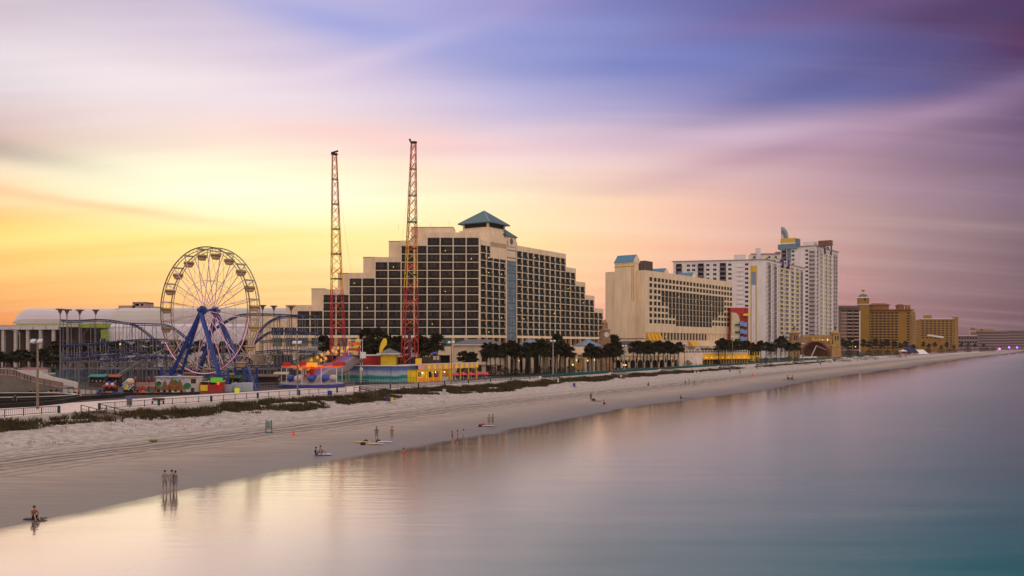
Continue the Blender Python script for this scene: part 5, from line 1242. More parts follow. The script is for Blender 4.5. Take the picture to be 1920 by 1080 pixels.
# yellow lanterns on poles beside the slide
YL = mat('orange_lantern', (.95, .36, .02), .5, .1, 1., emit=.35); ll = [(563,692),(575,683),(578,692),(584,676),(587,686),(595,671),(602,676),(603.5,666),(615,661.5),(611,673),(624,658),(631,661.5),(634,653),(642,659),(651.5,653),(559,687)]
for i, (p, py) in enumerate(sorted(ll)):
    D_ = 221+(p-560)*.12; x = PX(p, D_); z = PZ(py, D_)
    r_ = thing('lantern_pole', ORD[i]+' from the left of the orange lanterns on thin poles beside the slide', 'lantern', (x, D_, DK), 'orange lanterns along the slide')
    q = MB(); q.cyl(x, D_, DK, z-.5, .05, SCA, 5); q.build('pole', r_); q = MB(); q.ball(x, D_, z, .33, YL, 7, 1.2); q.cyl(x, D_, z+.3, z+.6, .2, YL, 6, .05); q.build('lantern', r_)
rh = thing('red_hall', 'dark red curved ride hall with a pale roof edge, above the sea mural', 'building', (PX(672, 256), 256, DK)); q = MB()
n = 12; pts = [(PX(638+80*k/n, 256), 256-3*math.sin(math.pi*k/n)) for k in range(n+1)]
for k in range(n):
    (a, b), (c, d) = pts[k], pts[k+1]; q.hexa([(a,b,DK),(c,d,DK),(c,d+9,DK),(a,b+9,DK),(a,b,PZ(667,256)),(c,d,PZ(667,256)),(c,d+9,PZ(667,256)),(a,b+9,PZ(667,256))], REDP if k > 6 else mat('deep_red_wall', (.22, .012, .015), .6, .2, .5))
q.build('wall', rh); q = MB()
for k in range(n):
    (a, b), (c, d) = pts[k], pts[k+1]; z0, z1 = PZ(667, 256)+.002, PZ(665.2, 256); q.hexa([(a,b-.3,z0),(c,d-.3,z0),(c,d+9,z0),(a,b+9,z0),(a,b-.3,z1),(c,d-.3,z1),(c,d+9,z1),(a,b+9,z1)], WHITE)
q.build('roof', rh)
root, fr = hip_house('yellow hut with a grey pyramid roof behind the sea mural', 'yellow_hut', PX(714, 250), 250, 0, 4.1, 4, DK, PZ(664.5, 250), 1.7, YEL, mat('hut_gray_roof', (.14, .14, .13), .8), 1., cat='hut')
root, fr = hip_house('yellow hut with a grey pyramid roof half hidden behind the coaster, left of the slide', 'yellow_hut', PX(565, 262), 262, 0, 4.6, 4, DK, PZ(664, 262), 1.9, YEL, mat('hut_gray_roof', (.14, .14, .13)), 1.2, cat='hut')
for k in (0,):
    q = MB(); D_ = 254; q.box(PX(742, D_), PX(826, D_), D_, D_+.5, DK, PZ(669.5, D_), mat('brown_timber_fence', (.07, .045, .04), .9, .4, 1.5))
    for j in range(14): q.box(PX(742+6.4*j, D_)-.08, PX(742+6.4*j, D_)+.08, D_-.12, D_, DK, PZ(668.6, D_), WOOD)
    tag(q.build('timber_fence'), 'dark brown timber screen behind the snack bar sign', 'fence')
q = MB(); D_ = 250; x0 = PX(811, D_); q.box(x0, x0+2., D_, D_+.2, PZ(675, D_), PZ(666, D_), DARK)
for a in (.15, 1.1):
    for z in (.15, 1.05): q.box(x0+a, x0+a+.75, D_-.05, D_, PZ(675, D_)+z*.62, PZ(675, D_)+z*.62+.42, mat('menu_pink', (.55, .42, .42)))
q.box(x0+.9, x0+1.1, D_+.05, D_+.15, DK, PZ(675, D_), DARK); tag(q.build('menu_board'), 'dark board with four pale sheets above the snack bar roof', 'board')
sb = thing('snack_bar', 'yellow snack bar with a yellow and pink striped fascia and a plain yellow square sign', 'snack bar', (PX(830, 240), 240, DK))
f4 = Fr(PX(782, 236.5), 236.5, PX(894, 262)-PX(782, 236.5), 25.5); q = MB(); PKF = mat('pink_stripe', (.60, .30, .22), .7)
Lw = f4.upx(846); Lt = f4.len; za, zb_ = PZ(693, 238), PZ(683, 238)
q.box(0, .5, 0, 6, DK, za, YEL, f4); q.box(0, Lw, 5.5, 6, DK, za, YEL, f4); q.box(Lw-.4, Lw, 0, 6, DK, za, YEL, f4); q.box(0, Lw, .1, 5.4, za-.3, za, YEL, f4)
ORW = mat('orange_wall', (.75, .26, .02), .6, .1, .8); segs = [(0, 2.5, 1), (2.5, 3.8, 0), (3.8, 6.2, 2), (6.2, 7.7, 1)]
u_ = [.5, 3.3, 4.4, 6.1, 9.6]
q.box(.5, Lw*.70, .0, .25, DK, DK+1.15, ORW, f4); q.box(.5, Lw*.70, .0, .25, za-.55, za, YEL, f4)
for a in (.0, .24, .30, .45, .66, .70): q.box(Lw*a, Lw*a+.35, -.02, .27, DK, za, YEL, f4)
q.build('wall', sb)
q = MB(); q.box(.6, Lw*.70, 2.5, 2.6, DK+.2, za-.4, mat('lit_interior', (.95, .60, .04), .8, .25, .8, emit=.75, c2=(.45, .18, .01)), f4); q.box(Lw*.72, Lw-.5, 1.4, 1.5, DK+.2, za-.5, mat('warm_brown_interior', (.36, .17, .07), .8, .4, 1.2, emit=.25), f4); q.build('lit_interior', sb)
for k, c in enumerate(((.5,.02,.02), (.02,.02,.02), (.6,.25,.02), (.02,.08,.3), (.45,.4,.02), (.02,.02,.02), (.3,.02,.1), (.05,.25,.1))):
    uu = Lw*(.045+.022*k) if k < 5 else Lw*(.48+.05*(k-5)); q = MB(); q.box(uu+.02, uu+.3, .35, .45, DK+1.3+.2*(k % 2), za-.7, mat('shirt_%d' % k, c, .8), f4); q.build('hanging_shirt', sb)
q = MB(); q.box(Lw*.32, Lw*.445, .3, .4, DK, za-.6, DARK, f4); q.build('door', sb)
q = MB(); q.box(Lw*.72, Lw*.93, .1, .8, DK, DK+1.1, mat('pale_counter', (.5, .42, .42)), f4); q.build('counter', sb)
q = MB(); nst = 22
for k in range(nst): q.box(Lt*k/nst, Lt*(k+1)/nst, -.5, -.35, za, zb_, (YEL if k % 2 or k == 3 else PKF) if k > 2 else PKF, f4)
q.box(0, Lt, -.35, 6.2, zb_-.35, zb_-.1, CONC, f4); q.box(-.01, Lt, -.55, -.3, zb_, zb_+.12, WHITE, f4); q.build('striped_fascia', sb)
for k in range(4): q = MB(); uu = Lw+.3+(Lt-Lw-.6)*k/3; q.box(uu, uu+.3, -.1, .2, DK, za, YEL, f4); q.build('pergola_post', sb)
q = MB(); q.box(.1, 2.5, .3, .6, zb_+.12, PZ(672, 238), YEL, f4); q.build('sign_board', sb)
lamps(sb, [f4.P(Lw*a, .8, za-.9) for a in (.22, .5, .6, .87)], .18, LAMPW)
# pink umbrellas
UM = mat('pink_umbrella', (.55, .03, .07), .6, .12, 1.)
for i, (p, D_) in enumerate(((853.5,240),(869,246),(883.5,248),(896,256),(910.5,258))):
    x = PX(p, D_); r_ = thing('patio_umbrella', ORD[i]+' from the left of the pink parasols on the snack bar patio', 'umbrella', (x, D_, DK), 'pink parasols'); q = MB(); zt = PZ(697.2, 245)-.1*i
    rings = [[(x+r*math.cos(t*.7854), D_+r*math.sin(t*.7854), z) for t in range(8)] for r, z in ((1.15, zt-.75), (1.12, zt-.6), (.6, zt-.22), (.06, zt))]; q.loft(rings, UM, False); q.build('canopy', r_)
    q = MB(); q.cyl(x, D_, DK, zt+.15, .05, WHITE, 6); q.cyl(x, D_, DK, DK+.12, .35, GRAY, 8); q.build('pole', r_)
    t_ = thing('patio_table', 'table under the '+ORD[i]+' pink parasol from the left', 'table', (x, D_, DK), 'patio tables'); q = MB(); q.cyl(x+.2, D_-.3, DK+.7, DK+.76, .55, (WHITE, mat('blue_top', (.03,.06,.3)), YEL, mat('green_top', (.02,.22,.1)), WHITE)[i], 10); q.build('table_top', t_); q = MB(); q.cyl(x+.2, D_-.3, DK, DK+.7, .06, GRAY, 6); q.build('leg', t_)
    for e in (-1, 1):
        c_ = thing('patio_chair', ('left' if e < 0 else 'right')+' chair at the table under the '+ORD[i]+' pink parasol', 'chair', (x+.2+e*1.0, D_-.4, DK), 'patio chairs'); xx = x+.2+e*1.0
        q = MB(); q.box(xx-.25, xx+.25, D_-.65, D_-.15, DK+.42, DK+.47, mat('chair_pink', (.5, .25, .25), .7)); q.build('seat', c_); q = MB(); q.box(xx+e*.22, xx+e*.27, D_-.65, D_-.15, DK+.47, DK+.95, mat('chair_pink', (.5, .25, .25))); q.build('backrest', c_)
        for a in (-.22, .22):
            for b in (-.62, -.18): q = MB(); q.box(xx+a-.02, xx+a+.02, D_+b-.02, D_+b+.02, DK, DK+.42, GRAY); q.build('leg', c_)
# ---- spinning ride
sr = thing('spinning_ride', 'round spinning ride with orange strip canopies and blue tubs on a grey platform', 'ride', (PX(585, 212), 212, DK)); cx_, cy_ = PX(585, 212), 212
q = MB(); q.cyl(cx_, cy_, DK, DK+.75, 7.6, mat('ride_blue_skirt', (.02, .03, .22), .5), 24); q.build('skirt', sr); q = MB(); q.cyl(cx_, cy_, DK+.75, DK+1.0, 7.3, mat('ride_gray_deck', (.28, .24, .24), .7), 24, 7.2); q.tube([(cx_, cy_, DK+1.0), (cx_, cy_, DK+1.7)], [6.2, 2.5], mat('ride_gray_deck', (.28, .24, .24)), 24); q.build('platform', sr)
q = MB(); q.cyl(cx_, cy_, DK+1.5, DK+5.0, .5, REDP, 10); q.cyl(cx_, cy_, DK+4.7, DK+5.6, 1.3, YL, 12); q.build('centre_column', sr)
OC = mat('orange_canopy', (.80, .12, .02), .5, .1, 1., emit=.25)
for k in range(10):
    a = k*.6283+.2; c, s = math.cos(a), math.sin(a); q = MB(); x1, y1 = cx_+1.2*c, cy_+1.2*s; x2, y2 = cx_+6.9*c, cy_+6.9*s; w_ = .45; zz = DK+4.2
    q.hexa([(x1-s*w_,y1+c*w_,zz),(x2-s*w_,y2+c*w_,zz+.4),(x2+s*w_,y2-c*w_,zz+.4),(x1+s*w_,y1-c*w_,zz),(x1-s*w_,y1+c*w_,zz+.3),(x2-s*w_,y2+c*w_,zz+.7),(x2+s*w_,y2-c*w_,zz+.7),(x1+s*w_,y1-c*w_,zz+.3)], OC); q.build('canopy_strip', sr)
    q = MB(); q.bar((x2, y2, DK+.9), (x2, y2, DK+4.5), .10, WHITE); q.build('post', sr)
    q = MB(); xm, ym = cx_+5.1*math.cos(a+.3), cy_+5.1*math.sin(a+.3); q.ball(xm, ym, DK+2.1, .95, mat('blue_tub', (.015, .05, .30), .3) if k % 3 else mat('white_tub', (.5, .42, .45), .4), 9, .8); q.build('tub', sr)
    if k % 3 == 0: q = MB(); q.box(x2-.9, x2+.9, y2-.05, y2+.05, DK+4.9, DK+5.8, REDP); q.build('sign', sr)
# ---- kart track
kt = thing('kart_track', 'pale oval kart track with black tyre barriers at the left edge, behind the boardwalk', 'kart track', (PX(20, 158), 158, DK)); TY = mat('black_tyre', (.012, .010, .010), .9, .3, 1.)
def band(pts, w, h, m, z=DK, nm='barrier'):
    q = MB()
    for (a, b), (c, d) in zip(pts, pts[1:]):
        l = math.hypot(c-a, d-b) or 1; nx, ny = -(d-b)/l*w, (c-a)/l*w; q.hexa([(a-nx,b-ny,z),(c-nx,d-ny,z),(c+nx,d+ny,z),(a+nx,b+ny,z),(a-nx,b-ny,z+h),(c-nx,d-ny,z+h),(c+nx,d+ny,z+h),(a+nx,b+ny,z+h)], m)
    return q.build(nm, kt)
ex = PX(5, 163); el = [(ex+12.5*math.cos(t*.2618), 163+8*math.sin(t*.2618)) for t in range(25)]
q = MB(); q.add([(x, y, DK+.03) for x, y in el[:-1]], [tuple(range(24))], mat('kart_asphalt', (.34, .27, .25), .9, .15, .4)); q.build('infield', kt)
band(el, .25, .7, TY); band([(ex+(x-ex)*1.0, 163+(y-163)*1.0) for x, y in el], .27, .12, CONC, DK+.7, 'kerb')
band([(PX(-20, 138), 138), (PX(60, 143), 143), (PX(112, 150), 150), (PX(150, 160), 160), (PX(232, 170), 170)], .3, .7, TY); band([(PX(-20, 149), 149), (PX(95, 155), 155), (PX(180, 164), 164), (PX(240, 176), 176)], .3, .6, TY)
def panel(px0, px1, D0, D1, pyt0, pyt1, m, name, label, zb=DK, posts=True):
    q = MB(); a, b = PX(px0, D0), PX(px1, D1); z0, z1 = PZ(pyt0, D0), PZ(pyt1, D1)
    q.hexa([(a,D0,zb),(b,D1,zb),(b,D1+.15,zb),(a,D0+.15,zb),(a,D0,z0),(b,D1,z1),(b,D1+.15,z1),(a,D0+.15,z0)], m)
    if posts:
        n = 6
        for k in range(n+1): x = a+(b-a)*k/n; y = D0+(D1-D0)*k/n; q.bar((x, y-.05, zb), (x, y-.05, z0+(z1-z0)*k/n+.1), .09, DARK)
    return tag(q.build(name), label, 'fence')
FP_ = mat('pale_fence_panel', (.48, .41, .41), .8, .08, .5); FB_ = mat('pinkish_fence', (.25, .16, .14), .85, .2, 1.2)
panel(117, 182, 178, 182, 729, 732, FP_, 'barrier_panel', 'long white barrier board right of the kart track')
panel(82, 118, 160, 163, 744, 744, FP_, 'barrier_panel', 'short pale barrier board just right of the kart track bend', posts=True)
el_ = thing('raised_ramp', 'grey raised walkway with a brown slatted fence curving above the karts', 'walkway', (PX(60, 192), 192, DK)); pts = [(-30, 702, 188, 692), (0, 702, 189, 691), (26, 704, 190, 693), (46, 711, 191, 701), (72, 718, 193, 708), (118, 727, 196, 717)]
q = MB(); q2 = MB(); q3 = MB()
for (a, pz, D0, pt1), (b, pz2, D1, pt2) in zip(pts, pts[1:]):
    x0, x1 = PX(a, D0), PX(b, D1); zz0, zz1, zt0, zt1 = PZ(pz, D0), PZ(pz2, D1), PZ(pt1, D0), PZ(pt2, D1)
    q.hexa([(x0,D0,DK),(x1,D1,DK),(x1,D1+5,DK),(x0,D0+5,DK),(x0,D0,zz0),(x1,D1,zz1),(x1,D1+5,zz1),(x0,D0+5,zz0)], mat('gray_rendered_wall', (.17, .14, .13), .9, .15, .6))
    q2.hexa([(x0,D0+.05,zz0),(x1,D1+.05,zz1),(x1,D1+.12,zz1),(x0,D0+.12,zz0),(x0,D0+.05,zt0),(x1,D1+.05,zt1),(x1,D1+.12,zt1),(x0,D0+.12,zt0)], FB_)
    q3.bar((x0, D0, zt0), (x1, D1, zt1), .1, CONC); q3.bar((x0, D0-.02, zz0), (x1, D1-.02, zz1), .1, CONC)
    for k in range(3): f = k/3; q3.bar((x0+(x1-x0)*f, D0, zz0+(zz1-zz0)*f), (x0+(x1-x0)*f, D0, zt0+(zt1-zt0)*f), .09, DARK)
q.build('base', el_); q2.build('fence_panel', el_); q3.build('rail', el_)
wr = MB(); pts = [(73, 696, 703), (80, 700, 712), (100, 707, 720), (125, 712, 723), (145.5, 717, 726)]
for (a, t1, b1), (b, t2, b2) in zip(pts, pts[1:]):
    D0, D1 = 205, 205; wr.hexa([(PX(a,D0),D0,PZ(b1,D0)-1),(PX(b,D1),D1,PZ(b2,D1)-.5),(PX(b,D1),D1+.3,PZ(b2,D1)-.5),(PX(a,D0),D0+.3,PZ(b1,D0)-1),(PX(a,D0),D0,PZ(t1,D0)),(PX(b,D1),D1,PZ(t2,D1)),(PX(b,D1),D1+.3,PZ(t2,D1)),(PX(a,D0),D0+.3,PZ(t1,D0))], mat('white_ramp_side', (.62, .54, .53), .6, .04, .5))
tag(wr.build('ramp_wall'), 'curved white sloping side wall behind the raised walkway', 'wall')
band([(PX(190, 176), 176), (PX(260, 177), 177), (PX(330, 178), 178), (PX(374, 180), 180)], .35, .45, mat('black_rubber_wall', (.02, .014, .013), .9, .5, 2.))
# chequered loop sign, stacked karts, red pennants
cs = thing('chequered_arch', 'round black and white chequered arch sign left of the painted trailer', 'sign', (PX(240, 186), 186, DK)); q = MB(); x0 = PX(240, 186)
for i in range(8):
    for j in range(8):
        a, b = (i-4)*.28, j*.28
        if (a+.14)**2+(b-1.0)**2 < 1.25: q.box(x0+a, x0+a+.28, 186, 186.15, DK+.55+b, DK+.55+b+.28, DARK if (i+j) % 2 else WHITE)
q.build('panel', cs); q = MB(); q.ball(x0+.35, 186.4, DK+2.2, .8, mat('cream_dome', (.55, .42, .3)), 9); q.cyl(x0-.2, 185.9, DK+.6, DK+1.4, .25, YEL, 8); q.box(x0-.9, x0+.9, 185.8, 186.4, DK, DK+.55, DARK); q.build('base', cs)
for i, p in enumerate((254, 279.5)):
    r_ = thing('pennant_pole', ('left' if i == 0 else 'right')+' thin pole with a red flag before the pink slatted fence', 'flag pole', (PX(p, 186), 186, DK)); q = MB(); q.cyl(PX(p, 186), 186, DK, PZ(706, 186), .04, DARK, 5); q.build('pole', r_); q = MB(); q.tube([(PX(p, 186), 186, PZ(712, 186)), (PX(p, 186), 186, PZ(709, 186)), (PX(p, 186), 186, PZ(705.5, 186))], [.1, .2, .05], mat('red_flag', (.7, .04, .02), .6), 6); q.build('flag', r_)
q = MB()
for k in range(26): x = PX(252+1.55*k, 187); q.box(x-.05, x+.05, 187, 187.06, PZ(725, 187), PZ(717, 187), mat('pink_slat', (.5, .28, .27), .7))
q.box(PX(251, 187), PX(293, 187), 187.06, 187.12, PZ(725.5, 187), PZ(724.6, 187), REDP); q.box(PX(251, 187), PX(293, 187), 187.06, 187.12, PZ(717.6, 187), PZ(716.5, 187), REDP)
for k in range(4): x = PX(252+13*k, 187); q.box(x-.06, x+.06, 187.07, 187.2, DK, PZ(717, 187), DARK)
tag(q.build('slatted_fence'), 'pink slatted fence between the chequered arch and the painted trailer', 'fence')
# karts lined up
KP = thing('go_kart', 'kart', 'go kart', (0, 0, 0), 'go karts parked behind the boardwalk')
q = MB(); KC = [mat('kart_'+n_, c, .45) for n_, c in (('red', (.45,.02,.02)), ('blue', (.02,.06,.35)), ('orange', (.7,.2,.02)), ('white', (.5,.5,.5)))]
def kart(i, x, y, rz, m, lab):
    r_ = thing('go_kart', lab, 'go kart', (x, y, DK), 'go karts parked behind the boardwalk'); fr = Fr(x, y, math.cos(rz), math.sin(rz)); q = MB()
    q.hexa([fr.P(-1,-.45,DK+.12),fr.P(1,-.3,DK+.12),fr.P(1,.3,DK+.12),fr.P(-1,.45,DK+.12),fr.P(-1,-.45,DK+.45),fr.P(1,-.25,DK+.3),fr.P(1,.25,DK+.3),fr.P(-1,.45,DK+.45)], m); q.build('body', r_)
    q = MB(); q.box(-.6, -.2, -.22, .22, DK+.3, DK+.85, DARK, fr); q.build('seat', r_)
    for a in (-.75, .7):
        for b in (-.55, .55): q = MB(); q.tube([fr.P(a, b-.1, DK+.18), fr.P(a, b+.1, DK+.18)], .18, TY, 8); q.build('wheel', r_)
bpy.data.objects.remove(KP)
kp = [(PX(p, D_), D_) for p, D_ in ((100,181),(110,183),(122,170),(133,171),(144,172),(192,180),(199,181),(206,182),(214,183),(222,182),(300,180),(311,180),(322,181),(333,181),(344,180),(262,181),(272,181),(60,176),(72,178))]
names = ['red','blue','orange','white']
for i, (x, y) in enumerate(sorted(kp)): kart(i, x, y, .3*(i % 5)-.4, KC[(i*7) % 4], ORD[i]+' from the left of the parked karts, '+names[(i*7) % 4]+' bodied')
bpy.data.objects['go_kart']
q = MB(); fr = Fr(PX(205, 183), 183, 1, 0)
for k in range(9): q.ball(PX(196+2.5*k, 183), 183+.3*(k % 2), PZ(725-2.0*(k % 4), 183), .42, [REDP, DARK, mat('helmet_white', (.5,.45,.45)), BLUE][k % 4], 7)
q.box(PX(195, 183), PX(217, 183), 183.2, 184, DK, PZ(727, 183), DARK); tag(q.build('helmet_rack'), 'dark rack stacked with red, white and blue helmets right of the white barrier', 'rack')
# red and orange shrubs of the park: inflatable blobs, drums
for i, (p, D_, c, n_) in enumerate(((297, 180, (.03,.05,.2), 'blue'), (345, 184, (.35,.2,.12), 'tan'), (269, 180, (.7,.15,.02), 'orange'), (263, 180.5, (.6,.03,.02), 'red'), (361, 186, (.02,.02,.08), 'dark navy'), (352, 183, (.45,.42,.45), 'white'))):
    q = MB(); x = PX(p, D_); q.cyl(x, D_, DK, DK+.9, .33, mat('drum_'+n_.replace(' ', '_'), c, .6), 10); q.cyl(x, D_, DK+.9, DK+.98, .36, DARK, 10); tag(q.build('drum'), n_+' drum standing behind the boardwalk before the painted trailer', 'drum', 'drums by the trailer')
# ride fence right of the wheel
q = MB(); D_ = 222
for k in range(26): x = PX(640+5.5*k, D_-.0); q.bar((x, D_+k*.15, DK), (x, D_+k*.15, DK+1.7), .05, DARK)
a = PX(640, D_); b = PX(640+5.5*25, D_)
for z in (.2, 1.7): q.bar((a, D_, DK+z), (b, D_+3.75, DK+z), .05, DARK)
tag(q.build('wire_fence'), 'thin dark wire fence below the bright sea mural', 'fence')

# queue railings, small rides and stalls that fill the park floor
rq = random.Random(21)
for i, (a, b, D0, D1) in enumerate(((385, 470, 212, 214), (480, 528, 205, 207), (478, 530, 214, 216), (500, 556, 224, 226), (330, 376, 205, 206), (200, 245, 204, 206), (250, 292, 208, 209), (640, 665, 212, 213), (655, 690, 222, 223), (150, 196, 214, 215))):
    q = MB(); n = 9
    for k in range(n+1):
        x = PX(a+(b-a)*k/n, D0+(D1-D0)*k/n); y = D0+(D1-D0)*k/n; q.bar((x, y, DK), (x, y, DK+1.15), .08, [WOOD, SCA, DARK][i % 3])
    for z in (.5, 1.1): q.bar((PX(a, D0), D0, DK+z), (PX(b, D1), D1, DK+z), .08, [WOOD, SCA, DARK][i % 3])
    tag(q.build('queue_railing'), 'low '+['brown','grey','black'][i % 3]+' queue railing '+['behind the blue hoardings under the wheel','right of the blue hoardings, nearer one','right of the blue hoardings, farther one','left of the spinning ride','behind the painted trailer','behind the helmet rack','behind the chequered arch','just right of the spinning ride','below the left end of the sea mural','behind the long white barrier board'][i], 'railing', 'queue railings in the park')

# a few more small stalls, seen as dark busy shapes under and beside the wheel
def stall(px, D_, w, h, c, c2, lab):
    x = PX(px, D_); r_ = thing('game_stall', lab, 'stall', (x, D_, DK), 'small stalls in the park'); m1 = mat('stall_'+lab.split()[0].replace('-', '_'), c, .7, .2, 1.5)
    q = MB(); q.box(x-w/2, x+w/2, D_+1.2, D_+1.4, DK, DK+h, m1); q.box(x-w/2, x-w/2+.12, D_, D_+1.2, DK, DK+h, m1); q.box(x+w/2-.12, x+w/2, D_, D_+1.2, DK, DK+h, m1); q.box(x-w/2, x+w/2, D_, D_+.12, DK, DK+.95, m1); q.build('wall', r_)
    q = MB(); q.hexa([(x-w/2-.2, D_-.5, DK+h-.15), (x+w/2+.2, D_-.5, DK+h-.15), (x+w/2+.2, D_+1.5, DK+h), (x-w/2-.2, D_+1.5, DK+h), (x-w/2-.2, D_-.5, DK+h), (x+w/2+.2, D_-.5, DK+h), (x+w/2+.2, D_+1.5, DK+h+.5), (x-w/2-.2, D_+1.5, DK+h+.5)], mat('stall_roof_'+c2[0], c2[1], .7, .2, 1.)); q.build('canopy', r_)
    rr_ = random.Random(int(px))
    for k in range(4): q = MB(); xx = x-w/2+.4+(w-.8)*k/3; q.ball(xx, D_+.7, DK+1.15+.5*rr_.random(), .22, [REDP, YEL, WHITE, BLUE][rr_.randrange(4)], 6); q.build('prize', r_)
stall(322, 214, 3.4, 2.5, (.05,.05,.07), ('navy', (.02,.03,.12)), 'slate stall with a navy canopy behind the left wheel foot')
stall(350, 216, 3.2, 2.4, (.10,.04,.03), ('rust', (.25,.05,.02)), 'rusty red stall under the left side of the wheel')
stall(437, 207, 3.0, 2.3, (.06,.05,.05), ('green', (.02,.10,.04)), 'charcoal stall with a green canopy under the right side of the wheel')
stall(500, 216, 5.2, 2.3, (.10,.06,.045), ('brown', (.12,.06,.035)), 'brown open stall between the wheel and the spinning ride')
stall(526, 224, 3.2, 2.6, (.30,.26,.26), ('cream', (.42,.33,.24)), 'pale stall with a cream canopy just left of the spinning ride')
stall(182, 212, 3.6, 2.4, (.08,.05,.045), ('teal', (.02,.16,.16)), 'umber stall with a teal canopy behind the white barrier board')
stall(212, 214, 3.0, 2.3, (.04,.04,.05), ('rust', (.25,.05,.02)), 'black stall with a rust canopy left of the chequered arch')
# ================================================================== palms
def palm(h, r, seed, dens=30):
    rn = random.Random(seed); root = thing('palm_tree', 'palm', 'palm tree', (0, 0, 0)); q = MB(); lx, ly = rn.uniform(-.5, .5), rn.uniform(-.4, .4)
    pts = [(lx*(k/6)**2, ly*(k/6)**2, h*k/6) for k in range(7)]; q.tube(pts, [.24, .17, .16, .16, .17, .2, .23], TRUNK, 7)
    for k in range(26):   # boots under the crown
        a = rn.uniform(0, 6.28); z = h-rn.uniform(.1, 1.6); q.bar((lx*.9, ly*.9, z), (lx*.9+.35*math.cos(a), ly*.9+.35*math.sin(a), z+.35), .09, TRUNK)
    q.build('trunk', root); q = MB(); c = Vector((lx, ly, h))
    for k in range(dens):
        a = rn.uniform(0, 6.283); el = rn.uniform(-.75, 1.35); L_ = r*rn.uniform(.45, .62); d = Vector((math.cos(a)*math.cos(el), math.sin(a)*math.cos(el), math.sin(el)))
        p1 = c+d*L_; q.bar(c, p1, .035, LEAF); s = Vector((-math.sin(a), math.cos(a), 0)); up = d.cross(s)
        nl = 11; fr_ = r*rn.uniform(.42, .6)
        for j in range(nl):
            b = (j/(nl-1)-.5)*3.6; e = (d*math.cos(b)+s*math.sin(b)); tip = p1+e*fr_*(1-.25*abs(b)/1.8)-Vector((0, 0, fr_*rn.uniform(.1, .55)))
            m_ = p1+e*fr_*.5; w_ = s*math.cos(b)-d*math.sin(b); w_ = w_*.17*r/2
            q.add([p1, m_-w_, tip, m_+w_], [(0, 1, 2, 3)], LEAF)
    q.build('crown', root); return root
protos = [palm(7.2, 2.5, s, 46) for s in (1, 2, 3, 4)]; used = [False]*4; rp = random.Random(5)
def put_palm(px, D_, sc, lab, grp, pyc=None):
    i = rp.randrange(4)
    if pyc is not None: sc = max(.55, (PZ(pyc, D_)-DK)/7.2)
    o = place(protos[i], not used[i], (PX(px, D_), D_, DK-.05), rp.uniform(0, 6.28), sc, lab, grp); used[i] = True
    k = 1.75 if px < 140 else 1.5 if px < 340 or 'right of the bandshell' in lab else max(1., min(sc, 1.3)); o.scale = (k, k, sc)
    return o
rows = [('left of the ticket booth before the convention hall columns', [(-4,668,305),(6,672,300),(22,668,312),(38,665,318),(52,672,300),(64,668,322),(74,664,310),(88,670,305),(97,676,290),(108,652,330),(117,655,325),(128,660,330)]),
 ('behind the coaster scaffolding', [(150,655,330),(168,660,335),(186,648,340),(205,652,340),(222,650,335),(240,655,340),(262,650,345),(285,648,345),(310,655,345),(330,650,350),(350,655,345),(372,650,345),(395,655,340),(420,652,345),(440,655,340),(460,650,345),(480,655,345),(500,652,345),(520,655,340),(542,650,345)]),
 ('before the stepped hotel, between the masts', [(603,645,290),(680,652,275),(686,634,292),(692,650,280),(704,634,285),(722,650,276),(729,645,282),(735,652,278),(741,646,285),(700,653,280)]),
 ('before the stepped hotel, right of the masts', [(785,648,280),(791,645,284),(797,649,280),(803,655,276),(820,643,282),(756,652,282)]),
 ('in the dense cluster right of the pink parasols', [(868,668,285),(878,672,280),(887,670,283),(912,655,292),(920,660,285),(929,658,282),(938,661,287),(947,656,290),(958,652,300),(966,656,292),(975,660,290),(985,655,297),(993,660,290),(1002,655,300),(1012,650,305),(1020,655,300),(1028,658,295),(1040,655,305),(1050,652,310),(1060,657,308),(1068,660,306),(1046,642,320)]),
 ('just left of the clock tower', [(1104,660,318),(1110,656,322),(1116,660,318),(1121,662,320)]),
 ('just right of the clock tower', [(1137,660,325),(1143,655,330),(1150,660,326),(1156,658,330),(1149,642,345),(1155,650,345),(1163,655,350)]),
 ('in front of the arcade with arches', [(1187,652,380),(1194,650,382),(1200,655,378),(1206,652,382),(1213,650,385),(1219,655,380),(1226,652,384),(1233,650,385),(1244,653,388),(1251,650,390),(1258,652,388),(1265,655,390),(1271,652,392)]),
 ('before the yellow arcade canopy', [(1347,648,440),(1353,645,445),(1359,648,442),(1366,650,448),(1372,648,450),(1378,652,452),(1385,648,455)]),
 ('below the red and blue play building', [(1394,652,465),(1402,648,470),(1410,650,475),(1418,652,480),(1427,648,485),(1436,650,488),(1445,652,490),(1456,645,520),(1464,640,525),(1472,645,530),(1480,650,530),(1490,652,540),(1496,650,545)]),
 ('below the yellow hotel with the domed tower', [(1580,642,800),(1588,645,790),(1597,640,810),(1607,645,800),(1618,643,820),(1630,645,820),(1642,642,840),(1653,645,850),(1664,643,860),(1676,645,880),(1688,648,900),(1699,645,930),(1712,650,960)]),
 ('before the farthest hotels at the right', [(1732,645,1150),(1742,648,1160),(1752,646,1180),(1765,650,1200),(1775,646,1210),(1788,650,1250),(1803,646,1350),(1815,645,1400),(1828,647,1450),(1845,648,1500)])]
for txt, l in rows:
    for i, (p, pyc, D_) in enumerate(sorted(l)):
        put_palm(p, D_, 1, ORD[i]+' palm from the left '+txt, 'palms '+txt, pyc)
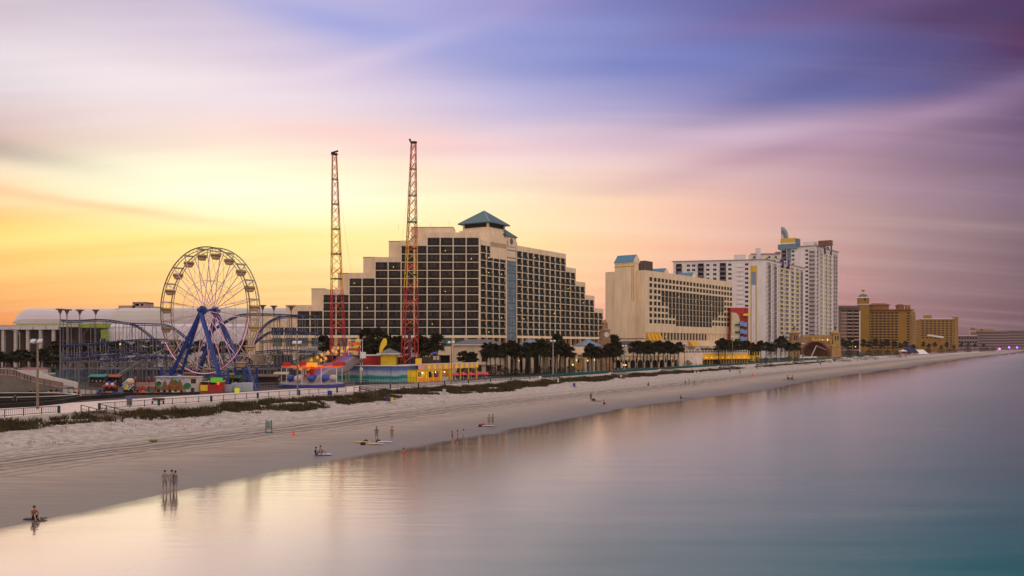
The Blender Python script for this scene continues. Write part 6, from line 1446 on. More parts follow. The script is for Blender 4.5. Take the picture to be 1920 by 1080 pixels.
# bushes
BUSH = mat('shrub_leaf', (.022, .021, .007), .8, .5, 1.2)
def bush(r, h, seed, n=520):
    rn = random.Random(seed); root = thing('shrub', 'shrub', 'shrub', (0, 0, 0)); q = MB(); 
    for k in range(5): a = rn.uniform(0, 6.28); q.bar((0, 0, 0), (r*.5*math.cos(a), r*.5*math.sin(a), h*.7), .08, TRUNK)
    q.build('stem', root); q = MB()
    for k in range(n):
        a = rn.uniform(0, 6.28); t = rn.uniform(0, 1)**.5; e = rn.uniform(0, 1); rr = r*t*math.sqrt(max(.1, 1-(e*1.0)**3))*(1+.2*math.sin(3*a+seed)); p = Vector((rr*math.cos(a), rr*math.sin(a), h*e*(1-.25*t)+.1))
        d = Vector((rn.uniform(-1, 1), rn.uniform(-1, 1), rn.uniform(-.6, 1))).normalized()*.3; s = Vector((rn.uniform(-1, 1), rn.uniform(-1, 1), rn.uniform(-1, 1))).normalized()*.13; q.add([p-s, p+d*.5, p+s, p+d], [(0, 1, 3, 2)], BUSH)
    q.build('crown', root); return root
bp = [bush(1.9, 2.6, s) for s in (1, 2)]; bu = [False, False]
bl = [('behind the snack bar patio', [(862,280),(872,278),(880,276),(890,278)]), ('below the dense palm cluster', [(925,288),(948,290),(968,292),(990,298),(1010,305),(1032,308),(1052,312),(1070,318)]), ('along the lawn before the arcades', [(1225,405),(1262,400),(1290,415),(1320,425),(1345,440),(1375,455)]),
 ('between the play building and the bandshell', [(1405,510),(1420,520),(1436,530),(1452,540),(1468,560),(1478,580),(1492,560)]), ('before the yellow hotel with the domed tower', [(1592,800),(1610,820),(1628,840),(1646,860),(1664,880),(1682,900),(1700,940),(1716,980)]),
 ('behind the mural wall under the coaster', [(130,300),(170,305),(220,300),(275,305),(335,300),(400,300),(455,305),(520,300),(585,300)]), ('along the far boardwalk', [(1740,1120),(1765,1180),(1790,1230),(1815,1300),(1840,1380),(1862,1460),(1780,1200),(1850,1420)])]
for txt, l in bl:
    for i, (p, D_) in enumerate(sorted(l)):
        k = rp.randrange(2); sc = rp.uniform(.9, 1.3)*((2.7 if 'coaster' in txt else 1) if D_ < 700 else 2.4 if D_ > 1000 else 1.9); place(bp[k], not bu[k], (PX(p, D_), D_, DK-.05), rp.uniform(0, 6), sc, ORD[i]+' shrub from the left '+txt, 'shrubs '+txt); bu[k] = True
# ================================================================== arcades, awnings, plaza in front of the hotels
ar_ = thing('arcade', 'low beige arcade with a row of dark arches, right of the clock tower', 'arcade', (PX(1195, 398), 398, DK)); fr = Fr(PX(1152, 392), 392, .97, .24); n = 9; w_ = 3.4; q = MB(); zs = DK+2.3; R_ = 1.15
for k in range(n):
    u = k*w_; T = [(u+w_/2-R_*math.cos(math.pi*j/8), zs+R_*math.sin(math.pi*j/8)) for j in range(9)]; zt = DK+5.2
    q.box(u, u+w_/2-R_, 0, .5, DK, zs, BEIGE, fr); q.box(u+w_/2+R_, u+w_, 0, .5, DK, zs, BEIGE, fr)
    tp = [(u+w_*j/8, zt) for j in range(9)]
    for j in range(8):
        a, b, c, d = T[j], T[j+1], tp[j+1], tp[j]; q.hexa([fr.P(a[0],0,a[1]),fr.P(b[0],0,b[1]),fr.P(b[0],.5,b[1]),fr.P(a[0],.5,a[1]),fr.P(d[0],0,d[1]),fr.P(c[0],0,c[1]),fr.P(c[0],.5,c[1]),fr.P(d[0],.5,d[1])], BEIGE)
    q.box(u, u+w_/2-R_, 0, .5, zs, zs+.01, BEIGE, fr)
q.box(0, n*w_, 3.5, 4, DK, DK+5.2, DARK, fr); q.box(-.3, n*w_+.3, -.3, 4.5, DK+5.2, DK+5.7, BEIGE2, fr); q.box(6, 8.5, 0, .5, DK+5.7, DK+7.4, BEIGE, fr); q.build('wall', ar_)
for j in range(6): q2 = MB(); u = j*w_*1.5+1; q2.ball(*fr.P(u, -.3, DK+4.1), .16, LAMPY, 6); q2.build('wall_lamp', ar_)
q = MB(); a_, b_ = PX(1158, 425), PX(1210, 425); q.hexa([(a_,425,12.4),(b_,425,12.4),(b_,435,12.4),(a_,435,12.4),(a_+3,428,14.6),(b_-3,428,14.6),(b_-3,432,14.6),(a_+3,432,14.6)], mat('dark_slate', (.07, .05, .06), .8)); q.box(a_+1, b_-1, 426, 434, DK, 12.4, BEIGE); tag(q.build('low_pavilion'), 'low beige block with a dark slate hipped roof, right of the clock tower', 'building')
ya = thing('terrace', 'raised hotel terrace above a long yellow canopied arcade', 'terrace', (PX(1345, 440), 440, DK)); fr = Fr(PX(1275, 425), 425, .80, .60); q = MB(); q.box(0, 16, 0, 8, DK, DK+6.2, BEIGE, fr); q.box(16, 50, 1.4, 8, DK, DK+5.6, mat('arcade_dark', (.05, .035, .02), .8, .3, .8), fr)
for k in range(18): q.box(16+k*2-.3, 16+k*2+.3, .9, 1.38, DK, DK+3.2, mat('tan_pier', (.45, .27, .08), .8), fr)
q.box(16, 50, .8, 8, DK+5.6, DK+6.1, BEIGE, fr); q.build('wall', ya); q = MB()
q.hexa([fr.P(15.8,-.6,DK+3.0),fr.P(50,-.6,DK+3.0),fr.P(50,1.3,DK+3.2),fr.P(15.8,1.3,DK+3.2),fr.P(15.8,.6,DK+5.4),fr.P(50,.6,DK+5.4),fr.P(50,1.3,DK+5.45),fr.P(15.8,1.3,DK+5.45)], mat('yellow_awning', (.72, .36, .01), .7)); q.build('canopy', ya)
q = MB()
for k in range(24): q.box(4+k*2, 4.2+k*2, .1 if k < 6 else .9, .3 if k < 6 else 1.1, DK+6.1, DK+7.5, WHITE, fr)
q.box(4, 50, 1.0, 1.05, DK+6.2, DK+7.2, mat('gray_glass_rail', (.12, .12, .14), .3), fr); q.box(4, 50, .98, 1.07, DK+7.2, DK+7.3, WHITE, fr); q.build('balustrade', ya)
lamps(ya, [fr.P(18+k*4, -.2, DK+3.9) for k in range(8)], .2)
tc_ = thing('tent_canopy', 'pointed white fabric canopy at the left end of the yellow arcade', 'canopy', (PX(1300, 420), 420, DK)); q = MB(); x = PX(1303, 420); q.loft([[(x-3, 418, DK+2.2), (x+3, 418, DK+1.), (x+3.4, 422, DK+2.6), (x-3, 422, DK+2.4)], [(x+.3, 419.6, DK+5.), (x+.9, 419.6, DK+5.), (x+.9, 420.4, DK+5.), (x+.3, 420.4, DK+5.)]], mat('canopy_cloth', (.55, .47, .45), .7)); q.build('cloth', tc_); q = MB(); q.cyl(x+.6, 420, DK, DK+5, .1, GRAY, 6); q.build('mast', tc_)
# small awning over the hotel entrance and a pergola
q = MB(); fr = Fr(*FP.P(44, -4, 0)[:2], FP.ux, FP.uy)
for k in range(2): q.hexa([fr.P(k*4.4,-3,12.3),fr.P(k*4.4+4,-3,12.3),fr.P(k*4.4+4,0,12.3),fr.P(k*4.4,0,12.3),fr.P(k*4.4,-.4,15.2),fr.P(k*4.4+4,-.4,15.2),fr.P(k*4.4+4,0,15.2),fr.P(k*4.4,0,15.2)], mat('yellow_awning', (.72, .36, .01)))
q.box(-.5, 9, -3.2, 4, 11.8, 12.29, CONC, fr); q.box(-.2, 8.8, .1, 4, DK, 11.8, BEIGE, fr); tag(q.build('entrance_awning'), 'small pair of yellow sloping awnings above the hotel terrace entrance', 'awning')
q = MB(); fr = Fr(*FP.P(66, -13, 0)[:2], FP.ux, FP.uy); q.box(0, 13, 0, 4, 11.2, 11.6, WHITE, fr)
for k in (0, 4, 8, 12.6): q.box(k, k+.4, .1, .5, DK+6, 11.2, WHITE, fr)
tag(q.build('pergola'), 'white flat pergola on the terrace before the beige slab hotel', 'pergola')
# podium steps and arches of the stepped hotel towards the lawn
pd = thing('podium_colonnade', 'beige colonnade of the stepped hotel seen through the palm trunks', 'colonnade', (PX(960, 312), 312, DK)); fr = Fr(PX(895, 306), 306, .86, .51); q = MB(); q.box(0, 50, 3, 10, DK, DK+9.2, BEIGE, fr); q.box(0, 50, 0, 3, DK+6.2, DK+6.8, BEIGE, fr)
for k in range(13): q.box(k*4, k*4+.9, 0, .9, DK, DK+6.2, BEIGE2, fr)
for k in range(12): q.box(k*4+1.2, k*4+3.6, 2.9, 3.0, DK+.2, DK+4.6, DARK, fr)
q.build('wall', pd); lamps(pd, [fr.P(k*4+.4, -.1, DK+4.4) for k in range(0, 13, 2)], .14, LAMPW)
q = MB(); xk = PX(1084, 322); q.box(xk-.6, xk+.9, 322, 323, DK+1.2, DK+3.5, mat('orange_board', (.55, .22, .02), .7)); q.box(xk-2, xk+1.6, 321.8, 323.4, DK+5.2, DK+5.6, YEL)
for a in (-1.9, 1.4): q.box(xk+a, xk+a+.15, 322, 322.15, DK, DK+5.2, YEL)
tag(q.build('kiosk'), 'small yellow kiosk frame left of the clock tower', 'kiosk')
lm = [('orange lamp beside the palms left of the clock tower', 1102, 676, 318), ('orange lamp low on the boardwalk under the clock tower', 1170, 684.5, 330), ('orange lamp just right of that one on the boardwalk', 1173, 684.5, 331), ('yellow lamp under the dense palm cluster', 1074, 684, 312), ('red lamp below the play building', 1416, 644.5, 500), ('yellow sign light in the trees below the play building', 1387, 646, 498), ('yellow lamp shining through the coaster', 225.5, 645, 262), ('orange lamp in the trees right of the bandshell', 1604, 650, 760), ('violet police light far down the beach', 1874, 654.3, 1330), ('brightest violet light far down the beach', 1892, 651.3, 1500), ('faint violet light at the end of the beach', 1907, 651.5, 1600)]
for lab, p, py, D_ in lm:
    v = 'violet' in lab; m_ = mat('violet_light', (.5, .12, 1.), .5, .05, 1., emit=3.) if v else (mat('red_light', (1, .05, .02), .5, .05, 1., emit=2.) if 'red' in lab else LAMPY); z = PZ(py, D_); x = PX(p, D_); r_ = .3 if D_ < 400 else .45 if D_ < 900 else 1.6
    gz = max(DK, ground(x, D_)) if D_ < 1300 else .8
    o = thing('lamp', lab, 'lamp', (x, D_, gz)); q = MB(); q.ball(x, D_, z, r_, m_, 8); q.build('globe', o); q = MB(); q.cyl(x, D_, gz, max(z-r_*.8, gz+.05), .06 if D_ < 900 else .2, POLE, 5); q.build('pole', o)
# ================================================================== light poles, flags, feather banners
for i, (p, pyt, D_, lab) in enumerate(((70.5,643,138,'weathered wooden light pole at the left edge beside the dune grass'),(558,645,176,'light pole beside the spinning ride'),(846.5,644,232,'light pole at the corner of the yellow snack bar'),(1037,641,286,'light pole before the dense palm cluster'),(1171,650,328,'light pole right of the clock tower'),(1283.5,646,396,'light pole before the beige slab hotel'),(1373.5,633,432,'light pole at the right end of the yellow arcade'),(1447,640,495,'light pole before the white apartment block'),(1505.5,645,545,'light pole left of the bandshell arch'),(1598,640,700,'light pole right of the bandshell'))):
    x = Bs(D_)-1.2 if i < 4 and i not in (2,) else PX(p, D_); x = PX(p, D_); z = PZ(pyt, D_); m_ = POLE if i not in (3, 4) else mat('pole_gray', (.34, .3, .32), .6)
    r_ = thing('light_pole', lab, 'light pole', (x, D_, DK), 'light poles along the boardwalk'); q = MB(); q.cyl(x, D_, min(DK, 2.) if i == 0 else DK, z, .2 if i == 0 else .17, m_, 8, .13); q.build('pole', r_)
    q = MB(); q.box(x-.9, x+.5, D_-.08, D_+.08, z-.15, z, m_)
    for e in (-.9, .1): q.hexa([(x+e,D_-.5,z),(x+e+.7,D_-.5,z),(x+e+.7,D_,z+.3),(x+e,D_,z+.3),(x+e,D_-.55,z+.25),(x+e+.7,D_-.55,z+.25),(x+e+.7,D_,z+.6),(x+e,D_,z+.6)], mat('floodlight', (.5, .5, .55), .3))
    q.build('floodlight', r_)
for p, pyt, D_, lab in ((37, 618, 330, 'curved street lamp before the hall columns'), (188, 630, 336, 'curved street lamp behind the coaster')):
    x = PX(p, D_); z = PZ(pyt, D_); r_ = thing('street_lamp', lab, 'street lamp', (x, D_, DK), 'street lamps'); q = MB(); q.cyl(x, D_, DK, z-1, .14, CONC, 6, .1); q.build('pole', r_); q = MB(); s = -1 if p < 100 else 1
    q.tube([(x, D_, z-1.2), (x+s*1.2, D_, z-.1), (x+s*3.4, D_, z+.5)], .08, CONC, 5); q.tube([(x, D_, z-1.9), (x+s*1.4, D_, z-.6), (x+s*3., D_, z-.2)], .07, CONC, 5); q.box(x+s*3.4-.5, x+s*3.4+.5, D_-.2, D_+.2, z+.4, z+.6, CONC); q.build('arm', r_)
for i, (p, py0, py1, D_) in enumerate(((669.5, 634, 664, 244), (719.5, 634, 662, 244))):
    x = PX(p, D_); r_ = thing('feather_banner', ('left' if i == 0 else 'right')+' tall yellow feather banner before the stepped hotel', 'banner', (x-1.2, D_, DK), 'yellow feather banners'); z0, z1 = PZ(py1, D_), PZ(py0, D_); poly = [(-1.2, z0), (-.75, z0), (.2, z0+1.6), (.75, z1-1.8), (.85, z1-.7), (.5, z1), (-.1, z1-.1), (-.7, z1-1.2), (-1.1, z1-2.6)]
    q = MB(); q.prism(poly, lambda a, b: (x+a, D_, b), lambda a, b: (x+a+.02, D_+.05, b), YEL); q.build('flag', r_); q = MB(); q.bar((x-1.25, D_, DK), (x-1.2, D_, z1-2), .06, GRAY); q.build('pole', r_)
q = MB(); x = PX(814, 262); q.cone(x, 262, PZ(663, 262), PZ(660, 262), 1.2, mat('blue_parasol', (.02, .05, .35), .6)); q.cyl(x, 262, DK, PZ(663, 262), .05, GRAY, 6); tag(q.build('parasol'), 'blue parasol behind the timber screen', 'umbrella')
# ================================================================== cars
def car(kind, paint):
    r_ = thing('parked_car', 'car', 'car', (0, 0, 0)); L_, H_ = (4.5, 1.42) if kind == 'sedan' else (4.9, 1.85); q = MB()
    prof = [(-L_/2, .35), (-L_/2, .75), (-L_/2+.15, .92), (-.9, 1.0), (.95, .98), (L_/2-.25, .82), (L_/2, .6), (L_/2, .35)]
    n = len(prof); yv = ((-.88, .9), (-.8, 1.), (.8, 1.), (.88, .9)); rings = [[(x*(1 if s == 1 else .985), y, .35+(z-.35)*s) for x, z in prof] for y, s in yv]; q.loft(rings, paint); q.build('body', r_)
    q = MB(); gb = [(-L_/2+.25, .93), (-L_/2+(.75 if kind == 'sedan' else .4), H_-.05), (.35, H_-.05), (1.15, .95)]; rings = [[(x, y, z) for x, z in gb] for y in (-.74, .74)]
    rings = [[(x, (-.80 if z < 1 else -.62), z) for x, z in gb], [(x, (.80 if z < 1 else .62), z) for x, z in gb]]; q.loft(rings, mat('car_glass', (.03, .03, .035), .15, .1, 1., spec=.6)); q.build('window', r_)
    q = MB(); a, b = gb[1][0], gb[2][0]; q.box(a-.03, b+.03, -.63, .63, H_-.07, H_, paint)
    for x0, x1 in ((gb[0][0], gb[1][0]), (gb[3][0], gb[2][0]), (-.35, -.35)):
        for s in (-1, 1): q.bar((x0, s*.81, .95), (x1, s*.63, H_-.05), .07, paint)
    q.build('roof', r_)
    for x in (-L_/2+.85, L_/2-.85):
        for y in (-.8, .8): w = MB(); w.tube([(x, y-.11, .33), (x, y+.11, .33)], .33, TY, 12); wo_ = w.build('wheel', r_); w = MB(); w.tube([(x, y-.12, .33), (x, y+.12, .33)], .18, GRAY, 8); w.build('rim', wo_)
    for y in (-.6, .6): w = MB(); w.box(L_/2-.06, L_/2+.015, y-.2, y+.2, .62, .74, mat('headlight', (.7, .7, .75), .2)); w.build('headlight', r_); w = MB(); w.box(-L_/2-.015, -L_/2+.05, y-.2, y+.2, .68, .84, REDP); w.build('tail_light', r_)
    return r_
paints = [('silver', (.30, .26, .28)), ('white', (.62, .58, .60)), ('black', (.015, .014, .016)), ('dark red', (.14, .02, .02)), ('dark blue', (.02, .03, .09))]
cp = {}
cl = [(7,'silver','sedan',262,.2),(20,'silver','suv',255,.1),(49,'white','sedan',268,.3),(70,'white','sedan',258,.1),(62,'white','suv',300,.0),(118,'white','suv',300,.4),(135,'black','suv',286,.1),(153,'white','suv',292,.1),(172,'white','sedan',296,.2),(196,'silver','sedan',290,.1),(211,'white','sedan',305,.3),(228,'black','sedan',296,.1),(246,'white','suv',300,.2),(263,'dark blue','sedan',298,.1),(281,'white','sedan',300,.2),(300,'silver','suv',302,.1),(322,'white','sedan',300,.2),(345,'black','sedan',300,.0),(368,'white','suv',302,.1),(430,'white','sedan',300,.2),(452,'silver','sedan',300,.1),(474,'white','suv',302,.1),(498,'white','sedan',300,.1),(520,'silver','sedan',302,.2)]
for i, (p, c, k, D_, rz) in enumerate(cl):
    first = (c, k) not in cp
    if first: cp[(c, k)] = car(k, mat('car_paint_'+c.replace(' ', '_'), dict(paints)[c], .25, .05, 1., metal=.2, spec=.6))
    tall = DK+(1.4 if D_ < 280 else 0)
    lab = c+(' car' if k == 'sedan' else ' sport utility car')+', '+ORD[i]+' from the left in the lot behind the park'
    place(cp[(c, k)], first, (PX(p, D_), D_, tall), rz, 1.05, lab, 'cars parked behind the amusement park')
q = MB(); q.box(PX(-40, 262), PX(104, 262), 251.5, 275, DK, DK+1.4, mat('parking_deck', (.22, .18, .17), .9)); q = struct(q.build('parking_deck'))
for i, (p, D_) in enumerate(((1583.5, 655), (1604, 700), (1626, 740))):
    first = ('white', 'sedan') not in cp; place(cp[('white', 'sedan')], False, (PX(p, D_), D_, DK), .1, 1.1, 'white car, '+ORD[i]+' from the left right of the bandshell', 'cars right of the bandshell')
# crane truck in front of the bandshell
tr = thing('crane_truck', 'white crane truck with a raised boom in front of the bandshell arch', 'truck', (PX(1520, 640), 640, DK)); fr = Fr(PX(1508, 640), 640, 1, .05); q = MB(); q.box(0, 9, 0, 2.4, DK+.9, DK+1.9, WHITE, fr); q.hexa([fr.P(-2.4,0,DK+.7),fr.P(0,0,DK+.7),fr.P(0,2.4,DK+.7),fr.P(-2.4,2.4,DK+.7),fr.P(-1.9,.1,DK+3),fr.P(0,.1,DK+3),fr.P(0,2.3,DK+3),fr.P(-1.9,2.3,DK+3)], WHITE); q.build('body', tr)
q = MB(); q.bar(fr.P(5.5, 1.2, DK+1.9), fr.P(9.2, 1.2, DK+9.6), .8, mat('boom_pale', (.5, .38, .40), .6)); q.bar(fr.P(9.2, 1.2, DK+9.6), fr.P(16, 1.2, DK+6.6), .25, mat('boom_pale', (.5, .38, .4))); q.build('boom', tr)
for u in (-1.2, 1.8, 6.6, 8): w = MB(); w.tube([fr.P(u, -.1, DK+.5), fr.P(u, 2.5, DK+.5)], .5, TY, 10); w.build('wheel', tr)
q = MB(); q.box(-1.7, -.2, -.03, 0-.0, DK+1.8, DK+2.7, GL2, fr); q.build('window', tr)
# ================================================================== things on the sand
def gpt(px, py):
    """point of the beach seen at this pixel of the photo"""
    D_ = 50
    best = None; D_ = 45.
    while D_ < 2400:
        x = PX(px, D_); z = PZ(py, D_); g = ground(x, D_) if x > Bs(D_) else DK
        if z <= g: return x, D_, g
        D_ *= 1.004
    return PX(px, 1500), 1500, .5
def sgn(px, py, fn): x, y, z = gpt(px, py); return fn(x, y, z)
def trash(px, py, lab, c=(.015, .03, .25), yel=True):
    x, y, z = gpt(px, py); r_ = thing('trash_bin', lab, 'trash bin', (x, y, z), 'trash bins on the sand'); q = MB(); q.cyl(x-.28, y, z+.3, z+1.25, .32, mat('bin_blue', c, .5), 10); q.build('bin', r_)
    if yel: q = MB(); q.cyl(x+.38, y+.1, z+.35, z+1.1, .27, YEL, 10); q.build('bin', r_)
    q = MB(); q.bar((x, y, z-.2), (x, y, z+2.0), .09, TEAL); q.box(x-.5, x+.5, y-.3, y+.3, z, z+.06, WOOD); q.build('post', r_)
trash(731, 756, 'nearest blue and yellow trash bins, on a post below the sea mural'); trash(1078.5, 727, 'blue trash bins on a post before the dense palm cluster', yel=False); trash(1162, 709.5, 'blue and yellow trash bins before the clock tower palms')
trash(1369.5, 698, 'dark blue trash bin below the yellow arcade', yel=False); trash(1420, 692, 'blue and yellow trash bins right of the yellow arcade'); trash(1539, 684.5, 'dark blue trash bin before the bandshell', yel=False); trash(1608.5, 677, 'dark blue trash bin right of the bandshell', yel=False); trash(1641.5, 675.5, 'farthest dark blue trash bin on the sand', yel=False)
x, y, z = gpt(504, 812); r_ = thing('notice_stand', 'teal wooden notice stand standing alone on the open sand', 'notice stand', (x, y, z)); q = MB()
for a in (-.42, .42): q.bar((x+a, y, z), (x+a*.85, y, z+1.75), .1, TEAL); q.bar((x+a, y, z+.05), (x+a+.35*(1 if a > 0 else -1), y-.1, z), .09, TEAL)
q.bar((x-.5, y, z+.08), (x+.5, y, z+.08), .1, TEAL); q.build('frame', r_); q = MB(); q.box(x-.34, x+.34, y-.03, y+.03, z+.55, z+1.65, mat('notice_gray', (.22, .26, .26), .6)); q.build('board', r_)
for k in range(5): q = MB(); q.box(x-.26, x+.24-.05*k, y-.04, y-.031, z+.72+.17*k, z+.78+.17*k, mat('notice_line', (.05, .07, .07))); q.build('text_line', r_)
for px, py, lab in ((550, 817, 'orange traffic cone near the teal notice stand'), (1411, 706, 'orange marker cone below the play building'), (1555, 679.5, 'small orange marker cone below the bandshell')):
    x, y, z = gpt(px, py); s = 1 if py > 800 else 2.1 if py < 710 and py > 700 else 1.6; r_ = thing('traffic_cone', lab, 'traffic cone', (x, y, z)); q = MB(); q.tube([(x, y, z), (x, y, z+.04), (x, y, z+.04), (x, y, z+.75*s)], [.28, .28, .2, .04], mat('cone_orange', (.75, .08, .015), .6, .05, 1.), 10); q.build('cone', r_); q = MB(); q.box(x-.3, x+.3, y-.3, y+.3, z-.02, z+.03, mat('cone_orange', (.75, .08, .015))); q.build('base', r_)
for px, py, w_, h_, lab, c in ((833, 741, .75, 1.35, 'pale notice board at the foot of the dunes below the snack bar', (.36, .40, .42)), (1046.5, 722, .3, 1.9, 'narrow white marker post before the dense palm cluster', (.6, .6, .6)), (1303, 706, .5, 2.0, 'left one of two white boards below the yellow arcade', (.55, .52, .55)), (1309, 706, .5, 2.0, 'right one of two white boards below the yellow arcade', (.55, .52, .55)), (1394.5, 696, .35, 3., 'white beach access post left of the wooden stair below the palms', (.55, .52, .55)), (1387, 703, .8, 1.8, 'grey green board on the sand below the play building', (.2, .28, .27)), (1561, 683, .9, 2.6, 'white board before the right bandshell tower', (.55, .52, .55))):
    x, y, z = gpt(px, py); r_ = thing('beach_sign', lab, 'sign', (x, y, z)); q = MB(); q.box(x-w_/2, x+w_/2, y-.03, y+.03, z+h_*.4, z+h_, mat('sign_face_%d' % int(c[0]*100), c, .6)); q.build('board', r_); q = MB()
    for a in ((-.4, .4) if w_ > .6 else (0,)): q.bar((x+a*w_, y+.05, z-.2), (x+a*w_, y+.05, z+h_*.98), .07, TEAL if w_ > .6 and c[0] < .5 else POLE)
    q.build('post', r_)
# bin and bench on the boardwalk
x, y = PX(242.5, 146), 146; r_ = thing('litter_bin', 'grey litter bin with a blue lid on the boardwalk', 'litter bin', (x, y, DK)); q = MB(); q.cyl(x, y, DK, DK+1., .42, mat('bin_gray', (.12, .11, .11), .7), 12); q.build('body', r_); q = MB(); q.ball(x, y, DK+1.0, .46, mat('bin_lid_blue', (.02, .05, .25), .5), 12, .5); q.build('lid', r_)
x, y = PX(296, 150), 150; r_ = thing('bench', 'dark wooden bench on the boardwalk right of the litter bin', 'bench', (x, y, DK)); q = MB(); q.box(x-1, x+1, y-.25, y+.25, DK+.42, DK+.5, WOOD); q.build('seat', r_); q = MB(); q.box(x-1, x+1, y+.22, y+.3, DK+.55, DK+.95, WOOD); q.build('backrest', r_)
for a in (-.9, .9): q = MB(); q.box(x+a-.06, x+a+.06, y-.25, y+.28, DK, DK+.42, DARK); q.build('leg', r_)
x, y = PX(626, 180), 180; r_ = thing('litter_bin', 'blue lidded litter bin on the boardwalk behind the dune grass', 'litter bin', (x, y-4, DK)); q = MB(); q.cyl(x, y-4, DK, DK+.9, .45, mat('bin_lid_blue', (.02, .05, .25)), 12); q.build('body', r_)
def towel(px, py, w, l, rz, c, lab, cat='towel', nm='beach_towel'):
    x, y, z = gpt(px, py); fr = Fr(x, y, math.cos(rz), math.sin(rz)); q = MB(); z = max(ground(*fr.P(a*l/2, b*w/2, 0)[:2]) for a in (-1, 0, 1) for b in (-1, 0, 1))+.03
    n = 10; poly = [(-l/2, -w/2), (l/2, -w/2), (l/2, w/2), (-l/2, w/2)] if cat == 'towel' else [(l/2*math.cos(t*.5236), w/2*math.sin(t*.5236)*(1-.2*math.cos(t*.5236))) for t in range(12)]
    q.prism(poly, lambda a, b: fr.P(a, b, z), lambda a, b: fr.P(a, b, z+(.03 if cat == 'towel' else .1)), mat('cloth_'+lab.split()[0], c, .7, .1, 2.)); tag(q.build(nm), lab, cat)
towel(680, 830.5, .6, 2.1, .0, (.62, .36, .08), 'orange surfboard lying on the sand, left of three', 'surfboard', 'surfboard'); towel(703, 833.5, .65, 2.3, .05, (.60, .42, .26), 'cream surfboard lying on the sand, middle of three', 'surfboard', 'surfboard'); towel(722, 830.5, .6, 2., -.05, (.50, .48, .85), 'lilac surfboard lying on the sand, right of three', 'surfboard', 'surfboard')
towel(605, 853, .9, 1.9, .0, (.45, .43, .8), 'lavender towel beside the person sitting near the water'); towel(66, 975, .6, 1.5, .1, (.03, .02, .02), 'black towel under the person at the bottom left'); towel(1118, 752.5, .9, 2.2, 0, (.09, .03, .03), 'maroon blanket beside the standing dark figure'); towel(910, 799.5, 1., 2.6, 0, (.5, .45, .5), 'grey towel with bags by the waiting pair'); towel(1288, 747.5, .8, 3, 0, (.12, .08, .07), 'brown towel near the water below the arcade'); towel(1480, 712.5, 1.4, 5, 0, (.07, .04, .04), 'dark blanket with chairs near the far water line')
def bag(px, py, s, c, lab):
    x, y, z = gpt(px, py); r_ = thing('beach_bag', lab, 'bag', (x, y, z)); q = MB(); q.loft([[(x+s*a*f, y+s*.6*b*f, z+s*h) for a, b in ((-1,-1),(1,-1),(1,1),(-1,1))] for f, h in ((.8, 0), (1, .3), (.9, .8), (.5, 1.))], mat('bag_'+lab.split()[0], c, .8)); q.build('body', r_); q = MB(); q.tube([(x-s*.5, y, z+s*.9), (x, y, z+s*1.5), (x+s*.5, y, z+s*.9)], s*.08, DARK, 5); q.build('handle', r_)
bag(686, 829, .28, (.02, .02, .03), 'navy bag behind the orange surfboard'); bag(709, 829, .3, (.02, .02, .02), 'black bag behind the cream surfboard'); bag(680.5, 834.5, .3, (.012, .012, .012), 'dark bag below the orange surfboard'); bag(900, 800, .3, (.03, .02, .02), 'brownish bag left of the red bag by the waiting pair'); bag(905.5, 798.5, .32, (.4, .02, .02), 'red bag on the towel by the waiting pair'); bag(1113, 751, .4, (.02, .01, .01), 'charcoal bag at the feet of the standing dark figure')
# life guard tower and little tent far down the beach
x, y, z = gpt(1693, 671); r_ = thing('lifeguard_tower', 'small lifeguard tower far down the beach before the yellow hotel', 'lifeguard tower', (x, y, z)); q = MB()
for a in (-3, 3):
    for b in (-2, 2): q.bar((x+a, y+b, z-.5), (x+a*.7, y+b*.7, z+3.4), .35, WOOD)
q.build('leg', r_); q = MB(); q.box(x-2.6, x+2.6, y-2, y+2, z+3.4, z+6, mat('tower_orange', (.45, .12, .06), .7)); q.box(x-1.8, x+1.8, y-2.1, y-2, z+4.3, z+5.6, DARK); q.build('cabin', r_); q = MB(); q.cone(x, y, z+6, z+7.6, 3.2, WHITE); q.build('roof', r_)
for px, py, w, lab in ((1705, 652, 9, 'dark blue pointed tent left of the white canopies by the yellow hotel'), (1722, 660, 10, 'white pointed canopy at the end of the teal railing')):
    D_ = 1050; x = PX(px, D_); q = MB(); q.loft([[(x-w, D_-5, DK+1.5), (x+w, D_-5, DK+1.5), (x+w, D_+5, DK+1.5), (x-w, D_+5, DK+1.5)], [(x-.5, D_-.5, DK+11), (x+.5, D_-.5, DK+11), (x+.5, D_+.5, DK+11), (x-.5, D_+.5, DK+11)]] if 'blue' in lab else [[(x-w, D_-5, DK), (x+w, D_-5, DK), (x+w, D_+5, DK), (x-w, D_+5, DK)], [(x-w*.6, D_-1.5, DK+5), (x+w*.5, D_-1.5, DK+5), (x+w*.5, D_+1.5, DK+5), (x-w*.6, D_+1.5, DK+5)]], mat('tent_blue', (.012, .02, .09), .7) if 'blue' in lab else WHITE); tag(q.build('tent'), lab, 'tent')
q = MB(); D_ = 1240; x0 = PX(1742, D_); q.hexa([(x0,D_,PZ(630,D_)),(x0+18,D_-4,PZ(634,D_)),(x0+20,D_+10,PZ(634,D_)),(x0+2,D_+10,PZ(630,D_)),(x0,D_,PZ(627,D_)),(x0+18,D_-4,PZ(631,D_)),(x0+20,D_+10,PZ(632,D_)),(x0+2,D_+10,PZ(628,D_))], WHITE); q.box(x0-14, x0+22, D_+2, D_+9, DK, PZ(634.5, D_), OCH); tag(q.build('beach_club'), 'low ochre beach club with a slanted white roof between the two yellow hotels', 'building')
